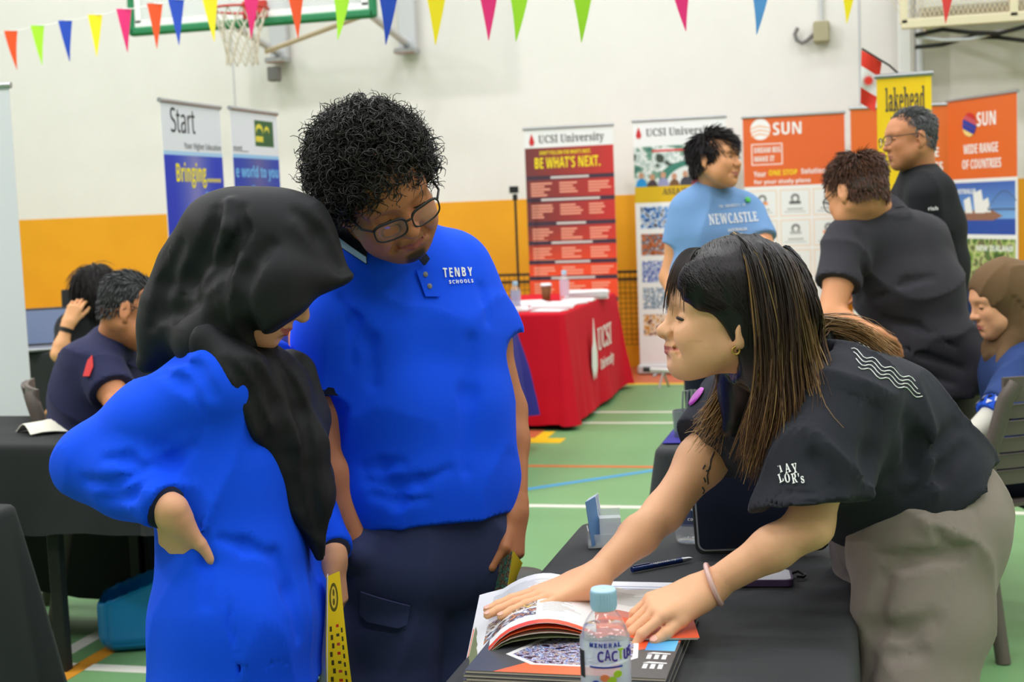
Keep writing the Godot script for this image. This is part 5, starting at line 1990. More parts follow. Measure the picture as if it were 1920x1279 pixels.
# strands: list of [points, radius, colour at root, colour at tip]
func strand(b: Buf, pts: PackedVector3Array, r: float, c0: Color, c1: Color, sides := 3, tip := 0.25) -> void:
	var rr := PackedFloat32Array()
	var n := pts.size()
	for j in n:
		var t := float(j) / (n - 1)
		rr.append(r * lerpf(1.0, tip, smoothstep(0.55, 1.0, t)))
	b.tube(pts, rr, sides, c0, c1, false, 1.0, Vector3.ZERO, 1.8)

# short combed hair on a head: roots all over the scalp region where keep says so, lying along comb
func short_hair(parent: Node, h: Transform3D, s: float, count: int, length: float, o: Dictionary) -> void:
	var r := RandomNumberGenerator.new()
	r.seed = o.get("seed", 5)
	var b := Buf.new()
	var c0: Color = o.get("colour", Color(0.012, 0.011, 0.011))
	var c1: Color = o.get("tip", c0)
	var rad: float = o.get("radius", 0.0016)
	var comb: Vector3 = o.get("comb", Vector3(0, -0.4, 1.0))
	var lift: float = o.get("lift", 0.5)
	var front: float = o.get("front", 0.062)
	var low: float = o.get("low", -0.045)
	var made := 0
	var tries := 0
	while made < count and tries < count * 8:
		tries += 1
		var d := Vector3(r.randfn(), r.randfn(), r.randfn()).normalized()
		var q := Vector3(0, 0.032, -0.018) + d * Vector3(0.0755, 0.087, 0.095)
		# hairline: forehead, temples, ears, nape
		var hl := lerpf(front, 0.012, smoothstep(0.045, 0.07, absf(q.x))) if q.z > 0.01 else lerpf(low, 0.0, smoothstep(-0.07, 0.01, q.z))
		if q.y < hl:
			continue
		if q.z > 0.0 and absf(q.x) > 0.06 and q.y < 0.02 and q.z > 0.02:
			continue
		made += 1
		var nrm := (d / Vector3(0.0755, 0.087, 0.095)).normalized()
		if q.y < 0.005 and q.z < 0.0:
			# below the widest part the hair lies on the nape
			var fl := Vector2(q.x / 0.0755, (q.z + 0.018) / 0.095).normalized()
			var dn := clampf((0.005 - q.y) / 0.08, 0.0, 1.0)
			q.x = fl.x * 0.0745 * (1.0 - 0.25 * dn)
			q.z = -0.018 + fl.y * 0.094 * (1.0 - 0.30 * dn)
			nrm = Vector3(fl.x, -0.1, fl.y).normalized()
		var cd := comb
		if o.get("radial", false):
			cd = Vector3(q.x * 8.0, -0.5, q.z * 6.0)
		if q.z < -0.02:
			cd = cd.lerp(Vector3(q.x * 3.0, -1.0, -0.1), smoothstep(-0.02, -0.07, q.z))
		cd = cd.lerp(Vector3(q.x * 1.0, -1.0, 0.1), smoothstep(0.05, 0.07, absf(q.x)))
		cd = (cd - nrm * cd.dot(nrm)).normalized() + Vector3(r.randfn(), r.randfn(), r.randfn()) * 0.16
		var up := smoothstep(0.02, 0.1, q.y)
		var L: float = length * lerpf(o.get("side", 0.5), 1.0, up) * r.randf_range(0.75, 1.15)
		var pts := PackedVector3Array()
		var p := q - nrm * 0.002
		var dir := (nrm * lift * r.randf_range(0.7, 1.3) + cd).normalized()
		for j in 5:
			pts.append(h * (p * s))
			p += dir * L / 4.0
			dir = (dir + cd * 0.25 - nrm * 0.22 * lift + h.basis.transposed() * Vector3(0, -(o.get("gravity", 0.0) as float), 0)).normalized()
		var mix := r.randf()
		var cc := c0.lerp(o.get("second", c0), mix if mix > 0.55 else 0.0)
		strand(b, pts, rad * s, cc, c1.lerp(o.get("second", c1), mix if mix > 0.55 else 0.0))
	var hn := mi("hair", b.mesh(), M.hairy, parent)
	hn.set_meta("kind", "stuff")
	# scalp cover under the strands
	var f := Field.new()
	f.ell(hv(h, s, 0, 0.033, -0.019), Vector3(0.0765, 0.0885, 0.0960) * s, 0.01 * s, h.basis)
	if low < -0.06:
		f.ell(hv(h, s, 0, -0.022, -0.045), Vector3(0.068, 0.060, 0.062) * s, 0.02 * s, h.basis)
	f.cut(hv(h, s, 0, front - 0.004, 0.08), h.basis * Vector3(0, -1.0, 0.62), 0.01)
	f.cut(hv(h, s, 0, low, -0.09), h.basis * Vector3(0, -1, 0.20), 0.01)
	for e: float in [-1.0, 1.0]:
		f.ell(hv(h, s, e * 0.085, -0.020, 0.016), Vector3(0.03, 0.036, 0.040) * s, 0.01, h.basis, 1)
	var hb := Buf.new()
	f.polygonise(0.006 * s, hb, null, c0)
	mi("hair_cap", hb.mesh(), M.hairy, parent)

func spectacles(parent: Node, h: Transform3D, s: float, o := {}) -> void:
	var g := Node3D.new()
	g.name = "spectacles"
	parent.add_child(g, true)
	var w: float = o.get("w", 0.026)
	var ht: float = o.get("h", 0.019)
	var y0: float = o.get("y", 0.0)
	var z0: float = o.get("z", 0.104)
	var r: float = o.get("r", 0.0014)
	var m: Material = o.get("mat", M.black_plastic)
	for e: float in [-1.0, 1.0]:
		var pts := PackedVector3Array()
		var out := PackedVector2Array()
		var rr := PackedFloat32Array()
		for j in 33:
			var an := TAU * j / 32.0
			var cx := signf(cos(an)) * pow(absf(cos(an)), 0.6) * w
			var cy := signf(sin(an)) * pow(absf(sin(an)), 0.62) * ht
			pts.append(hv(h, s, e * (0.0335 + cx), y0 + cy, z0 - 0.010 * pow((0.0335 + cx) / 0.06, 2)))
			rr.append(r * s * (1.35 if sin(an) > 0.3 else 0.9))
		var b := Buf.new()
		b.tube(pts, rr, 6, Color.WHITE, Color.WHITE, false)
		mi("rim", b.mesh(), m, g)
		var lb := Buf.new()
		var ring := []
		for row in 2:
			var rw := []
			for j in 33:
				rw.append(pts[j] if row == 1 else hv(h, s, e * 0.0335, y0, z0 - 0.002))
			ring.append(rw)
		lb.sheet(ring, 33)
		mi("lens", lb.mesh(), M.lens, g)
		tubem("temple_arm", [hv(h, s, e * (0.0335 + w), y0 + ht * 0.6, z0 - 0.010), hv(h, s, e * 0.074, y0 + ht * 0.55, z0 - 0.03), hv(h, s, e * 0.083, 0.012, 0.0), hv(h, s, e * 0.081, -0.006, -0.022)], r * 1.2 * s, m, g, 6)
	tubem("bridge", [hv(h, s, -0.0335 + w, y0 + 0.005, z0 - 0.001), hv(h, s, 0, y0 + 0.008, z0 + 0.002), hv(h, s, 0.0335 - w, y0 + 0.005, z0 - 0.001)], r * 1.1 * s, m, g, 6)

func make_people_materials() -> void:
	M.skin = vmat(0.5)
	M.skin.metallic_specular = 0.4
	M.skin.subsurf_scatter_enabled = false
	M.hairy = vmat(0.38)
	M.hairy.metallic_specular = 0.4
	M.tee_black = cloth(rgb(44, 45, 52), 0.9, 0.3, 40.0, 0.3)
	M.trouser_grey = cloth(rgb(146, 134, 124), 0.85, 0.2, 40.0, 0.3)
	M.shirt_blue = cloth(rgb(2, 80, 240), 0.85, 0.1, 40.0, 0.35)
	M.hijab_black = cloth(rgb(24, 24, 27), 0.6, 0.12, 60.0, 0.1)
	M.navy = cloth(rgb(50, 57, 92), 0.85, 0.3, 40.0, 0.35)
	M.navy_dark = cloth(rgb(20, 24, 42), 0.85, 0.3, 40.0, 0.35)
	M.stripe_blue = cloth(rgb(176, 206, 232), 0.85, 0.1, 40.0, 0.3)
	M.sky_tee = cloth(rgb(118, 158, 206), 0.9, 0.2, 40.0, 0.3)
	M.polo_grey = cloth(rgb(58, 56, 62), 0.85, 0.3, 40.0, 0.3)
	M.polo_black = cloth(rgb(30, 31, 34), 0.85, 0.3, 40.0, 0.3)
	M.polo_navy = cloth(rgb(42, 44, 76), 0.85, 0.3, 40.0, 0.3)
	M.jeans = cloth(rgb(40, 56, 96), 0.85, 0.3, 40.0, 0.3)
	M.tunic_blue = cloth(rgb(44, 66, 118), 0.85, 0.3, 40.0, 0.3)
	M.cream = cloth(rgb(216, 212, 198), 0.85, 0.2, 40.0, 0.3)
	M.cuff_blue = cloth(rgb(30, 80, 190), 0.85, 0.1, 40.0, 0.3)
	M.scarf_brown = cloth(rgb(112, 86, 58), 0.8, 0.3, 60.0, 0.2)
	M.ink_navy = mat(rgb(24, 32, 66), 0.7)
	M.badge_green = mat(rgb(60, 190, 70), 0.5)
	M.hair_matt = vmat(0.95)
	M.hair_matt.metallic_specular = 0.1
	M.nail = mat(rgb(236, 176, 156), 0.3)
	M.lens = glass(Color(0.9, 0.92, 1.0), 0.06, 0.02)
# torso as rings: each [centre, half width vector, radius]; neighbours joined
func torso(f: Field, rings: Array, k := 0.07) -> void:
	for j in rings.size():
		var c: Vector3 = rings[j][0]
		var w: Vector3 = rings[j][1]
		var r: float = rings[j][2]
		f.cap(c - w, c + w, r, r, k)
		if j + 1 < rings.size():
			var c2: Vector3 = rings[j + 1][0]
			var w2: Vector3 = rings[j + 1][1]
			var r2: float = rings[j + 1][2]
			f.cap(c - w, c2 - w2, r, r2, k)
			f.cap(c, c2, r, r2, k)
			f.cap(c + w, c2 + w2, r, r2, k)

func fold_noise(seed_: int, freq: float) -> FastNoiseLite:
	var n := FastNoiseLite.new()
	n.seed = seed_
	n.frequency = freq
	n.fractal_octaves = 1
	n.noise_type = FastNoiseLite.TYPE_SIMPLEX_SMOOTH
	return n

# a soft raised crease in cloth from p to q
func crease(f: Field, p: Vector3, q: Vector3, r: float, k := 0.02) -> void:
	f.cap(p, q, r, r * 0.6, k)

func guide_hair(b: Buf, guides: Array, count: int, r: RandomNumberGenerator, rad: float, palette: Array, segs := 12, wild := 0.004) -> void:
	# guides: [points (5), spread at root, spread at tip, colour at root, colour at tip, share]
	for g in guides:
		var cps: Array = g[0]
		var n := int(count * (g[5] as float))
		for q in n:
			var off := Vector3(r.randfn(), r.randfn(), r.randfn()).limit_length(1.6)
			var cut := r.randf_range(0.82, 1.0)
			var wob := Vector3(r.randfn(), r.randfn(), r.randfn()) * wild
			var ph := r.randf() * TAU
			var pts := PackedVector3Array()
			for j in segs:
				var t := cut * j / (segs - 1.0)
				var x := t * (cps.size() - 1)
				var k := mini(int(x), cps.size() - 2)
				var p0: Vector3 = cps[maxi(k - 1, 0)]
				var p1: Vector3 = cps[k]
				var p2: Vector3 = cps[k + 1]
				var p3: Vector3 = cps[mini(k + 2, cps.size() - 1)]
				var p := p1.cubic_interpolate(p2, p0, p3, x - k)
				p += off * lerpf(g[1] * 0.45, g[2], pow(t, 0.8)) + wob * sin(t * 5.0 + ph) * t
				pts.append(p)
			var c0: Color = g[3]
			var c1: Color = g[4]
			var m := r.randf()
			if palette.size() > 0 and m < 0.24:
				c1 = palette[r.randi() % palette.size()]
				if m < 0.03:
					c0 = c1.lerp(c0, 0.5)
			strand(b, pts, rad * r.randf_range(0.7, 1.3), c0, c1)

func build_leaning_woman() -> void:
	var t := thing("person", "woman leaning over the table in a black printed T-shirt, long brown-streaked hair, grey trousers", "person", Vector3(0.13, 0, -2.35))
	var inv := Transform3D(Basis(), -t.position)
	var skin := lin(236, 178, 136)
	var o := {"skin": skin, "lips": lin(196, 112, 104), "smile": 0.7, "brow": 0.8, "lash": 1.7, "lid": -0.002, "eye_arc": 0.6, "brow_colour": Color(0.03, 0.022, 0.018), "jaw": 0.93, "nose": 0.9, "lowface": 0.82}
	var H := frame_of(Vector3(-0.2256, 1.2242, -2.2057) + inv.origin, Vector3(-0.9317, 0.1484, 0.3317), Vector3(0.1238, 0.9855, -0.0783))
	var hs := 0.96
	var body := Buf.new()
	var f := Field.new()
	lowface = 0.82
	head_field(f, H, hs, o)
	var nb: Vector3 = Vector3(-0.1154, 1.1364, -2.3295) + inv.origin
	f.cap(hv(H, hs, 0, -0.035, -0.035), nb, 0.047, 0.058, 0.035)
	var cf := func(p: Vector3) -> Color: return head_colour(p, H, hs, o)
	f.polygonise(0.003, body, cf)
	lowface = 1.0
	var shL: Vector3 = Vector3(-0.0610, 1.0897, -2.1937) + inv.origin
	var shR: Vector3 = Vector3(-0.2336, 1.0396, -2.4967) + inv.origin
	var elL: Vector3 = Vector3(-0.0932, 0.9234, -2.1065) + inv.origin
	var wrL: Vector3 = Vector3(-0.2562, 0.8227, -2.0852) + inv.origin
	var elR: Vector3 = Vector3(-0.3519, 0.8856, -2.3468) + inv.origin
	var wrR: Vector3 = Vector3(-0.4488, 0.8102, -2.1583) + inv.origin
	var hipL: Vector3 = Vector3(0.0811, 0.8603, -2.3325) + inv.origin
	var hipR: Vector3 = Vector3(0.0378, 0.8132, -2.5449) + inv.origin
	var knL: Vector3 = Vector3(0.0583, 0.5955, -2.2379) + inv.origin
	var knR: Vector3 = Vector3(-0.0039, 0.5185, -2.4632) + inv.origin
	var anL := Vector3(knL.x + 0.10, 0.07, knL.z - 0.02)
	var anR := Vector3(knR.x + 0.08, 0.07, knR.z - 0.04)
	# skin: trunk, arms and legs in one figure
	f = Field.new()
	var chest := (shL + shR) / 2
	var pel := (hipL + hipR) / 2
	torso(f, [[pel, (hipL - hipR) * 0.3, 0.085], [pel.lerp(chest, 0.5) + Vector3(0, 0.02, 0), (hipL - hipR) * 0.25, 0.075], [chest, (shL - shR) * 0.26, 0.05]], 0.05)
	f.cap(chest, nb, 0.042, 0.05, 0.03)
	for a in [[shL, elL, wrL], [shR, elR, wrR]]:
		f.cap(a[0], (a[0] as Vector3).lerp(a[1], 0.5), 0.032, 0.042, 0.03)
		f.cap((a[0] as Vector3).lerp(a[1], 0.5), a[1], 0.040, 0.0325, 0.03)
		f.cap(a[1], (a[1] as Vector3).lerp(a[2], 0.35), 0.0325, 0.0315, 0.02)
		f.cap((a[1] as Vector3).lerp(a[2], 0.35), a[2], 0.0315, 0.0222, 0.02)
	for a in [[hipL, knL, anL], [hipR, knR, anR]]:
		f.cap(a[0], a[1], 0.075, 0.05, 0.03)
		f.cap(a[1], a[2], 0.05, 0.035, 0.03)
	var tat := []
	for q in [[Vector3(-0.1991, 1.0951, -1.7845), Vector3(-0.2039, 1.0842, -1.7822), Vector3(-0.2055, 1.0719, -1.7805), Vector3(-0.2102, 1.0693, -1.7790)], [Vector3(-0.2054, 1.0760, -1.7810), Vector3(-0.2089, 1.0638, -1.7788), Vector3(-0.2078, 1.0527, -1.7780)], [Vector3(-0.2114, 1.0776, -1.7796), Vector3(-0.2142, 1.0722, -1.7783)], [Vector3(-0.2130, 1.0612, -1.7775), Vector3(-0.2111, 1.0556, -1.7775)], [Vector3(-0.2152, 1.0489, -1.7757), Vector3(-0.2126, 1.0446, -1.7760), Vector3(-0.2146, 1.0406, -1.7750)]]:
		var tp := PackedVector3Array()
		for w: Vector3 in q:
			tp.append(meet(f, w + inv.origin, w - Vector3(0, 1.42, 0)).origin)
		tat.append(tp)
	f.polygonise(0.009, body, null, skin)
	# hands
	f = Field.new()
	var hR := hand_frame(wrR, Vector3(-0.5763, 0.7926, -2.0299) + inv.origin - wrR, Vector3(-0.1, 1, 0.15), false)
	hand_field(f, hR, 0.98, [[0.02, 0.10, 0.05], [0.0, 0.10, 0.06], [-0.02, 0.10, 0.08], [0.02, 0.12, 0.10]], 0.05, [0.30, 0.12, 0.05])
	f.cap(wrR.lerp(elR, 0.2), wrR, 0.0240, 0.0215, 0.02)
	f.polygonise(0.003, body, null, skin)
	f = Field.new()
	var hL := hand_frame(wrL + (elL - wrL) * 0.0, Vector3(-0.3693, 0.7978, -2.0013) + inv.origin - wrL, Vector3(-0.25, 1, 0.45), true)
	hand_field(f, hL, 0.98, [[0.35, 0.5, 0.4], [0.45, 0.6, 0.4], [0.5, 0.7, 0.4], [0.5, 0.7, 0.4]], 0.04, [0.35, 0.2, 0.15])
	f.cap(wrL.lerp(elL, 0.2), wrL, 0.0240, 0.0215, 0.02)
	f.polygonise(0.003, body, null, skin)
	var bodyn := mi("body", body.mesh(), M.skin, t)
	nails(bodyn)
	face_details(t, H, hs, o)
	for tp: PackedVector3Array in tat:
		var tb := Buf.new()
		var trr := PackedFloat32Array()
		trr.resize(tp.size())
		trr.fill(0.0013)
		tb.tube(tp, trr, 6)
		mi("tattoo", tb.mesh(), M.ink_dark, t)
	# T-shirt
	f = Field.new()
	var lat0 := (hipL - hipR) * 0.5
	var wst: Vector3 = Vector3(0.0548, 0.9171, -2.4351) + inv.origin
	f.chain([shL + Vector3(0.02, 0.0, 0), shL.lerp(elL, 0.4), shL.lerp(elL, 0.96)], [0.072, 0.078, 0.092], 0.04)
	f.chain([shR, shR.lerp(elR, 0.5)], [0.076, 0.072], 0.04)
	f.trim(Vector3(-0.0868, 0.9600, -2.1014) + inv.origin, Vector3(0.1431, -0.9958, 0.1136), 0.13, 0.1)
	f.trim(shR.lerp(elR, 0.38), elR - shR, 0.13, 0.12)
	f.cap(shL.lerp(elL, 0.76), shL.lerp(elL, 0.97), 0.056, 0.074, 0.004, 1)
	torso(f, [[wst, lat0 * 0.72, 0.108], [Vector3(0.0023, 0.9594, -2.4256) + inv.origin, lat0 * 0.62, 0.098], [Vector3(-0.0540, 1.0270, -2.3969) + inv.origin, (shL - shR) * 0.24, 0.095], [chest + Vector3(0.035, 0.0, 0), (shL - shR) * 0.32, 0.078]], 0.07)
	f.cap(chest + Vector3(0.03, 0, 0), nb, 0.075, 0.062, 0.05)
	f.cap(nb, hv(H, hs, 0, -0.075, -0.055), 0.062, 0.052, 0.03)
	f.trim(nb.lerp(hv(H, hs, 0, -0.075, -0.055), 0.35), hv(H, hs, 0, -0.06, -0.05) - nb, 0.1, 0.1)
	# the front hanging down
	f.cap(Vector3(-0.0332, 0.9265, -2.3715) + inv.origin, Vector3(0.0192, 0.9378, -2.3863) + inv.origin, 0.07, 0.085, 0.05)
	f.cap(Vector3(-0.0454, 0.9222, -2.3057) + inv.origin, Vector3(-0.0432, 0.9239, -2.4517) + inv.origin, 0.034, 0.05, 0.05)
	# waist hem
	f.cut(Vector3(0.1066, 0.9213, -2.4178) + inv.origin, Vector3(0.6629, -1.0225, -0.0711))
	fold_line(f, [Vector3(0.0024, 1.1703, -1.6368), Vector3(-0.0031, 1.1216, -1.6306), Vector3(-0.0133, 1.0730, -1.6231)], inv.origin, 0.014, 0.025)
	fold_line(f, [Vector3(0.0251, 1.0898, -1.6347), Vector3(0.0552, 1.1130, -1.6449), Vector3(0.0915, 1.1483, -1.6578)], inv.origin, 0.012, 0.03)
	fold_line(f, [Vector3(0.0367, 1.0709, -1.6359), Vector3(0.0728, 1.0939, -1.6476), Vector3(0.1030, 1.1233, -1.6584)], inv.origin, 0.010, 0.025)
	fold_line(f, [Vector3(-0.0813, 1.1554, -1.6136), Vector3(-0.0639, 1.1179, -1.6143), Vector3(-0.0467, 1.0744, -1.6145)], inv.origin, 0.008, 0.025)
	fold_line(f, [Vector3(-0.0449, 1.1955, -1.6270), Vector3(-0.0212, 1.1866, -1.6323), Vector3(0.0025, 1.1752, -1.6373)], inv.origin, 0.005, 0.01)
	fold_line(f, [Vector3(0.0380, 1.1566, -1.6447), Vector3(0.0495, 1.1316, -1.6453), Vector3(0.0431, 1.1013, -1.6406)], inv.origin, 0.012, 0.03)
	fold_line(f, [Vector3(-0.1092, 1.0800, -1.5988), Vector3(-0.0705, 1.0784, -1.6087), Vector3(-0.0196, 1.0916, -1.6233)], inv.origin, 0.002, 0.004)
	var fn := fold_noise(4, 5.0)
	var ax := (chest - pel).normalized()
	f.disp = func(p: Vector3) -> float:
		return 0.006 * fn.get_noise_3dv(p) - 0.012 * ridges(fn, p * 1.0 + Vector3(3, 3, 3), Vector3(0.5, 0.75, 0.3).normalized(), 0.7)
	f.dmax = 0.018
	var b := Buf.new()
	f.polygonise(0.007, b)
	var tee := mi("t_shirt", b.mesh(), M.tee_black, t)
	wrapped(f, "TAY", "serif_bold", Vector3(-0.1340, 1.0119, -2.0631) + inv.origin, Vector3(0.9431, -0.0295, -0.3465), Vector3(-0.1541, -0.0997, -0.9881), 0.028, 0.0155, M.ink_white, tee)
	wrapped(f, "LOR's", "serif_bold", Vector3(-0.1342, 0.9977, -2.0616) + inv.origin, Vector3(0.9431, -0.0295, -0.3465), Vector3(-0.1541, -0.0997, -0.9881), 0.036, 0.0155, M.ink_white, tee)
	# wavy white print across the back
	for k in 4:
		var wl := PackedVector3Array()
		var wr_ := PackedFloat32Array()
		for j in 22:
			var u := j / 21.0
			var q: Vector3 = lerp(Vector3(-0.0249, 1.2251, -1.7909), Vector3(0.0527, 1.1810, -1.8067), u) + Vector3(0.0028, -0.0071, -0.0000) * k + Vector3(0.0146, 0.9946, -0.1026) * (0.003 * sin(u * 22.0 + k * 1.3))
			var mm := meet(f, q + inv.origin, q - Vector3(0, 1.42, 0))
			wl.append(mm.origin + Vector3(0, 0.001, 0))
			wr_.append(0.0009)
		var wb := Buf.new()
		wb.tube(wl, wr_, 5)
		mi("back_print", wb.mesh(), M.ink_white, tee)
	var bm := meet(f, Vector3(-0.2650, 1.1113, -2.1842) + inv.origin, Vector3(-0.1355, -0.1502, -0.9879))
	var bd := Buf.new()
	bd.lathe(PackedVector2Array([Vector2(0.020, 0), Vector2(0.019, 0.003), Vector2(0.014, 0.004), Vector2(0, 0.0042)]), Transform3D(Basis(bm.basis.x, bm.basis.z, -bm.basis.y), bm.origin + bm.basis.z * 0.002), 24)
	mi("badge", bd.mesh(), mat(rgb(190, 70, 190), 0.3), tee)
	# trousers
	f = Field.new()
	var lat := (hipL - hipR) * 0.5
	torso(f, [[Vector3(0.0705, 0.9001, -2.4375) + inv.origin, lat * 0.60, 0.080], [Vector3(0.0733, 0.8471, -2.4329) + inv.origin, lat * 0.72, 0.108]], 0.06)
	f.cap(Vector3(0.1105, 0.8824, -2.3631) + inv.origin, Vector3(0.0971, 0.8458, -2.5221) + inv.origin, 0.078, 0.078, 0.06)
	f.cap(Vector3(0.0454, 0.8463, -2.4463) + inv.origin, Vector3(0.0725, 0.8681, -2.4556) + inv.origin, 0.075, 0.085, 0.06)
	f.chain([hipL, hipL.lerp(knL, 0.5), knL, anL], [0.108, 0.098, 0.085, 0.075], 0.05)
	f.chain([hipR, hipR.lerp(knR, 0.5), knR, anR], [0.100, 0.090, 0.080, 0.075], 0.03)
	f.cut(Vector3(0.1702, 1.0268, -2.4553) + inv.origin, Vector3(0.3519, 0.8812, -0.1792))
	f.cut(Vector3(0, 0.06, 0), Vector3(0, -1, 0))
	# slanting pocket opening and side seam
	fold_line(f, [Vector3(0.0654, 1.0759, -1.6439), Vector3(0.0636, 1.0361, -1.6394), Vector3(0.0746, 1.0142, -1.6401), Vector3(0.0953, 1.0048, -1.6446), Vector3(0.1145, 1.0126, -1.6504)], inv.origin, 0.008, 0.012)
	fold_line(f, [Vector3(0.0604, 1.0638, -1.6414), Vector3(0.0588, 1.0333, -1.6379), Vector3(0.0715, 1.0083, -1.6387)], inv.origin, 0.006, 0.012, true)
	fold_line(f, [Vector3(0.0059, 1.0048, -1.6213), Vector3(0.0356, 0.9975, -1.6283), Vector3(0.0953, 1.0011, -1.6442)], inv.origin, 0.010, 0.02)
	fold_line(f, [Vector3(0.0116, 0.9832, -1.6206), Vector3(0.0296, 0.9916, -1.6262)], inv.origin, 0.012, 0.02)
	fold_line(f, [Vector3(0.0114, 0.9740, -1.6197), Vector3(-0.0043, 0.9195, -1.6102), Vector3(-0.0111, 0.8592, -1.6024)], inv.origin, 0.012, 0.025)
	fold_line(f, [Vector3(0.0983, 1.0010, -1.6450), Vector3(0.0704, 0.9287, -1.6305), Vector3(0.0395, 0.8571, -1.6154)], inv.origin, 0.0025, 0.004)
	fold_line(f, [Vector3(0.0106, 0.9189, -1.6140), Vector3(0.0344, 0.9118, -1.6195), Vector3(0.0614, 0.9260, -1.6279)], inv.origin, 0.008, 0.03)
	fold_line(f, [Vector3(0.0221, 0.8878, -1.6139), Vector3(0.0460, 0.8899, -1.6203)], inv.origin, 0.008, 0.03)
	fold_line(f, [Vector3(0.0947, 1.0869, -1.6526), Vector3(0.1139, 1.0494, -1.6538), Vector3(0.1182, 1.0186, -1.6519)], inv.origin, 0.0025, 0.005)
	fold_line(f, [Vector3(0.0936, 1.0900, -1.6526), Vector3(0.1338, 1.1086, -1.6649)], inv.origin, 0.002, 0.004)
	var fn2 := fold_noise(9, 4.0)
	f.disp = func(p: Vector3) -> float:
		return 0.005 * fn2.get_noise_3dv(p) - 0.010 * ridges(fn2, p * 1.1, Vector3(0.8, -0.5, 0.3).normalized(), 0.75)
	f.dmax = 0.012
	b = Buf.new()
	f.polygonise(0.008, b)
	mi("trousers", b.mesh(), M.trouser_grey, t)
	for a in [anL, anR]:
		b = Buf.new()
		f = Field.new()
		f.cap(a + Vector3(0.03, -0.025, 0), a + Vector3(-0.14, -0.035, 0), 0.042, 0.034, 0.02)
		f.cut(Vector3(0, 0.002, 0), Vector3(0, -1, 0))
		f.polygonise(0.01, b)
		mi("shoe", b.mesh(), M.black_plastic, t)
	woman_hair(t, H, hs, inv.origin)
	# earring, bangle
	b = Buf.new()
	var ring := PackedVector3Array()
	var rr := PackedFloat32Array()
	for j in 17:
		var an := TAU * j / 16
		ring.append(hv(H, hs, 0.079, -0.040 + 0.006 * cos(an), -0.004 + 0.006 * sin(an)))
		rr.append(0.0022)
	b.tube(ring, rr, 6)
	mi("earring", b.mesh(), mat(rgb(190, 150, 80), 0.25, 0.9), t)
	b = Buf.new()
	ring = PackedVector3Array()
	rr = PackedFloat32Array()
	var ad := (wrL - elL).normalized()
	var bc := wrL.lerp(elL, 0.10)
	var bx := ad.cross(Vector3.UP).normalized()
	var by := ad.cross(bx)
	for j in 33:
		var an := TAU * j / 32
		ring.append(bc + bx * cos(an) * 0.032 + by * sin(an) * 0.031 + ad * 0.006 * sin(an))
		rr.append(0.0042)
	b.tube(ring, rr, 8)
	var pk := mat(rgb(226, 186, 176), 0.2)
	mi("bangle", b.mesh(), pk, t)

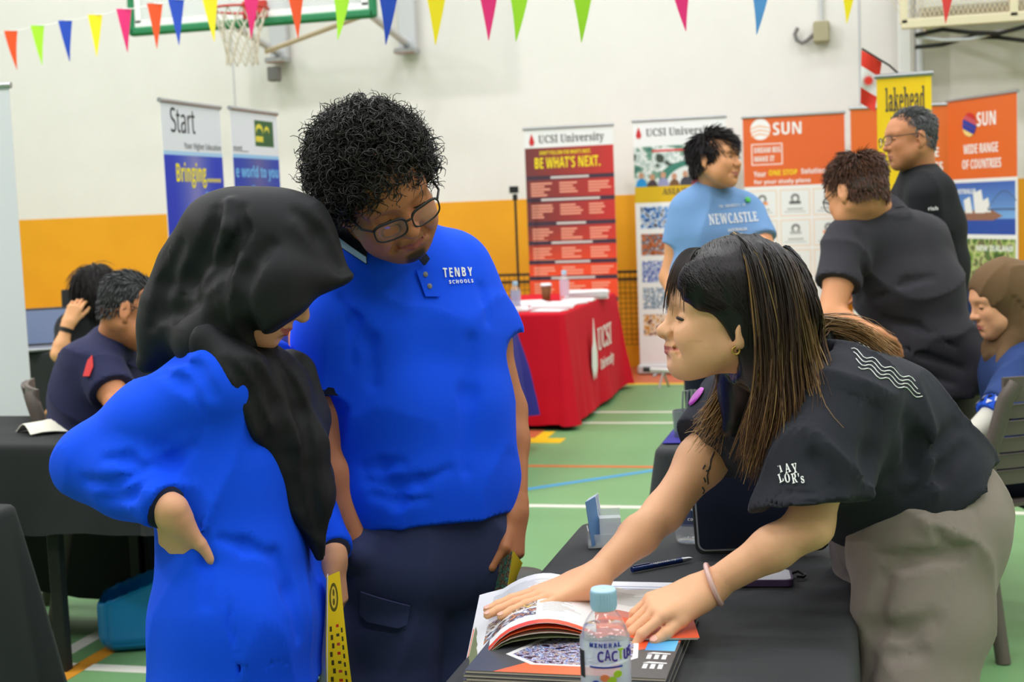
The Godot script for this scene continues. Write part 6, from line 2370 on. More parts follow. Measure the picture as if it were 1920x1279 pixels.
func woman_hair(t: Node, H: Transform3D, s: float, off: Vector3) -> void:
	var r := RandomNumberGenerator.new()
	r.seed = 77
	var black := Color(0.010, 0.009, 0.010)
	var brown := lin(92, 62, 40)
	var gold := lin(176, 134, 78)
	var f := Field.new()
	f.ell(hv(H, s, 0, 0.036, -0.022), Vector3(0.088, 0.112, 0.110) * s, 0.02, H.basis)
	f.ell(hv(H, s, 0.0, -0.02, -0.055), Vector3(0.083, 0.085, 0.065) * s, 0.04, H.basis)
	f.ell(hv(H, s, 0, -0.075, 0.075), Vector3(0.16, 0.094, 0.098) * s, 0.006, H.basis, 1)
	f.ell(hv(H, s, 0.050, 0.062, 0.038), Vector3(0.036, 0.048, 0.056) * s, 0.02, H.basis)
	f.ell(hv(H, s, 0, -0.075, 0.075), Vector3(0.16, 0.100, 0.100) * s, 0.006, H.basis, 1)
	f.ell(hv(H, s, -0.028, 0.0, 0.115), Vector3(0.066, 0.082, 0.062) * s, 0.01, H.basis, 1)
	# the mass hanging down beside the neck
	f.chain([hv(H, s, 0.045, 0.0, -0.06), Vector3(-0.1348, 1.1452, -2.1903) + off, Vector3(-0.1459, 1.0643, -2.1690) + off, Vector3(-0.1668, 1.0089, -2.1581) + off], [0.05, 0.040, 0.034, 0.014], 0.03)
	f.chain([hv(H, s, -0.045, 0.0, -0.05), Vector3(-0.2050, 1.0993, -2.3440) + off, Vector3(-0.2277, 1.0375, -2.3319) + off], [0.05, 0.045, 0.02], 0.03)
	f.chain([hv(H, s, 0, -0.01, -0.10), Vector3(-0.0805, 1.1790, -2.3428) + off, Vector3(-0.0295, 1.1659, -2.3755) + off], [0.05, 0.03, 0.012], 0.04)
	var fn := fold_noise(12, 30.0)
	f.disp = func(p: Vector3) -> float: return 0.003 * fn.get_noise_3d(p.x, p.y * 0.15, p.z)
	f.dmax = 0.004
	var b := Buf.new()
	f.polygonise(0.005, b, null, black)
	mi("hair_base", b.mesh(), M.hairy, t)
	b = Buf.new()
	# combed over the skull from the parting
	var C := Vector3(0, 0.036, -0.022)
	var R := Vector3(0.0895, 0.1035, 0.1095)
	var fall := f.everything()
	for q in 2600:
		var side := 1.0 if r.randf() < 0.7 else -1.0
		var z0 := r.randf_range(-0.105, 0.078)
		var ye := r.randf_range(-0.06, 0.03)
		var ze := z0 * 0.75 - 0.03 + r.randfn() * 0.008
		if z0 > 0.0:
			ye = r.randf_range(0.014, 0.03)
			ze = lerpf(-0.03, 0.035, z0 / 0.08) + r.randfn() * 0.01
		var a := Vector3((-0.012 + r.randfn() * 0.003) / R.x, 0, (z0 + 0.022) / R.z)
		a.y = sqrt(maxf(0.001, 1.0 - a.x * a.x - a.z * a.z))
		var e := (Vector3(side * 0.09, ye, ze) - C) / R
		e = e.normalized()
		a = a.normalized()
		var pts := PackedVector3Array()
		var lift := r.randf_range(0.998, 1.012)
		var u0 := r.randf_range(0.0, 0.35)
		var u1 := r.randf_range(0.75, 1.0)
		for j in 9:
			var u := lerpf(u0, u1, j / 8.0)
			var d := a.slerp(e, u) + Vector3(0, 0, 0.16 * sin(u * PI) * smoothstep(-0.02, 0.06, z0))
			var p := C + d.normalized() * R * 1.22
			var w := hv(H, s, p.x, p.y, p.z)
			var inw := (hv(H, s, C.x, C.y, C.z) - w).normalized()
			for st in 4:
				w += inw * minf(f.value(w, fall), 0.03)
			pts.append(w - inw * (lift - 0.998) * 0.09)
		strand(b, pts, 0.0015, black.lerp(brown, r.randf() * 0.06), black.lerp(brown, r.randf() * 0.12))
	var pal := [gold, gold.lerp(brown, 0.4), brown, lin(140, 100, 58), lin(205, 168, 110)]
	var guides := [
		# beside the face, in front of the near shoulder
		[[hv(H, s, 0.002, 0.142, 0.0), hv(H, s, 0.066, 0.106, -0.018), hv(H, s, 0.094, 0.02, -0.04), Vector3(-0.1523, 1.1524, -2.1346) + off, Vector3(-0.1612, 1.0797, -2.1250) + off, Vector3(-0.1821, 1.0056, -2.1226) + off], 0.012, 0.016, black, brown, 0.30],
		[[hv(H, s, 0.0, 0.142, -0.035), hv(H, s, 0.064, 0.106, -0.052), hv(H, s, 0.092, 0.03, -0.072), Vector3(-0.1261, 1.1594, -2.1421) + off, Vector3(-0.1228, 1.0798, -2.1247) + off, Vector3(-0.1440, 1.0141, -2.1230) + off], 0.014, 0.016, black, brown, 0.22],
		[[hv(H, s, 0.0, 0.132, -0.07), hv(H, s, 0.058, 0.098, -0.082), hv(H, s, 0.088, 0.03, -0.10), Vector3(-0.0909, 1.1649, -2.1622) + off, Vector3(-0.0711, 1.0954, -2.1293) + off, Vector3(-0.0380, 1.0516, -2.1232) + off], 0.012, 0.010, black, gold, 0.09],
		[[hv(H, s, 0.0, 0.124, -0.08), hv(H, s, 0.050, 0.092, -0.098), hv(H, s, 0.078, 0.03, -0.115), Vector3(-0.0997, 1.1947, -2.1940) + off, Vector3(-0.0791, 1.1331, -2.1517) + off, Vector3(-0.0754, 1.0714, -2.1258) + off], 0.014, 0.016, black, brown, 0.10],
		# over the back
		[[hv(H, s, 0.0, 0.13, -0.09), hv(H, s, 0.02, 0.08, -0.125), hv(H, s, 0.03, 0.0, -0.135), Vector3(-0.0829, 1.2093, -2.3036) + off, Vector3(-0.0201, 1.1953, -2.3290) + off, Vector3(0.0382, 1.1481, -2.3291) + off], 0.012, 0.010, black, gold, 0.10],
		# far side, below the chin
		[[hv(H, s, -0.06, 0.03, -0.03), hv(H, s, -0.085, -0.04, -0.03), Vector3(-0.2288, 1.0974, -2.3584) + off, Vector3(-0.2536, 1.0410, -2.3670) + off, Vector3(-0.2672, 1.0215, -2.3616) + off], 0.014, 0.024, black, gold, 0.14],
	]
	guide_hair(b, guides, 2300, r, 0.0012, pal, 14, 0.010)
	# thin fringe over the forehead
	for q in 110:
		var x0 := r.randf_range(-0.07, 0.075)
		var pts := PackedVector3Array()
		var end := r.randf_range(0.5, 1.0)
		for j in 8:
			var u := end * j / 7.0
			var x := x0 * (0.5 + 0.62 * u) + 0.004 * sin(u * 3.0 + x0 * 60.0)
			var y := 0.118 - 0.105 * u * u - 0.01 * u
			var z := 0.064 + 0.036 * sin(u * 1.7) - 2.2 * x * x
			pts.append(hv(H, s, x, y, z))
		strand(b, pts, 0.0013, black, black.lerp(brown, r.randf()))
	var hn := mi("hair", b.mesh(), M.hairy, t)
	hn.set_meta("kind", "stuff")
func build_hijab_girl() -> void:
	var t := thing("person", "girl in a black headscarf and long blue shirt, hand on her hip", "person", Vector3(-1.05, 0, -2.15))
	var off := -t.position
	var skin := lin(228, 168, 128)
	var o := {"skin": skin, "lips": lin(190, 100, 92), "ears": false, "lowface": 1.0}
	var H := frame_of(Vector3(-1.0195, 1.3237, -2.2164) + off, Vector3(0.8452, -0.5239, -0.0850), Vector3(0.5090, 0.8402, -0.1642))
	var hs := 0.98
	var body := Buf.new()
	var f := Field.new()
	head_field(f, H, hs, o)
	var nb: Vector3 = Vector3(-1.1026, 1.2040, -2.2451) + off
	f.cap(hv(H, hs, 0, -0.045, -0.035), nb, 0.048, 0.058, 0.035)
	var cf := func(p: Vector3) -> Color: return head_colour(p, H, hs, o)
	f.polygonise(0.004, body, cf)
	var shR: Vector3 = Vector3(-1.0952, 1.1430, -2.1164) + off
	var shL: Vector3 = Vector3(-1.1435, 1.1336, -2.4351) + off
	var elR: Vector3 = Vector3(-1.2804, 1.0196, -2.0767) + off
	var wrR: Vector3 = Vector3(-1.1030, 0.9508, -2.0019) + off
	var elL: Vector3 = Vector3(-1.0835, 0.9090, -2.4700) + off
	var wrL: Vector3 = Vector3(-0.9702, 0.7960, -2.3429) + off
	var hipR: Vector3 = Vector3(-1.0731, 0.7708, -2.1060) + off
	var hipL: Vector3 = Vector3(-1.1190, 0.7221, -2.3383) + off
	var knR := Vector3(hipR.x + 0.03, 0.48, hipR.z + 0.02)
	var knL := Vector3(hipL.x + 0.03, 0.48, hipL.z + 0.02)
	var anR := Vector3(knR.x - 0.02, 0.08, knR.z)
	var anL := Vector3(knL.x - 0.02, 0.08, knL.z)
	var chest := (shL + shR) / 2
	var pel := (hipL + hipR) / 2
	f = Field.new()
	torso(f, [[pel, (hipL - hipR) * 0.3, 0.085], [pel.lerp(chest, 0.5), (hipL - hipR) * 0.25, 0.075], [chest, (shL - shR) * 0.26, 0.05]], 0.05)
	f.cap(chest, nb, 0.042, 0.05, 0.03)
	for a in [[shR, elR, wrR], [shL, elL, wrL]]:
		f.cap(a[0], (a[0] as Vector3).lerp(a[1], 0.5), 0.032, 0.042, 0.03)
		f.cap((a[0] as Vector3).lerp(a[1], 0.5), a[1], 0.042, 0.036, 0.03)
		f.cap(a[1], a[2], 0.036, 0.024, 0.02)
	for a in [[hipL, knL, anL], [hipR, knR, anR]]:
		f.cap(a[0], a[1], 0.07, 0.05, 0.03)
		f.cap(a[1], a[2], 0.05, 0.035, 0.03)
	f.polygonise(0.011, body, null, skin)
	f = Field.new()
	var hR := hand_frame(wrR, Vector3(-0.1693, -0.8674, -0.4407), Vector3(-0.3016, -0.3062, 0.8876), true)
	hand_field(f, hR, 0.95, [[0.25, 0.35, 0.2], [0.3, 0.4, 0.2], [0.35, 0.45, 0.2], [0.4, 0.5, 0.3]], 0.03, [0.65, 0.1, 0.1])
	f.cap(wrR.lerp(elR, 0.2), wrR, 0.026, 0.0225, 0.02)
	f.polygonise(0.003, body, null, skin)
	f = Field.new()
	var hL := hand_frame(wrL, Vector3(0.0947, -0.9938, 0.1260), Vector3(0.9478, 0.0923, 0.0554), true)
	hand_field(f, hL, 0.95, [[0.5, 0.9, 0.5], [0.6, 0.9, 0.5], [0.65, 0.9, 0.5], [0.65, 0.9, 0.5]], 0.02, [0.3, 0.5, 0.2])
	f.cap(wrL.lerp(elL, 0.2), wrL, 0.026, 0.0225, 0.02)
	f.polygonise(0.003, body, null, skin)
	mi("body", body.mesh(), M.skin, t)
	tips = []
	# long polo shirt
	f = Field.new()
	var lat := (hipL - hipR) * 0.5
	f.chain([shR + Vector3(0.02, -0.01, 0), shR.lerp(elR, 0.5), elR, elR.lerp(wrR, 0.45), elR.lerp(wrR, 0.98)], [0.072, 0.066, 0.060, 0.056, 0.038], 0.04)
	f.chain([shL, elL, elL.lerp(wrL, 0.98)], [0.07, 0.055, 0.036], 0.04)
	f.trim(elR.lerp(wrR, 0.90), wrR - elR, 0.07, 0.04)
	f.trim(elL.lerp(wrL, 0.95), wrL - elL, 0.06, 0.04)
	torso(f, [[Vector3(-1.0888, 0.5820, -2.1869) + off, lat * 0.85, 0.118], [Vector3(-1.0895, 0.7233, -2.2008) + off, lat * 0.80, 0.112], [Vector3(-1.1001, 0.8506, -2.2314) + off, lat * 0.70, 0.094], [Vector3(-1.1083, 0.9723, -2.2518) + off, lat * 0.72, 0.096], [Vector3(-1.1222, 1.0858, -2.2698) + off, lat * 0.85, 0.082]], 0.06)
	f.cap(chest, nb, 0.08, 0.06, 0.05)
	f.cut(Vector3(-1.1054, 0.6000, -2.1917) * Vector3(0, 0, 0) + Vector3(0, 0.605, 0), Vector3(0.0, -1, -0.0))
	# side slit and folds
	f.box(Vector3(-0.9940, 0.6570, -1.9907) + off, Vector3(0.006, 0.05, 0.06), 0.002, 0.004, Basis(), 1)
	fold_line(f, [Vector3(-0.9191, 1.1012, -1.5976), Vector3(-0.8808, 1.1093, -1.6083), Vector3(-0.8557, 1.1276, -1.6167)], off, 0.012, 0.015)
	fold_line(f, [Vector3(-0.9632, 1.1155, -1.5875), Vector3(-0.9364, 1.1144, -1.5944), Vector3(-0.9164, 1.1011, -1.5982)], off, 0.009, 0.02)
	fold_line(f, [Vector3(-0.9903, 1.0904, -1.5779), Vector3(-0.9569, 1.0821, -1.5858), Vector3(-0.9219, 1.0945, -1.5962)], off, 0.009, 0.02)
	fold_line(f, [Vector3(-0.9706, 1.0620, -1.5802), Vector3(-0.9303, 1.0673, -1.5913), Vector3(-0.9133, 1.0872, -1.5977)], off, 0.007, 0.02)
	fold_line(f, [Vector3(-0.8698, 1.0785, -1.6081), Vector3(-0.8437, 1.0327, -1.6104), Vector3(-0.8282, 0.9900, -1.6102), Vector3(-0.8150, 0.9282, -1.6075), Vector3(-0.8053, 0.8582, -1.6030), Vector3(-0.8025, 0.8243, -1.6004)], off, 0.003, 0.005)
	fold_line(f, [Vector3(-0.8219, 1.0070, -1.6135), Vector3(-0.7906, 0.9967, -1.6207), Vector3(-0.7599, 0.9831, -1.6273)], off, 0.008, 0.02)
	fold_line(f, [Vector3(-0.8438, 1.0224, -1.6093), Vector3(-0.8392, 0.9739, -1.6057), Vector3(-0.8426, 0.9258, -1.6001)], off, 0.009, 0.02)
	fold_line(f, [Vector3(-0.7539, 0.9842, -1.6290), Vector3(-0.7345, 0.9352, -1.6292), Vector3(-0.7252, 0.8797, -1.6260)], off, 0.010, 0.025)
	fold_line(f, [Vector3(-0.8945, 1.2242, -1.6162), Vector3(-0.8645, 1.2127, -1.6229), Vector3(-0.8480, 1.1948, -1.6254)], off, 0.008, 0.02)
	fold_line(f, [Vector3(-0.8808, 1.2444, -1.6218), Vector3(-0.8475, 1.2292, -1.6289), Vector3(-0.8279, 1.1939, -1.6305)], off, 0.007, 0.02)
	fold_line(f, [Vector3(-0.8467, 1.1947, -1.6257), Vector3(-0.8386, 1.1530, -1.6237), Vector3(-0.8504, 1.1260, -1.6179)], off, 0.003, 0.006)
	fold_line(f, [Vector3(-0.7962, 0.8413, -1.6037), Vector3(-0.7526, 0.8450, -1.6155), Vector3(-0.7122, 0.8550, -1.6270)], off, 0.002, 0.004)
	var fn := fold_noise(24, 4.0)
	f.disp = func(p: Vector3) -> float:
		return 0.006 * fn.get_noise_3dv(p) - 0.006 * ridges(fn, p * 1.3 + Vector3(1, 2, 3), Vector3(0.45, 0.85, 0.2).normalized(), 0.7)
	f.dmax = 0.016
	var b := Buf.new()
	f.polygonise(0.007, b)
	mi("polo_shirt", b.mesh(), M.shirt_blue, t)
	# dark cuffs
	for a in [[elR, wrR, 0.88, 0.0335], [elL, wrL, 0.93, 0.0345]]:
		var p0: Vector3 = (a[0] as Vector3).lerp(a[1], a[2])
		var d: Vector3 = ((a[1] as Vector3) - a[0]).normalized()
		b = Buf.new()
		b.tube(PackedVector3Array([p0, p0 + d * 0.006, p0 + d * 0.014, p0 + d * 0.018]), PackedFloat32Array([0.03, a[3] + 0.004, a[3] + 0.002, 0.026]), 20)
		mi("cuff", b.mesh(), M.navy_dark, t)
	# trousers
	f = Field.new()
	torso(f, [[pel + Vector3(0, 0.0, 0), lat * 0.7, 0.10], [pel + Vector3(0, -0.1, 0), lat * 0.75, 0.098]], 0.05)
	f.chain([hipR, knR, anR], [0.095, 0.085, 0.08], 0.03)
	f.chain([hipL, knL, anL], [0.095, 0.085, 0.08], 0.03)
	f.cut(Vector3(0, 0.06, 0), Vector3(0, -1, 0))
	b = Buf.new()
	f.polygonise(0.014, b)
	mi("trousers", b.mesh(), M.navy_dark, t)
	for a in [anL, anR]:
		b = Buf.new()
		f = Field.new()
		f.cap(a + Vector3(-0.03, -0.035, 0), a + Vector3(0.14, -0.045, 0), 0.042, 0.034, 0.02)
		f.cut(Vector3(0, 0.002, 0), Vector3(0, -1, 0))
		f.polygonise(0.012, b)
		mi("shoe", b.mesh(), M.black_plastic, t)
	# headscarf: cover of the head with its brim, then the cape
	b = Buf.new()
	f = Field.new()
	f.ell(hv(H, hs, 0, 0.040, -0.022), Vector3(0.096, 0.100, 0.118) * hs, 0.03, H.basis)
	f.ball(Vector3(-1.0874, 1.3929, -2.2264) + off, 0.058, 0.05)
	f.ball(Vector3(-0.9747, 1.3889, -2.2345) + off, 0.062, 0.06)
	f.cap(Vector3(-0.9573, 1.3606, -2.2363) + off, Vector3(-0.8685, 1.3113, -2.2337) + off, 0.080, 0.009, 0.035)
	f.cap(Vector3(-0.9560, 1.3188, -2.1598) + off, Vector3(-0.8755, 1.3059, -2.2210) + off, 0.05, 0.012, 0.03)
	f.cap(Vector3(-1.0129, 1.2848, -2.1519) + off, Vector3(-0.9656, 1.2568, -2.1511) + off, 0.058, 0.050, 0.04)
	f.chain([Vector3(-1.0956, 1.3833, -2.2440) + off, Vector3(-1.1486, 1.3189, -2.2446) + off, Vector3(-1.1956, 1.2361, -2.2241) + off, Vector3(-1.2341, 1.1742, -2.1872) + off], [0.07, 0.068, 0.055, 0.018], 0.06)
	f.chain([Vector3(-1.0568, 1.2820, -2.2025) + off, Vector3(-1.0891, 1.2099, -2.1869) + off, Vector3(-1.1017, 1.2146, -2.1426) + off], [0.07, 0.065, 0.045], 0.05)
	# face opening below the brim
	f.box(Vector3(-0.9240, 1.1893, -2.2279) + off, Vector3(0.16, 0.062, 0.13), 0.01, 0.012, Basis(Vector3(0.7973, 0.5444, -0.2618), Vector3(-0.5495, 0.8337, 0.0603), Vector3(0.2509, 0.0957, 0.9633)), 1)
	# folds
	fold_line(f, [Vector3(-0.8184, 1.4319, -1.6567), Vector3(-0.8221, 1.4073, -1.6532), Vector3(-0.8346, 1.3754, -1.6468), Vector3(-0.8539, 1.3445, -1.6387), Vector3(-0.8514, 1.3293, -1.6379)], off, 0.013, 0.022)
	fold_line(f, [Vector3(-0.7896, 1.4308, -1.6640), Vector3(-0.7899, 1.4060, -1.6615), Vector3(-0.8120, 1.3655, -1.6517), Vector3(-0.8325, 1.3388, -1.6437)], off, 0.012, 0.022)
	fold_line(f, [Vector3(-0.7527, 1.3824, -1.6688), Vector3(-0.7847, 1.3486, -1.6571), Vector3(-0.7974, 1.3071, -1.6497), Vector3(-0.7857, 1.2797, -1.6500), Vector3(-0.7599, 1.2600, -1.6548)], off, 0.013, 0.022)
	fold_line(f, [Vector3(-0.8955, 1.3387, -1.6273), Vector3(-0.8913, 1.3034, -1.6249), Vector3(-0.8719, 1.3005, -1.6296), Vector3(-0.8476, 1.3140, -1.6373)], off, 0.010, 0.02)
	fold_line(f, [Vector3(-0.8294, 1.3180, -1.6425), Vector3(-0.8239, 1.2868, -1.6408), Vector3(-0.8068, 1.2620, -1.6428)], off, 0.010, 0.02)
	fold_line(f, [Vector3(-0.8037, 1.3790, -1.6552), Vector3(-0.8178, 1.3313, -1.6468), Vector3(-0.8130, 1.2967, -1.6446)], off, 0.008, 0.02)
	fold_line(f, [Vector3(-0.8666, 1.3885, -1.6398), Vector3(-0.8861, 1.3410, -1.6300), Vector3(-0.9037, 1.2866, -1.6200)], off, 0.008, 0.025)
	fold_line(f, [Vector3(-0.8042, 1.4410, -1.6613), Vector3(-0.8060, 1.4066, -1.6574), Vector3(-0.8226, 1.3729, -1.6497)], off, 0.008, 0.02, true)
	fold_line(f, [Vector3(-0.7173, 1.4237, -1.6822), Vector3(-0.6909, 1.3950, -1.6862), Vector3(-0.6647, 1.3526, -1.6888)], off, 0.004, 0.03)
	var fh := fold_noise(31, 6.0)
	f.disp = func(p: Vector3) -> float: return 0.003 * fh.get_noise_3d(p.x * 1.0 + p.y, p.y * 0.8, p.z * 1.0)
	f.dmax = 0.006
	f.polygonise(0.005, b)
	f = Field.new()
	f.chain([Vector3(-1.0937, 1.2058, -2.2269) + off, Vector3(-1.0257, 1.1143, -2.2148) + off, Vector3(-0.9730, 1.0213, -2.1985) + off, Vector3(-0.9540, 0.9357, -2.2053) + off, Vector3(-0.9388, 0.8264, -2.2088) + off], [0.05, 0.070, 0.050, 0.036, 0.006], 0.04)
	f.chain([Vector3(-1.0144, 1.1340, -2.3027) + off, Vector3(-0.9823, 1.0562, -2.2722) + off, Vector3(-0.9643, 0.9535, -2.2563) + off, Vector3(-0.9486, 0.8236, -2.2371) + off], [0.045, 0.038, 0.030, 0.006], 0.03)
	f.chain([Vector3(-1.0837, 1.2115, -2.1262) + off, Vector3(-1.0234, 1.1624, -2.1163) + off, Vector3(-0.9857, 1.0703, -2.1273) + off], [0.035, 0.035, 0.03], 0.04)
	# hollows between the hanging folds
	fold_line(f, [Vector3(-0.8072, 1.2344, -1.6399), Vector3(-0.7810, 1.1920, -1.6426), Vector3(-0.7551, 1.1289, -1.6430), Vector3(-0.7255, 1.0450, -1.6424)], off, 0.012, 0.02)
	fold_line(f, [Vector3(-0.7804, 1.2333, -1.6468), Vector3(-0.7477, 1.1769, -1.6497), Vector3(-0.7299, 1.1072, -1.6474), Vector3(-0.7098, 1.0168, -1.6437)], off, 0.012, 0.02)
	fold_line(f, [Vector3(-0.7403, 1.2248, -1.6564), Vector3(-0.7176, 1.1687, -1.6567), Vector3(-0.7074, 1.0925, -1.6518), Vector3(-0.6992, 1.0095, -1.6457)], off, 0.010, 0.02)
	f.disp = func(p: Vector3) -> float: return 0.003 * fh.get_noise_3d(p.x * 2.4 + p.y * 1.1, p.y * 0.5, p.z * 2.4) - 0.006 * ridges(fh, p * 0.8, Vector3(0.35, -0.93, 0.0), 0.8)
	f.dmax = 0.008
	f.polygonise(0.006, b)
	mi("headscarf", b.mesh(), M.hijab_black, t)
# where a line from p along dir first meets the cloth, and which way the cloth faces there
func meet(f: Field, p: Vector3, dir: Vector3) -> Transform3D:
	var all := f.everything()
	var q := p
	var d := dir.normalized()
	for j in 60:
		if q.distance_to(p) > 0.9:
			q = p + d * 0.2
			break
		var v := f.value(q, all)
		if f.disp != null:
			v += f.disp.call(q)
		if v < 0.0006:
			break
		q += d * v * 0.8
	var e := 0.012
	var n := Vector3(f.value(q + Vector3(e, 0, 0), all) - f.value(q - Vector3(e, 0, 0), all), f.value(q + Vector3(0, e, 0), all) - f.value(q - Vector3(0, e, 0), all), f.value(q + Vector3(0, 0, e), all) - f.value(q - Vector3(0, 0, e), all)).normalized()
	var x := Vector3.UP.cross(n).normalized()
	return Transform3D(Basis(x, n.cross(x), n), q)

# a crease line on the cloth: where sight lines through the points (given nearer to the eye) meet it, pressed in or raised
func fold_line(f: Field, pts: Array, off: Vector3, r: float, k: float, raised := false) -> void:
	var eye := Vector3(0, 1.42, 0) + off
	var on := []
	for p: Vector3 in pts:
		var m := meet(f, p + off, p + off - eye)
		on.append(m.origin + m.basis.z * (r * (0.35 if not raised else -0.2)))
	for j in on.size() - 1:
		var e0 := 0.45 if j == 0 else 1.0
		var e1 := 0.35 if j == on.size() - 2 else 1.0
		f.cap(on[j], on[j + 1], r * e0, r * e1, k, 0 if raised else 1)

# letters one by one on a curved cloth: p0 = start of the line, x = writing direction, back = into the cloth
func wrapped(f: Field, words_: String, kind: String, p0: Vector3, x: Vector3, back: Vector3, width: float, height: float, m: Material, parent: Node) -> void:
	var ws := []
	var total := 0.0
	for ch in words_:
		var tm := TextMesh.new()
		tm.text = ch
		tm.font = font_of(kind)
		tm.font_size = 64
		tm.pixel_size = 0.01
		var w := 0.3 if ch == " " else tm.get_aabb().size.x
		ws.append(w)
		total += w + 0.07
	var s := width / total
	var at := 0.0
	for k in words_.length():
		if words_[k] != " ":
			var mid := meet(f, p0 + x * (at + ws[k] * s * 0.5) - back * 0.2, back)
			var n := mid.basis.z
			var xx := (x - n * x.dot(n)).normalized()
			var small: float = height * (0.35 if words_[k] == "'" else 0.72 if words_[k] == "s" else 1.0)
			lettering(words_[k], kind, Transform3D(Basis(xx, n.cross(xx), n), mid.origin + n * 0.0022 - xx * ws[k] * s * 0.5 + (n.cross(xx) * (height - small) if words_[k] == "'" else Vector3.ZERO)), ws[k] * s, small, m, parent)
		at += (ws[k] + 0.07) * s

# long soft ridges in cloth, running along `along`
func ridges(n: FastNoiseLite, p: Vector3, along: Vector3, stretch := 0.75) -> float:
	var q := p - along * (p.dot(along) * stretch)
	var a := 1.0 - absf(n.get_noise_3dv(q))
	return a * a * a * a

# turned-down polo collar: ring round the neck from front edge to front edge
func collar(parent: Node, c: Transform3D, r_in: float, r_out: float, drop: float, m: Material, stripe: Material) -> void:
	# c: origin at the neck, y up along the neck, z to the front
	var grid := []
	var sgrid := []
	for row in 7:
		var f := row / 6.0
		var g := []
		for k in 33:
			var an := lerpf(-0.86, 0.86, k / 32.0) * PI + PI
			var pt := 1.0 + 0.30 * pow(absf(k / 32.0 * 2.0 - 1.0), 6.0) * f
			var rr := lerpf(r_in, r_out, pow(f, 0.8)) * lerpf(1.0, pt, 1.0)
			var y := lerpf(0.012, -drop, f) + 0.010 * sin(minf(f * 4.0, PI / 2)) * (1.0 - f)
			g.append(c * Vector3(sin(an) * rr, y - 0.02 * cos(an) * 1.0, cos(an) * rr * 0.95))
		grid.append(g)
	for row in grid:
		row.reverse()
	var b := Buf.new()
	b.sheet(grid, 33, 0.003)
	mi("collar", b.mesh(), m, parent)
	if stripe:
		var sg := []
		for row in 2:
			var g := []
			for k in 33:
				var p: Vector3 = (grid[4] as Array)[k]
				var q: Vector3 = (grid[6] as Array)[k]
				var nn := (p - c.origin).normalized() * 0.0015
				g.append((q.lerp(p, 0.55 if row == 0 else 0.05)) + nn)
			sg.append(g)
		b = Buf.new()
		b.sheet(sg, 33, 0.001)
		mi("collar_stripe", b.mesh(), stripe, parent)

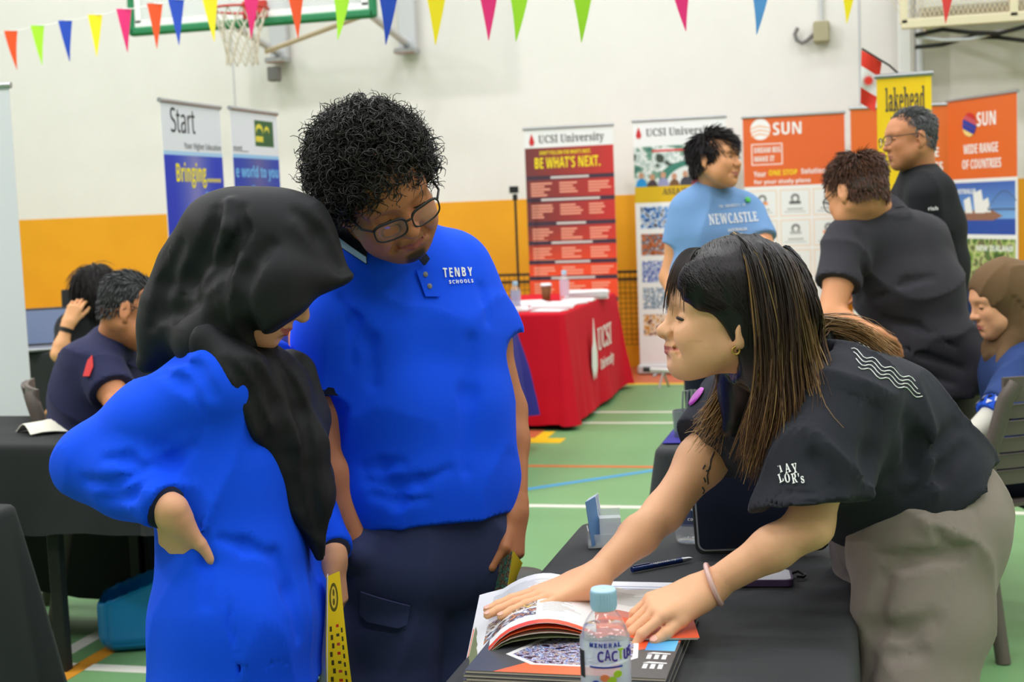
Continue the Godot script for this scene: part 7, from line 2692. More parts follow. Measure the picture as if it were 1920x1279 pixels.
func build_student() -> void:
	var t := thing("person", "curly haired student with glasses in a bright blue polo shirt and navy cargo trousers", "person", Vector3(-0.95, 0, -2.65))
	var off := -t.position
	var skin := lin(188, 122, 84)
	var o := {"skin": skin, "lips": lin(168, 92, 84), "beard": 1.0, "beard_colour": Color(0.020, 0.016, 0.014), "brow": 1.3, "lid": -0.003, "eye_arc": 0.5, "smile": 0.6, "fat": 0.004, "nose": 1.06}
	var H := frame_of(Vector3(-0.8717, 1.4622, -2.4347) + off, Vector3(0.6344, -0.5024, 0.5802), Vector3(-0.0127, 0.7693, 0.6328))
	var hs := 1.08
	var body := Buf.new()
	var f := Field.new()
	head_field(f, H, hs, o)
	var nb: Vector3 = Vector3(-0.9314, 1.3369, -2.5521) + off
	f.cap(hv(H, hs, 0, -0.04, -0.035), nb, 0.055, 0.064, 0.035)
	var cf := func(p: Vector3) -> Color: return head_colour(p, H, hs, o)
	f.polygonise(0.0033, body, cf)
	var shR: Vector3 = Vector3(-1.0024, 1.3129, -2.5520) + off
	var shL: Vector3 = Vector3(-0.8091, 1.3027, -2.7467) + off
	var elR: Vector3 = Vector3(-1.0286, 0.9776, -2.4703) + off
	var wrR: Vector3 = Vector3(-0.9621, 0.8003, -2.4493) + off
	var elL: Vector3 = Vector3(-0.7408, 1.0012, -2.7552) + off
	var wrL: Vector3 = Vector3(-0.7054, 0.8140, -2.6628) + off
	var hipR: Vector3 = Vector3(-0.9298, 0.7478, -2.5563) + off
	var hipL: Vector3 = Vector3(-0.8246, 0.7228, -2.6642) + off
	var knR := Vector3(hipR.x - 0.01, 0.47, hipR.z + 0.03)
	var knL := Vector3(hipL.x + 0.01, 0.47, hipL.z + 0.03)
	var anR := Vector3(knR.x, 0.08, knR.z - 0.03)
	var anL := Vector3(knL.x, 0.08, knL.z - 0.03)
	var chest := (shL + shR) / 2
	var pel := (hipL + hipR) / 2
	f = Field.new()
	torso(f, [[pel, (hipL - hipR) * 0.4, 0.08], [pel.lerp(chest, 0.5), (hipL - hipR) * 0.3, 0.065], [chest, (shL - shR) * 0.28, 0.05]], 0.05)
	f.cap(chest, nb, 0.045, 0.06, 0.03)
	for a in [[shR, elR, wrR], [shL, elL, wrL]]:
		f.cap(a[0], (a[0] as Vector3).lerp(a[1], 0.5), 0.036, 0.050, 0.03)
		f.cap((a[0] as Vector3).lerp(a[1], 0.5), a[1], 0.050, 0.046, 0.03)
		f.cap(a[1], (a[1] as Vector3).lerp(a[2], 0.3), 0.046, 0.045, 0.02)
		f.cap((a[1] as Vector3).lerp(a[2], 0.3), a[2], 0.045, 0.030, 0.02)
	for a in [[hipL, knL, anL], [hipR, knR, anR]]:
		f.cap(a[0], a[1], 0.08, 0.055, 0.03)
		f.cap(a[1], a[2], 0.055, 0.04, 0.03)
	f.polygonise(0.009, body, null, skin)
	f = Field.new()
	var hL := hand_frame(wrL, Vector3(-0.6960, 0.7192, -2.5936) + off - wrL, Vector3(0.9496, 0.1135, 0.2604), false)
	hand_field(f, hL, 1.06, [[0.6, 1.0, 0.6], [0.7, 1.1, 0.6], [0.75, 1.1, 0.6], [0.75, 1.1, 0.6]], 0.02, [0.12, 0.75, 0.2])
	f.cap(wrL.lerp(elL, 0.2), wrL, 0.033, 0.027, 0.02)
	f.polygonise(0.0035, body, null, skin)
	f = Field.new()
	var hR := hand_frame(wrR, Vector3(0.1306, -1.0006, 0.0654), Vector3(-0.0645, 0.0981, 0.9414), true)
	hand_field(f, hR, 1.0, [[0.1, 0.2, 0.1], [0.1, 0.2, 0.1], [0.1, 0.2, 0.1], [0.1, 0.2, 0.1]], 0.02, [0.3, 0.1, 0.1])
	f.polygonise(0.006, body, null, skin)
	mi("body", body.mesh(), M.skin, t)
	tips = []
	face_details(t, H, hs, o)
	spectacles(t, H, hs, {"w": 0.0275, "h": 0.0185, "y": -0.004, "z": 0.108, "r": 0.0018})
	# polo shirt
	f = Field.new()
	var lat := (hipL - hipR).normalized()
	f.chain([shR + Vector3(0.02, 0, 0), shR.lerp(elR, 0.4), shR.lerp(elR, 0.80)], [0.070, 0.072, 0.070], 0.05)
	f.chain([shL + Vector3(-0.02, 0, 0), shL.lerp(elL, 0.5), shL.lerp(elL, 0.7)], [0.068, 0.068, 0.066], 0.05)
	f.trim(shR.lerp(elR, 0.73), elR - shR, 0.085, 0.08)
	f.trim(shL.lerp(elL, 0.50), elL - shL, 0.085, 0.08)
	f.cap(shR.lerp(elR, 0.66), elR, 0.055, 0.066, 0.004, 1)
	torso(f, [[Vector3(-0.8627, 0.7665, -2.5964) + off, lat * 0.040, 0.118], [Vector3(-0.8786, 0.8821, -2.6141) + off, lat * 0.055, 0.122], [Vector3(-0.8868, 1.0320, -2.6268) + off, lat * 0.060, 0.120], [Vector3(-0.8982, 1.1810, -2.6491) + off, lat * 0.065, 0.110], [Vector3(-0.9072, 1.2778, -2.6563) + off, lat * 0.085, 0.078]], 0.06)
	f.cap(chest, nb, 0.085, 0.070, 0.06)
	f.cut(Vector3(-0.8310, 0.8204, -2.4854) + off, Vector3(0.0947, -0.9938, 0.1260))
	fold_line(f, [Vector3(-0.7794, 1.0163, -2.0408), Vector3(-0.7548, 1.0186, -2.0474), Vector3(-0.7252, 1.0241, -2.0557)], off, 0.010, 0.02)
	fold_line(f, [Vector3(-0.7764, 0.9976, -2.0397), Vector3(-0.7339, 0.9858, -2.0496), Vector3(-0.6945, 0.9926, -2.0605), Vector3(-0.6533, 1.0111, -2.0731)], off, 0.009, 0.025)
	fold_line(f, [Vector3(-0.7685, 0.9737, -2.0394), Vector3(-0.7294, 0.9620, -2.0484), Vector3(-0.6867, 0.9653, -2.0598)], off, 0.008, 0.02)
	fold_line(f, [Vector3(-0.6143, 1.2116, -2.1032), Vector3(-0.6188, 1.1275, -2.0937), Vector3(-0.6270, 1.0100, -2.0798)], off, 0.012, 0.03)
	fold_line(f, [Vector3(-0.7907, 1.2525, -2.0613), Vector3(-0.7731, 1.2181, -2.0624), Vector3(-0.7659, 1.1504, -2.0576)], off, 0.010, 0.025)
	fold_line(f, [Vector3(-0.8131, 1.2871, -2.0589), Vector3(-0.7939, 1.2526, -2.0605), Vector3(-0.7982, 1.1855, -2.0527)], off, 0.008, 0.02)
	fold_line(f, [Vector3(-0.5958, 1.2950, -2.1163), Vector3(-0.5884, 1.2442, -2.1132)], off, 0.010, 0.02)
	var fn := fold_noise(41, 3.2)
	f.disp = func(p: Vector3) -> float: return 0.006 * fn.get_noise_3d(p.x * 1.5, p.y * 0.8, p.z * 1.5) - 0.006 * ridges(fn, p * 1.3 + Vector3(1, 2, 3), Vector3(0.35, 0.9, 0.2).normalized(), 0.7)
	f.dmax = 0.013
	var b := Buf.new()
	f.polygonise(0.007, b)
	var shirt := mi("polo_shirt", b.mesh(), M.shirt_blue, t)
	# lettering on the chest
	wrapped(f, "TENBY", "sans_bold", Vector3(-0.8123, 1.2884, -2.5991) + off, Vector3(0.9316, 0.0354, -0.4019), Vector3(-0.2509, -0.0957, -0.9633), 0.060, 0.019, M.ink_white, shirt)
	wrapped(f, "SCHOOLS", "sans_bold", Vector3(-0.8014, 1.2754, -2.6006) + off, Vector3(0.9316, 0.0354, -0.4019), Vector3(-0.2509, -0.0957, -0.9633), 0.048, 0.0075, M.ink_white, shirt)
	# placket with buttons
	var pk := Buf.new()
	var g := []
	for r in 8:
		var row := []
		for s in 2:
			var px := meet(f, lerp(Vector3(-0.7682, 1.3326, -2.2827), Vector3(-0.7511, 1.2805, -2.2820), r / 7.0) + off + Vector3(0.0271, -0.0011, -0.0069) * (s - 0.5), Vector3(-0.2509, -0.0957, -0.9633))
			row.append(px.origin + px.basis.z * 0.003)
		g.append(row)
	pk.sheet(g, 2, 0.002)
	mi("placket", pk.mesh(), M.shirt_blue, shirt)
	for y: float in [0.15, 0.6]:
		var px := meet(f, lerp(Vector3(-0.7682, 1.3326, -2.2827), Vector3(-0.7511, 1.2805, -2.2820), y) + off, Vector3(-0.2509, -0.0957, -0.9633))
		b = Buf.new()
		b.lathe(PackedVector2Array([Vector2(0.0055, 0), Vector2(0.0052, 0.002), Vector2(0.0, 0.0024)]), Transform3D(Basis(px.basis.x, px.basis.z, -px.basis.y), px.origin + px.basis.z * 0.0045), 14)
		mi("button", b.mesh(), M.ink_grey, shirt)
	# the turned-down collar on the near side of the neck, and its short end under the chin
	for fl in [[[Vector3(-1.0150, 1.4248, -2.5598), Vector3(-0.9592, 1.4009, -2.5097), Vector3(-0.9048, 1.3618, -2.4681)], [Vector3(-0.8394, 1.3960, -2.0629), Vector3(-0.8152, 1.3697, -2.0666), Vector3(-0.7730, 1.3394, -2.0745)]], [[Vector3(-0.8238, 1.3477, -2.5085), Vector3(-0.8286, 1.3422, -2.4964), Vector3(-0.8313, 1.3368, -2.4847)], [Vector3(-0.6812, 1.3440, -2.0989), Vector3(-0.6845, 1.3391, -2.0976), Vector3(-0.6895, 1.3342, -2.0958)]]]:
		var inner: Array = fl[0]
		var outer: Array = fl[1]
		var cg := []
		var sg := []
		for r in 6:
			cg.append([])
		for k in 11:
			var x := k / 10.0 * 2.0
			var j := mini(int(x), 1)
			var pi_: Vector3 = (inner[j] as Vector3).lerp(inner[j + 1], x - j) + off
			var q: Vector3 = (outer[j] as Vector3).lerp(outer[j + 1], x - j)
			var mm := meet(f, q + off, q - Vector3(0, 1.42, 0))
			var po := mm.origin + mm.basis.z * 0.006
			for r in 6:
				var v := r / 5.0
				(cg[5 - r] as Array).append(pi_.lerp(po, v) + Vector3(-0.0823, 0.5858, 0.7937) * (0.016 * sin(v * PI)))
		b = Buf.new()
		b.sheet(cg, 11, 0.003)
		mi("collar", b.mesh(), M.navy_dark, shirt)
		for r in 2:
			var row := []
			for k in 11:
				row.append((cg[0][k] as Vector3).lerp(cg[1][k], 0.05 + 1.35 * r if r == 0 else 1.0) + Vector3(0.0366, 0.3925, 0.8858) * 0.004)
			sg.append(row)
		b = Buf.new()
		b.sheet(sg, 11, 0.002)
		mi("collar_stripe", b.mesh(), M.stripe_blue, shirt)
	for a in [[shR, elR, 0.73, 0.072], [shL, elL, 0.50, 0.068]]:
		var p0: Vector3 = (a[0] as Vector3).lerp(a[1], a[2])
		var d: Vector3 = ((a[1] as Vector3) - a[0]).normalized()
		b = Buf.new()
		b.tube(PackedVector3Array([p0 - d * 0.016, p0 - d * 0.014, p0 + d * 0.0, p0 + d * 0.002, p0 - d * 0.004]), PackedFloat32Array([a[3] - 0.006, a[3] + 0.0, a[3] + 0.001, a[3] - 0.004, a[3] - 0.02]), 28, Color.WHITE, Color.WHITE, false)
		mi("sleeve_band", b.mesh(), M.navy_dark, shirt)
	# cargo trousers
	f = Field.new()
	torso(f, [[Vector3(-0.8712, 0.8177, -2.6096) + off, lat * 0.06, 0.108], [Vector3(-0.8747, 0.7218, -2.5992) + off, lat * 0.075, 0.115]], 0.05)
	f.chain([hipR, hipR.lerp(knR, 0.5), knR, anR], [0.105, 0.105, 0.098, 0.088], 0.025)
	f.chain([hipL, hipL.lerp(knL, 0.5), knL, anL], [0.100, 0.095, 0.090, 0.085], 0.025)
	f.cut(Vector3(0, 0.055, 0), Vector3(0, -1, 0))
	f.cap(Vector3(-0.9414, 0.8567, -2.5018) + off, Vector3(-0.9514, 0.7745, -2.4287) + off, 0.012, 0.030, 0.02, 0)
	var fn3 := fold_noise(47, 3.0)
	f.disp = func(p: Vector3) -> float: return 0.006 * fn3.get_noise_3d(p.x, p.y, p.z) - 0.012 * ridges(fn3, p * 1.4, Vector3(0.3, 0.95, 0.0), 0.72)
	f.dmax = 0.017
	b = Buf.new()
	f.polygonise(0.009, b)
	var tr := mi("trousers", b.mesh(), M.navy, t)
	# flap pocket on the thigh
	g = []
	var flap := []
	for r in 6:
		var row := []
		for s in 7:
			var u := s / 6.0
			var v := r / 5.0
			var low := 1.0 if u > 0.12 and u < 0.88 else 0.8
			var q: Vector3 = lerp(lerp(Vector3(-0.8843, 0.7311, -2.1927), Vector3(-0.7989, 0.7000, -2.2119), u), lerp(Vector3(-0.8869, 0.6733, -2.1863), Vector3(-0.8086, 0.6517, -2.2046), u), v * low) + off
			var px := meet(f, q, Vector3(-0.2509, -0.0957, -0.9633))
			row.append(px.origin + px.basis.z * (0.006 + 0.004 * v))
		g.append(row)
	b = Buf.new()
	b.sheet(g, 7, 0.004)
	mi("pocket_flap", b.mesh(), M.navy, tr)
	for a in [anL, anR]:
		b = Buf.new()
		f = Field.new()
		f.cap(a + Vector3(0.0, -0.035, -0.03), a + Vector3(0.02, -0.045, 0.15), 0.045, 0.036, 0.02)
		f.cut(Vector3(0, 0.002, 0), Vector3(0, -1, 0))
		f.polygonise(0.012, b)
		mi("shoe", b.mesh(), M.black_plastic, t)
	curls(t, H, hs)

func curls(t: Node, H: Transform3D, s: float) -> void:
	var r := RandomNumberGenerator.new()
	r.seed = 21
	var c0 := Color(0.012, 0.011, 0.010)
	var c1 := Color(0.055, 0.050, 0.046)
	var f := Field.new()
	f.ell(hv(H, s, 0, 0.040, -0.026), Vector3(0.084, 0.086, 0.095) * s, 0.02, H.basis)
	f.ell(hv(H, s, 0, -0.05, 0.095), Vector3(0.13, 0.098, 0.080) * s, 0.01, H.basis, 1)
	for e: float in [-1.0, 1.0]:
		f.ell(hv(H, s, e * 0.1, -0.055, 0.01), Vector3(0.06, 0.065, 0.07) * s, 0.01, H.basis, 1)
	f.cut(hv(H, s, 0, -0.055, -0.08), H.basis * Vector3(0, -1, 0.1), 0.01)
	var fn := fold_noise(3, 40.0)
	f.disp = func(p: Vector3) -> float: return 0.007 * fn.get_noise_3dv(p)
	f.dmax = 0.008
	var b := Buf.new()
	f.polygonise(0.006, b, null, c0)
	mi("hair_base", b.mesh(), M.hair_matt, t)
	b = Buf.new()
	var made := 0
	var C := Vector3(0, 0.040, -0.024)
	while made < 4600:
		var d := Vector3(r.randfn(), r.randfn(), r.randfn()).normalized()
		var q := C + d * Vector3(0.085, 0.086, 0.094)
		if q.y < -0.045 or (q.z > 0.03 and q.y < 0.054 - 0.3 * absf(q.x)) or (q.z > -0.035 and q.y < 0.004):
			continue
		made += 1
		var nrm := (d / Vector3(0.085, 0.086, 0.094)).normalized()
		var L := r.randf_range(0.014, 0.040)
		if r.randf() < 0.10:
			L *= 1.35
		var lift := r.randf()
		var side := nrm.cross(Vector3(r.randfn(), r.randfn(), r.randfn())).normalized()
		var ax := (nrm * r.randf_range(0.25, 0.9) + side * 0.9 + Vector3(0, -0.3, 0.1)).normalized()
		var u := ax.cross(nrm).normalized()
		var w := ax.cross(u)
		var R := r.randf_range(0.006, 0.0135)
		var turns := r.randf_range(0.9, 2.0)
		var ph := r.randf() * TAU
		var pts := PackedVector3Array()
		var n := 15
		for j in n:
			var v := j / (n - 1.0)
			var an := ph + v * turns * TAU
			var rr := R * smoothstep(0.0, 0.25, v) * (1.0 - 0.3 * v)
			var p := q + ax * L * v + (u * cos(an) + w * sin(an)) * rr + nrm * lerpf(0.0, 0.020, lift) * sqrt(v)
			pts.append(hv(H, s, p.x, p.y, p.z))
		var m := r.randf()
		var cc := c0.lerp(c1, m)
		strand(b, pts, r.randf_range(0.0009, 0.0016), cc, cc, 3, 0.4)
	var hn := mi("hair", b.mesh(), M.hairy, t)
	hn.set_meta("kind", "stuff")
# a whole figure from its joints; g holds everything in world metres
func figure(label: String, base: Vector3, g: Dictionary) -> Node3D:
	var t := thing("person", label, "person", base)
	var off := -base
	var o: Dictionary = g.face
	var skin: Color = o.skin
	var hs: float = g.get("hs", 1.0)
	var H := frame_of((g.head[0] as Vector3) + off, g.head[1], g.head[2])
	var body := Buf.new()
	var f := Field.new()
	var nb: Vector3 = (g.neck as Vector3) + off
	head_field(f, H, hs, o)
	f.cap(hv(H, hs, 0, -0.04, -0.03), nb, 0.052, 0.062, 0.035)
	var cf := func(p: Vector3) -> Color: return head_colour(p, H, hs, o)
	f.polygonise(g.get("head_cell", 0.005), body, cf)
	var sh := []
	var el := []
	var wr := []
	for k in 2:
		sh.append((g.sh[k] as Vector3) + off)
		el.append((g.el[k] as Vector3) + off)
		wr.append((g.wr[k] as Vector3) + off)
	var hip := []
	var kn := []
	var an := []
	for k in 2:
		hip.append((g.hip[k] as Vector3) + off)
		kn.append((g.kn[k] as Vector3) + off)
		an.append((g.an[k] as Vector3) + off)
	f = Field.new()
	var pel: Vector3 = (hip[0] + hip[1]) / 2.0
	var chest: Vector3 = (sh[0] + sh[1]) / 2.0
	var lat: Vector3 = (sh[0] - sh[1]).normalized()
	torso(f, [[pel, (hip[0] - hip[1]) * 0.35, 0.075], [pel.lerp(chest, 0.5), lat * 0.03, 0.065], [chest, (sh[0] - sh[1]) * 0.28, 0.05]], 0.05)
	f.cap(chest, nb, 0.045, 0.055, 0.03)
	var ar: float = g.get("arm", 1.0)
	for k in 2:
		f.cap(sh[k], sh[k].lerp(el[k], 0.5), 0.036 * ar, 0.046 * ar, 0.03)
		f.cap(sh[k].lerp(el[k], 0.5), el[k], 0.046 * ar, 0.043 * ar, 0.03)
		f.cap(el[k], el[k].lerp(wr[k], 0.3), 0.043 * ar, 0.042 * ar, 0.02)
		f.cap(el[k].lerp(wr[k], 0.3), wr[k], 0.042 * ar, 0.028 * ar, 0.02)
		f.cap(hip[k], kn[k], 0.075, 0.055, 0.03)
		f.cap(kn[k], an[k], 0.055, 0.038, 0.03)
	f.polygonise(g.get("cell", 0.012), body, null, skin)
	for k in 2:
		f = Field.new()
		var hd: Array = g.hands[k]
		var hf := hand_frame(wr[k], hd[0], hd[1], hd[2])
		var c: float = hd[3]
		hand_field(f, hf, 1.0, [[0.5 * c, 0.8 * c, 0.4 * c], [0.6 * c, 0.8 * c, 0.4 * c], [0.65 * c, 0.8 * c, 0.4 * c], [0.7 * c, 0.8 * c, 0.4 * c]], 0.03, [0.5, 0.3, 0.2])
		f.cap(wr[k].lerp(el[k], 0.15), wr[k], 0.030, 0.026, 0.02)
		f.polygonise(0.0055, body, null, skin)
	mi("body", body.mesh(), M.skin, t)
	tips = []
	face_details(t, H, hs, o)
	# top
	f = Field.new()
	var rings := []
	for r in g.rings:
		rings.append([(r[0] as Vector3) + off, r[1], r[2]])
	var sl: float = g.get("sleeve", 0.6)
	var sr: float = g.get("sleeve_r", 0.07)
	for k in 2:
		if sl <= 1.0:
			f.chain([sh[k], sh[k].lerp(el[k], minf(1.0, sl + 0.06))], [sr, sr * 0.98], 0.045)
			f.trim(sh[k].lerp(el[k], sl), el[k] - sh[k], 0.095, 0.11)
		else:
			f.chain([sh[k], el[k], el[k].lerp(wr[k], sl - 1.0)], [sr, sr * 0.95, sr * 0.8], 0.045)
			f.trim(el[k].lerp(wr[k], sl - 1.06), wr[k] - el[k], 0.075, 0.06)
	torso(f, rings, 0.06)
	f.cap(chest, nb, 0.08, g.get("neck_r", 0.066), 0.06)
	if g.has("hem"):
		f.cut((g.hem[0] as Vector3) + off, g.hem[1])
	for c in g.get("creases", []):
		crease(f, (c[0] as Vector3) + off, (c[1] as Vector3) + off, c[2], 0.03)
	for c in g.get("lines", []):
		fold_line(f, c, off, 0.012, 0.025)
	var fn := fold_noise(g.get("seed", 1), 3.0)
	var al: Vector3 = g.get("fold_dir", Vector3(0.3, 0.9, 0.2))
	al = al.normalized()
	var amp: float = g.get("folds", 0.010)
	f.disp = func(p: Vector3) -> float: return 0.005 * fn.get_noise_3dv(p) - amp * ridges(fn, p * 1.3, al, 0.72)
	f.dmax = 0.006 + amp
	var b := Buf.new()
	f.polygonise(g.get("cloth_cell", 0.011), b)
	var top := mi(g.get("top_name", "t_shirt"), b.mesh(), g.top, t)
	g.field = f
	g.top_node = top
	g.frame = H
	# trousers
	f = Field.new()
	torso(f, [[pel + (chest - pel).normalized() * 0.10, (hip[0] - hip[1]) * 0.3, 0.105], [pel, (hip[0] - hip[1]) * 0.4, 0.11]], 0.05)
	for k in 2:
		f.chain([hip[k], kn[k], an[k]], [0.10, 0.082, 0.07], 0.03)
		f.trim(an[k] + Vector3(0, 0.0, 0), an[k] - kn[k], 0.1, 0.05)
	b = Buf.new()
	f.polygonise(0.018, b)
	mi("trousers", b.mesh(), g.bottom, t)
	for k in 2:
		b = Buf.new()
		f = Field.new()
		var toe: Vector3 = g.get("toe", Vector3(0, 0, 1))
		f.cap(an[k] + Vector3(0, -0.035, 0) - toe * 0.04, an[k] + Vector3(0, -0.045, 0) + toe * 0.15, 0.045, 0.036, 0.02)
		f.cut(Vector3(0, 0.002 - base.y, 0), Vector3(0, -1, 0))
		f.polygonise(0.016, b)
		mi("shoe", b.mesh(), M.black_plastic, t)
	if g.has("hair"):
		short_hair(t, H, hs, g.hair.get("count", 1500), g.hair.get("length", 0.04), g.hair)
	return t

func stand(x: float, z: float, w: float, y: float, lat: Vector3) -> Dictionary:
	# legs of a standing figure under its hips
	var l := lat.normalized() * w
	var c := Vector3(x, 0, z)
	return {"hip": [c + l + Vector3(0, y, 0), c - l + Vector3(0, y, 0)], "kn": [c + l * 1.05 + Vector3(0, y * 0.53, 0), c - l * 1.05 + Vector3(0, y * 0.53, 0)], "an": [c + l * 1.1 + Vector3(0, 0.085, 0), c - l * 1.1 + Vector3(0, 0.085, 0)]}

func build_background_people() -> void:
	# man in the light blue T-shirt
	var lat := Vector3(0.8346, -0.0661, -0.5223)
	var g := stand(-0.62, -6.0, 0.09, 0.86, lat)
	g.merge({
		"face": {"skin": lin(226, 160, 112), "lips": lin(190, 116, 100), "eyes": true, "fat": 0.005, "jaw": 1.08, "smile": 0.3, "lid": -0.001},
		"head": [Vector3(-0.6173, 1.5841, -5.8767), Vector3(0.9252, 0.0455, 0.3774), Vector3(0.0146, 0.9946, -0.1026)], "hs": 1.02, "neck": Vector3(-0.6388, 1.4474, -5.9406),
		"sh": [Vector3(-0.5085, 1.3603, -6.0177), Vector3(-0.7525, 1.3712, -5.8930)], "el": [Vector3(-0.3986, 1.1332, -5.8473), Vector3(-0.8219, 1.0981, -5.8789)], "wr": [Vector3(-0.4284, 1.2400, -5.6633), Vector3(-0.7078, 0.9091, -5.6822)],
		"hands": [[Vector3(-0.8195, 0.1544, 0.4057), Vector3(0.2103, 0.9295, 0.2681), false, 0.8], [Vector3(0.9198, -0.1161, -0.0204), Vector3(0.1135, 0.9334, 0.2929), true, 0.8]],
		"rings": [[Vector3(-0.6341, 0.8645, -5.9046), lat * 0.05, 0.125], [Vector3(-0.6308, 1.0902, -5.9279), lat * 0.07, 0.125], [Vector3(-0.6282, 1.2708, -5.9465), lat * 0.075, 0.106], [Vector3(-0.6311, 1.3725, -5.9559), lat * 0.085, 0.076]],
		"sleeve": 0.52, "sleeve_r": 0.070, "top": M.sky_tee, "bottom": M.navy_dark, "top_name": "t_shirt", "seed": 61, "toe": Vector3(0.6847, 0.0567, 0.6465), "arm": 1.1,
		"hair": {"count": 2800, "length": 0.062, "front": 0.044, "low": -0.035, "comb": Vector3(0, -0.3, 1.0), "lift": 0.35, "radius": 0.0022, "colour": Color(0.012, 0.011, 0.010), "seed": 3, "side": 0.8},
	})
	figure("man in a light blue printed T-shirt standing in front of the orange poster", Vector3(-0.62, 0, -6.0), g)
	var nbase := Vector3(0.62, 0, 6.0)
	wrapped(g.field, "NEWCASTLE", "serif_bold", Vector3(-0.6559, 1.3104, -5.8395) + nbase, Vector3(0.9443, 0.0501, -0.3548), Vector3(-0.2509, -0.0957, -0.9633), 0.215, 0.045, M.ink_white, g.top_node)
	wrapped(g.field, "THE UNIVERSITY OF", "sans", Vector3(-0.6138, 1.3820, -5.8575) + nbase, Vector3(0.9443, 0.0501, -0.3548), Vector3(-0.2509, -0.0957, -0.9633), 0.12, 0.012, M.ink_white, g.top_node)
	wrapped(g.field, "AUSTRALIA", "sans_bold", Vector3(-0.5807, 1.2807, -5.8561) + nbase, Vector3(0.9443, 0.0501, -0.3548), Vector3(-0.2509, -0.0957, -0.9633), 0.085, 0.012, M.ink_white, g.top_node)
	wrapped(g.field, "1965", "sans_bold", Vector3(-0.5724, 1.2559, -5.8558) + nbase, Vector3(0.9443, 0.0501, -0.3548), Vector3(-0.2509, -0.0957, -0.9633), 0.06, 0.014, M.ink_white, g.top_node)
	var bd := Buf.new()
	var ba := meet(g.field, Vector3(-0.4689, 1.4108, -5.5867) - Vector3(-0.62, 0, -6.0), Vector3(-0.5116, 1.4100, -6.0946) - Vector3(-0.4689, 1.4108, -5.5867))
	bd.lathe(PackedVector2Array([Vector2(0.013, 0), Vector2(0.012, 0.003), Vector2(0, 0.004)]), Transform3D(Basis(ba.basis.x, ba.basis.z, -ba.basis.y), ba.origin + ba.basis.z * 0.006), 16)
	mi("badge", bd.mesh(), M.badge_green, g.top_node)

	# man in the dark polo shirt, seen from behind
	lat = Vector3(-0.7356, 0.1288, 0.6564)
	g = stand(0.23, -5.10, 0.09, 0.84, lat)
	g.merge({
		"face": {"skin": lin(222, 154, 108), "lips": lin(190, 116, 100)},
		"head": [Vector3(-0.0417, 1.4190, -4.8683), Vector3(-0.6830, -0.4516, -0.5766), Vector3(-0.2706, 0.8786, -0.3905)], "hs": 1.08, "neck": Vector3(0.0350, 1.3496, -4.9852),
		"sh": [Vector3(-0.0684, 1.2690, -4.8464), Vector3(0.1949, 1.2441, -5.1201)], "el": [Vector3(-0.1319, 1.0126, -4.6798), Vector3(0.2699, 0.9434, -5.3382)], "wr": [Vector3(0.0104, 0.9602, -4.6494), Vector3(0.1053, 0.8792, -5.2163)],
		"hands": [[Vector3(0.4273, -0.2802, -0.7063), Vector3(0.0146, 0.9946, -0.1026), true, 0.5], [Vector3(-0.6589, -0.2038, -0.1196), Vector3(0.0146, 0.9946, -0.1026), false, 0.5]],
		"rings": [[Vector3(0.2351, 0.6958, -5.0554), lat * 0.06, 0.125], [Vector3(0.1882, 0.8763, -5.0507), lat * 0.065, 0.118], [Vector3(0.1287, 1.0766, -5.0240), lat * 0.07, 0.118], [Vector3(0.0661, 1.2635, -4.9951), lat * 0.085, 0.092]],
		"sleeve": 0.58, "sleeve_r": 0.080, "top": M.polo_grey, "bottom": M.trouser_grey, "top_name": "polo_shirt", "seed": 67, "toe": Vector3(-0.7564, -0.0431, -0.5254), "arm": 1.05,
		"hem": [Vector3(0.2939, 0.7106, -4.9891), Vector3(0.0628, -0.9978, 0.0828)], "lines": [[Vector3(0.0112, 1.1020, -4.3315), Vector3(0.1058, 1.1464, -4.3605), Vector3(0.1842, 1.1592, -4.3822)], [Vector3(0.0406, 0.9722, -4.3263), Vector3(0.1495, 0.9275, -4.3502), Vector3(0.2583, 0.8829, -4.3741)], [Vector3(0.0243, 0.9246, -4.3173), Vector3(0.1330, 0.8719, -4.3404), Vector3(0.2420, 0.8353, -4.3651)], [Vector3(0.0416, 1.0365, -4.3329), Vector3(0.1350, 1.0085, -4.3544), Vector3(0.2437, 0.9478, -4.3767)], [Vector3(-0.0297, 1.2966, -4.3402), Vector3(-0.0186, 1.1997, -4.3334), Vector3(-0.0357, 1.1039, -4.3195)]], "fold_dir": Vector3(1.0, -0.3, 0.0), "folds": 0.013,
		"hair": {"count": 3800, "length": 0.052, "front": 0.062, "low": -0.075, "comb": Vector3(0.3, -0.2, 1.0), "lift": 0.55, "radius": 0.0017, "colour": lin(52, 36, 28), "tip": lin(92, 62, 44), "second": lin(110, 72, 50), "seed": 8, "side": 0.45},
	})
	figure("man in a dark grey polo shirt bending forward, seen from behind", Vector3(0.23, 0, -5.10), g)
	collar(g.top_node, frame_of(g.neck - Vector3(0.23, 0, -5.10), Vector3(-0.6407, -0.3570, -0.6282), Vector3(-0.3271, 0.9078, -0.2126)), 0.066, 0.098, 0.034, M.polo_grey, null)
	spectacles(g.top_node.get_parent(), g.frame, 1.04)

	# older man in black, in profile
	lat = Vector3(0.2993, 0.0937, 0.9509)
	g = stand(0.28, -5.45, 0.09, 0.87, lat)
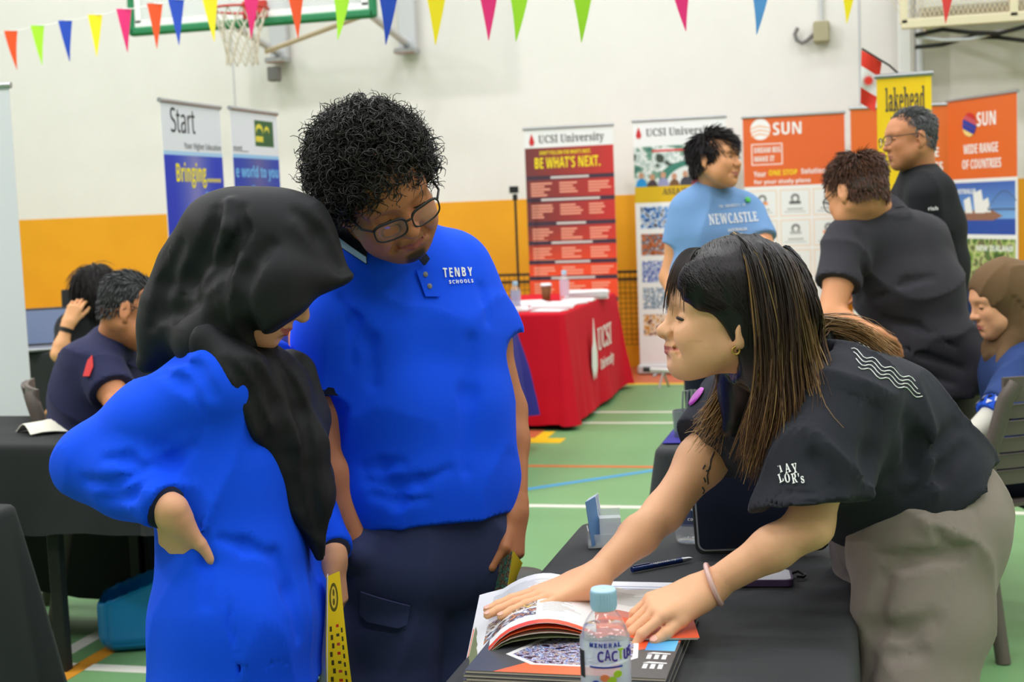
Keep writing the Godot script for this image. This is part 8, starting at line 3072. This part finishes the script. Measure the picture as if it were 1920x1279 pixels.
	g.merge({
		"face": {"skin": lin(208, 140, 98), "lips": lin(176, 108, 92), "stubble": 0.25, "nose": 1.05, "eyes": false},
		"head": [Vector3(0.1475, 1.6101, -5.3518), Vector3(-0.9199, -0.0490, 0.3691), Vector3(-0.0823, 0.9886, -0.0768)], "hs": 0.93, "neck": Vector3(0.1849, 1.4724, -5.3894),
		"sh": [Vector3(0.2011, 1.3935, -5.2404), Vector3(0.1936, 1.4049, -5.5510)], "el": [Vector3(0.2161, 1.1479, -5.2199), Vector3(0.1745, 1.1328, -5.5398)], "wr": [Vector3(0.1047, 1.0734, -5.0797), Vector3(0.0531, 1.0545, -5.3758)],
		"hands": [[Vector3(-0.9679, 0.0398, 0.2482), Vector3(0.1859, 0.7632, 0.6024), true, 0.5], [Vector3(-0.9679, 0.0398, 0.2482), Vector3(0.1859, 0.7632, 0.6024), false, 0.5]],
		"rings": [[Vector3(0.2089, 0.9621, -5.3657), lat * 0.05, 0.098], [Vector3(0.2038, 1.1400, -5.3820), lat * 0.06, 0.100], [Vector3(0.1984, 1.2983, -5.3964), lat * 0.08, 0.092], [Vector3(0.1923, 1.4012, -5.4050), lat * 0.10, 0.070]],
		"sleeve": 0.5, "sleeve_r": 0.070, "top": M.polo_black, "bottom": M.jeans, "top_name": "polo_shirt", "seed": 71, "toe": Vector3(-0.9679, 0.0398, 0.2482),
		"hair": {"count": 2200, "length": 0.032, "front": 0.060, "low": -0.05, "comb": Vector3(0.2, 0.2, -0.6), "lift": 0.6, "radius": 0.0017, "colour": Color(0.05, 0.05, 0.05), "tip": Color(0.12, 0.12, 0.12), "second": Color(0.20, 0.20, 0.20), "seed": 12, "side": 0.4},
	})
	figure("older grey-haired man with glasses in a black polo shirt, in profile under the yellow banner", Vector3(0.28, 0, -5.45), g)
	collar(g.top_node, frame_of(g.neck - Vector3(0.28, 0, -5.45), Vector3(-0.8973, -0.1515, 0.3526), Vector3(-0.1601, 0.9719, -0.0549)), 0.062, 0.096, 0.034, M.polo_black, null)
	spectacles(g.top_node.get_parent(), g.frame, 1.0, {"h": 0.016})
	var at := meet(g.field, Vector3(0.2059, 1.3530, -4.9262) - Vector3(0.28, 0, -5.45), Vector3(0.2278, 1.3459, -5.4503) - Vector3(0.2059, 1.3530, -4.9262))
	lettering("rish", "sans_bold", Transform3D(at.basis, at.origin + at.basis.z * 0.010).translated_local(Vector3(-0.016, 0, 0)), 0.034, 0.014, M.ink_white, g.top_node)

	# seated man at the left in navy
	lat = Vector3(-0.0523, -0.1018, -0.9936)
	g = {
		"face": {"skin": lin(208, 138, 94), "lips": lin(176, 108, 92), "stubble": 0.2},
		"head": [Vector3(-2.3858, 1.1264, -4.1456), Vector3(0.8309, -0.3561, -0.4094), Vector3(0.2598, 0.9242, -0.2633)], "hs": 1.04, "neck": Vector3(-2.4740, 1.0246, -4.1748),
		"sh": [Vector3(-2.5635, 0.9187, -4.3070), Vector3(-2.4627, 0.9496, -4.0457)], "el": [Vector3(-2.4682, 0.7360, -4.2722), Vector3(-2.3425, 0.8343, -3.9617)], "wr": [Vector3(-2.2858, 0.7269, -4.2150), Vector3(-2.1990, 0.7702, -3.9512)],
		"hands": [[Vector3(0.9679, -0.0398, -0.2482), Vector3(0.0146, 0.9946, -0.1026), false, 0.5], [Vector3(0.9679, -0.0398, -0.2482), Vector3(0.0146, 0.9946, -0.1026), true, 0.5]],
		"rings": [[Vector3(-2.5615, 0.5864, -4.1707), lat * 0.06, 0.115], [Vector3(-2.5469, 0.7326, -4.1787), lat * 0.06, 0.110], [Vector3(-2.5379, 0.8528, -4.1722), lat * 0.07, 0.104], [Vector3(-2.5207, 0.9453, -4.1755), lat * 0.09, 0.080]],
		"sleeve": 0.62, "sleeve_r": 0.075, "top": M.polo_navy, "bottom": M.navy_dark, "top_name": "polo_shirt", "seed": 75, "fold_dir": Vector3(0.9, -0.4, 0.2), "folds": 0.012,
		"hip": [Vector3(-2.6013, 0.5457, -4.2809), Vector3(-2.4903, 0.5719, -4.0632)], "kn": [Vector3(-2.4863, 0.4812, -4.5120), Vector3(-2.3991, 0.5094, -4.3300)], "an": [Vector3(-2.3825, 0.0344, -4.2871), Vector3(-2.2650, 0.0940, -4.0744)], "toe": Vector3(0.9679, -0.0398, -0.2482),
		"hair": {"count": 2200, "length": 0.032, "front": 0.066, "low": -0.05, "comb": Vector3(0.1, 0.1, -0.8), "lift": 0.5, "radius": 0.0017, "colour": Color(0.02, 0.02, 0.02), "tip": Color(0.04, 0.04, 0.04), "second": Color(0.16, 0.16, 0.16), "seed": 15, "side": 0.45},
	}
	var hy: float = g.hip[0].y
	g.kn = [Vector3(g.kn[0].x, hy + 0.02, g.kn[0].z), Vector3(g.kn[1].x, hy + 0.02, g.kn[1].z)]
	g.an = [Vector3(g.kn[0].x, 0.085, g.kn[0].z), Vector3(g.kn[1].x, 0.085, g.kn[1].z)]
	var bs := Vector3(-2.75, 0, -4.1)
	figure("man in a navy polo shirt and glasses seated at the left, facing right", bs, g)
	collar(g.top_node, frame_of(g.neck - bs, Vector3(0.8158, -0.4031, -0.3801), Vector3(0.3234, 0.9222, -0.1759)), 0.064, 0.098, 0.034, M.polo_navy, null)
	spectacles(g.top_node.get_parent(), g.frame, 1.04, {"h": 0.015})
	bd = Buf.new()
	ba = meet(g.field, Vector3(-2.4056, 0.9799, -3.7936) - bs, Vector3(-0.2025, -0.0977, -0.9757))
	bd.plate(PackedVector2Array([Vector2(-0.012, -0.035), Vector2(0.012, -0.035), Vector2(0.016, 0.0), Vector2(0.0, 0.04), Vector2(-0.012, 0.02)]), Transform3D(ba.basis, ba.origin + ba.basis.z * 0.004), 0.003)
	mi("print", bd.mesh(), M.ink_red, g.top_node)

	# seated woman at the far left in black, chin on her hand
	lat = Vector3(-0.6489, 0.0797, 0.6802)
	g = {
		"face": {"skin": lin(230, 168, 120), "lips": lin(186, 110, 100), "jaw": 0.92},
		"head": [Vector3(-3.8331, 1.0986, -6.2885), Vector3(-0.9216, -0.1430, -0.3478), Vector3(0.0146, 0.9946, -0.1026)], "hs": 0.98, "neck": Vector3(-3.8514, 0.9618, -6.3013),
		"sh": [Vector3(-3.9140, 0.8890, -6.2154), Vector3(-3.8109, 0.8675, -6.3647)], "el": [Vector3(-3.9043, 0.7865, -6.0624), Vector3(-3.6224, 0.6247, -6.1406)], "wr": [Vector3(-3.8671, 0.9359, -6.1077), Vector3(-3.8166, 0.5271, -6.0803)],
		"hands": [[Vector3(0.3268, 0.8716, -0.2755), Vector3(0.3381, 0.2859, 0.8698), false, 1.0], [Vector3(-0.9679, 0.0398, 0.2482), Vector3(0.0146, 0.9946, -0.1026), true, 0.5]],
		"rings": [[Vector3(-3.8715, 0.3123, -6.2315), lat * 0.05, 0.105], [Vector3(-3.8624, 0.5572, -6.2478), lat * 0.05, 0.10], [Vector3(-3.8623, 0.7467, -6.2667), lat * 0.06, 0.095], [Vector3(-3.8604, 0.8765, -6.2800), lat * 0.08, 0.068]],
		"sleeve": 0.62, "sleeve_r": 0.062, "top": M.polo_black, "bottom": M.navy_dark, "top_name": "t_shirt", "seed": 79, "arm": 0.85,
		"hip": [Vector3(-3.9419, 0.2535, -6.2488), Vector3(-3.7820, 0.2656, -6.1879)], "kn": [Vector3(-4.1795, 0.2110, -6.4734), Vector3(-4.0693, 0.2065, -6.5016)], "an": [Vector3(-4.1837, -0.0721, -6.4442), Vector3(-4.0735, -0.0766, -6.4724)], "toe": Vector3(-0.6847, -0.0567, -0.6465),
		"hair": {"count": 2600, "length": 0.14, "front": 0.060, "low": -0.06, "comb": Vector3(0, -1.0, -0.1), "lift": 0.02, "gravity": 0.55, "radius": 0.0019, "colour": Color(0.012, 0.011, 0.011), "second": Color(0.03, 0.026, 0.024), "seed": 19, "side": 1.1},
	}
	hy = g.hip[0].y
	g.an = [Vector3(g.kn[0].x, 0.085, g.kn[0].z), Vector3(g.kn[1].x, 0.085, g.kn[1].z)]
	bs = Vector3(-4.0, 0, -6.2)
	figure("woman with long black hair in a black top, chin on her hand beside the laptop", bs, g)
	var wv := Buf.new()
	var wp: Vector3 = (g.wr[0] as Vector3) - bs
	var ed: Vector3 = ((g.el[0] as Vector3) - g.wr[0]).normalized()
	wv.tube(PackedVector3Array([wp + ed * 0.022, wp + ed * 0.026, wp + ed * 0.044, wp + ed * 0.048]), PackedFloat32Array([0.028, 0.033, 0.034, 0.03]), 18)
	mi("wristwatch", wv.mesh(), M.black_plastic, g.top_node.get_parent())

	# someone in black seated behind the student, only an arm shows
	lat = Vector3(0.9930, -0.0302, -0.1518)
	g = {
		"face": {"skin": lin(230, 168, 120), "lips": lin(186, 110, 100)},
		"head": [Vector3(-2.8357, 1.1342, -9.1990), Vector3(0.5133, -0.1247, 0.8130), Vector3(0.0146, 0.9946, -0.1026)], "hs": 1.0, "neck": Vector3(-2.8380, 1.0066, -9.2377),
		"sh": [Vector3(-2.6306, 0.9788, -9.2370), Vector3(-2.9866, 0.9877, -9.2490)], "el": [Vector3(-2.4997, 0.8046, -9.1500), Vector3(-2.9339, 0.7781, -9.1381)], "wr": [Vector3(-2.3529, 0.7042, -8.9187), Vector3(-2.7123, 0.6861, -8.8752)],
		"hands": [[Vector3(0.4165, -0.1207, 0.8378), Vector3(0.0146, 0.9946, -0.1026), true, 0.4], [Vector3(0.7069, -0.1327, 0.7634), Vector3(0.0146, 0.9946, -0.1026), false, 0.4]],
		"rings": [[Vector3(-2.8311, 0.5061, -9.2417), lat * 0.05, 0.105], [Vector3(-2.8278, 0.7287, -9.2646), lat * 0.05, 0.10], [Vector3(-2.8197, 0.8857, -9.2616), lat * 0.07, 0.095], [Vector3(-2.8126, 0.9755, -9.2516), lat * 0.09, 0.072]],
		"sleeve": 0.9, "sleeve_r": 0.062, "top": M.polo_black, "bottom": M.navy_dark, "seed": 83, "arm": 0.85,
		"hip": [Vector3(-2.7055, 0.4452, -9.2683), Vector3(-2.8391, 0.4507, -9.2341)], "kn": [Vector3(-2.5769, 0.4669, -8.8887), Vector3(-2.7327, 0.4733, -8.8488)], "an": [Vector3(-2.5816, 0.1467, -8.8557), Vector3(-2.7374, 0.1531, -8.8157)], "toe": Vector3(0.2509, 0.0957, 0.9633), "cell": 0.018, "cloth_cell": 0.018, "head_cell": 0.008,
		"hair": {"count": 900, "length": 0.06, "front": 0.060, "low": -0.05, "lift": 0.2, "radius": 0.003, "seed": 23},
	}
	g.an = [Vector3(g.kn[0].x, 0.085, g.kn[0].z), Vector3(g.kn[1].x, 0.085, g.kn[1].z)]
	figure("person in black behind the red table, mostly hidden by the curly haired student", Vector3(-2.9, 0, -9.3), g)
	build_brown_scarf_woman()

func build_brown_scarf_woman() -> void:
	var lat := Vector3(-0.1057, -0.1017, -1.0005)
	var bs := Vector3(0.62, 0, -4.75)
	var g := {
		"face": {"skin": lin(234, 172, 130), "lips": lin(196, 112, 104), "ears": false, "jaw": 0.95, "lid": -0.003, "eye_arc": 0.4},
		"head": [Vector3(0.4039, 1.0529, -4.7403), Vector3(-0.9129, -0.2127, 0.3420), Vector3(-0.2154, 0.9696, 0.0117)], "hs": 0.96, "neck": Vector3(0.4462, 0.9194, -4.7796),
		"sh": [Vector3(0.4538, 0.8295, -4.6273), Vector3(0.4433, 0.8076, -4.9754)], "el": [Vector3(0.3907, 0.7365, -4.4978), Vector3(0.3678, 0.7755, -5.1809)], "wr": [Vector3(0.2874, 0.6589, -4.4217), Vector3(0.3289, 0.8732, -5.2428)],
		"hands": [[Vector3(-0.8769, -0.3620, 0.2644), Vector3(-0.1783, 0.8459, 0.3777), true, 0.5], [Vector3(-0.8769, -0.3620, 0.2644), Vector3(0.0146, 0.9946, -0.1026), false, 0.5]],
		"rings": [[Vector3(0.5303, 0.4949, -4.7801), lat * 0.06, 0.115], [Vector3(0.5153, 0.6352, -4.7901), lat * 0.06, 0.108], [Vector3(0.4866, 0.7585, -4.7949), lat * 0.07, 0.100], [Vector3(0.4587, 0.8295, -4.7947), lat * 0.09, 0.075]],
		"sleeve": 1.10, "sleeve_r": 0.068, "top": M.tunic_blue, "bottom": M.navy_dark, "top_name": "tunic", "seed": 91, "arm": 0.8,
		"hip": [Vector3(0.5184, 0.4981, -4.6735), Vector3(0.5268, 0.4713, -4.9014)], "kn": [Vector3(0.2029, 0.5111, -4.5926), Vector3(0.2132, 0.4842, -4.8210)], "an": [Vector3(0.2002, 0.3234, -4.5733), Vector3(0.2100, 0.2693, -4.7988)], "toe": Vector3(-0.9679, 0.0398, 0.2482),
	}
	g.an = [Vector3(g.kn[0].x, 0.085, g.kn[0].z), Vector3(g.kn[1].x, 0.085, g.kn[1].z)]
	var t := figure("woman in a brown headscarf and blue tunic with patterned cuff, seated at the right", bs, g)
	var off := -bs
	var H: Transform3D = g.frame
	var f := Field.new()
	# cream under-sleeve
	var e: Vector3 = (g.el[0] as Vector3) + off
	var w: Vector3 = (g.wr[0] as Vector3) + off
	f.cap(e.lerp(w, 0.0), e.lerp(w, 0.97), 0.050, 0.034, 0.01)
	f.trim(e.lerp(w, 0.97), w - e, 0.06, 0.03)
	var b := Buf.new()
	f.polygonise(0.007, b)
	mi("under_sleeve", b.mesh(), M.cream, t)
	# patterned cuff: band with rows of small triangles
	var s: Vector3 = (g.sh[0] as Vector3) + off
	var d := (w - e).normalized()
	var c0 := e - d * 0.015
	b = Buf.new()
	b.tube(PackedVector3Array([c0 - d * 0.002, c0, c0 + d * 0.062, c0 + d * 0.064]), PackedFloat32Array([0.060, 0.0655, 0.0635, 0.055]), 28)
	var band := mi("cuff_band", b.mesh(), M.cuff_blue, t)
	var x := d.cross(Vector3.UP).normalized()
	var y := d.cross(x)
	for row in 3:
		for k in 14:
			var an := TAU * (k + 0.5 * (row % 2)) / 14.0
			var o1 := x * cos(an) + y * sin(an)
			var tg := -x * sin(an) + y * cos(an)
			var p := c0 + d * (0.006 + 0.021 * row) + o1 * 0.0665
			b = Buf.new()
			b.tri(p - tg * 0.011, p + tg * 0.011, p + d * 0.018)
			b.tri(p + tg * 0.011, p - tg * 0.011, p + d * 0.018)
			mi("triangle_print", b.mesh(), M.ink_white if (row + k) % 2 == 0 else M.ink_navy, band)
	# headscarf
	f = Field.new()
	f.ell(hv(H, 0.96, 0, 0.040, -0.024), Vector3(0.090, 0.100, 0.112), 0.02, H.basis)
	f.chain([hv(H, 0.96, 0, -0.03, -0.05), hv(H, 0.96, 0, -0.10, -0.05), (g.neck as Vector3) + off + Vector3(-0.0004, -0.0298, 0.0031)], [0.085, 0.075, 0.095], 0.05)
	f.chain([hv(H, 0.96, 0, -0.04, -0.08), Vector3(0.4929, 0.9164, -4.8019) + off, Vector3(0.5339, 0.8276, -4.8037) + off], [0.07, 0.08, 0.07], 0.05)
	f.chain([Vector3(0.4416, 0.9281, -4.6962) + off, Vector3(0.4124, 0.8770, -4.6628) + off, Vector3(0.3844, 0.8319, -4.6406) + off], [0.035, 0.020, 0.008], 0.03)
	f.ell(hv(H, 0.96, 0, -0.030, 0.086), Vector3(0.064, 0.090, 0.075), 0.012, H.basis, 1)
	for k in 5:
		f.chain([hv(H, 0.96, 0.095, 0.01 - 0.02 * k, -0.01 - 0.012 * k), Vector3(0.4146, 0.9334, -4.6482) + off + Vector3(0.018 * k, 0.01 * k, 0)], [0.003, 0.005], 0.014, 1)
	var fn := fold_noise(51, 5.0)
	f.disp = func(p: Vector3) -> float: return -0.006 * ridges(fn, p * 1.6, Vector3(0.5, 0.85, 0.0), 0.85)
	f.dmax = 0.007
	b = Buf.new()
	f.polygonise(0.006, b)
	mi("headscarf", b.mesh(), M.scarf_brown, t)
func _ready() -> void:
	rng.seed = 11
	make_materials()
	make_people_materials()
	make_object_materials()
	build_camera()
	build_hall()
	build_tables()
	build_hoop()
	build_wall_fittings()
	build_banners()
	build_leaning_woman()
	build_hijab_girl()
	build_student()
	build_background_people()
	build_other_items()
	build_front_table_items()
	build_bunting()
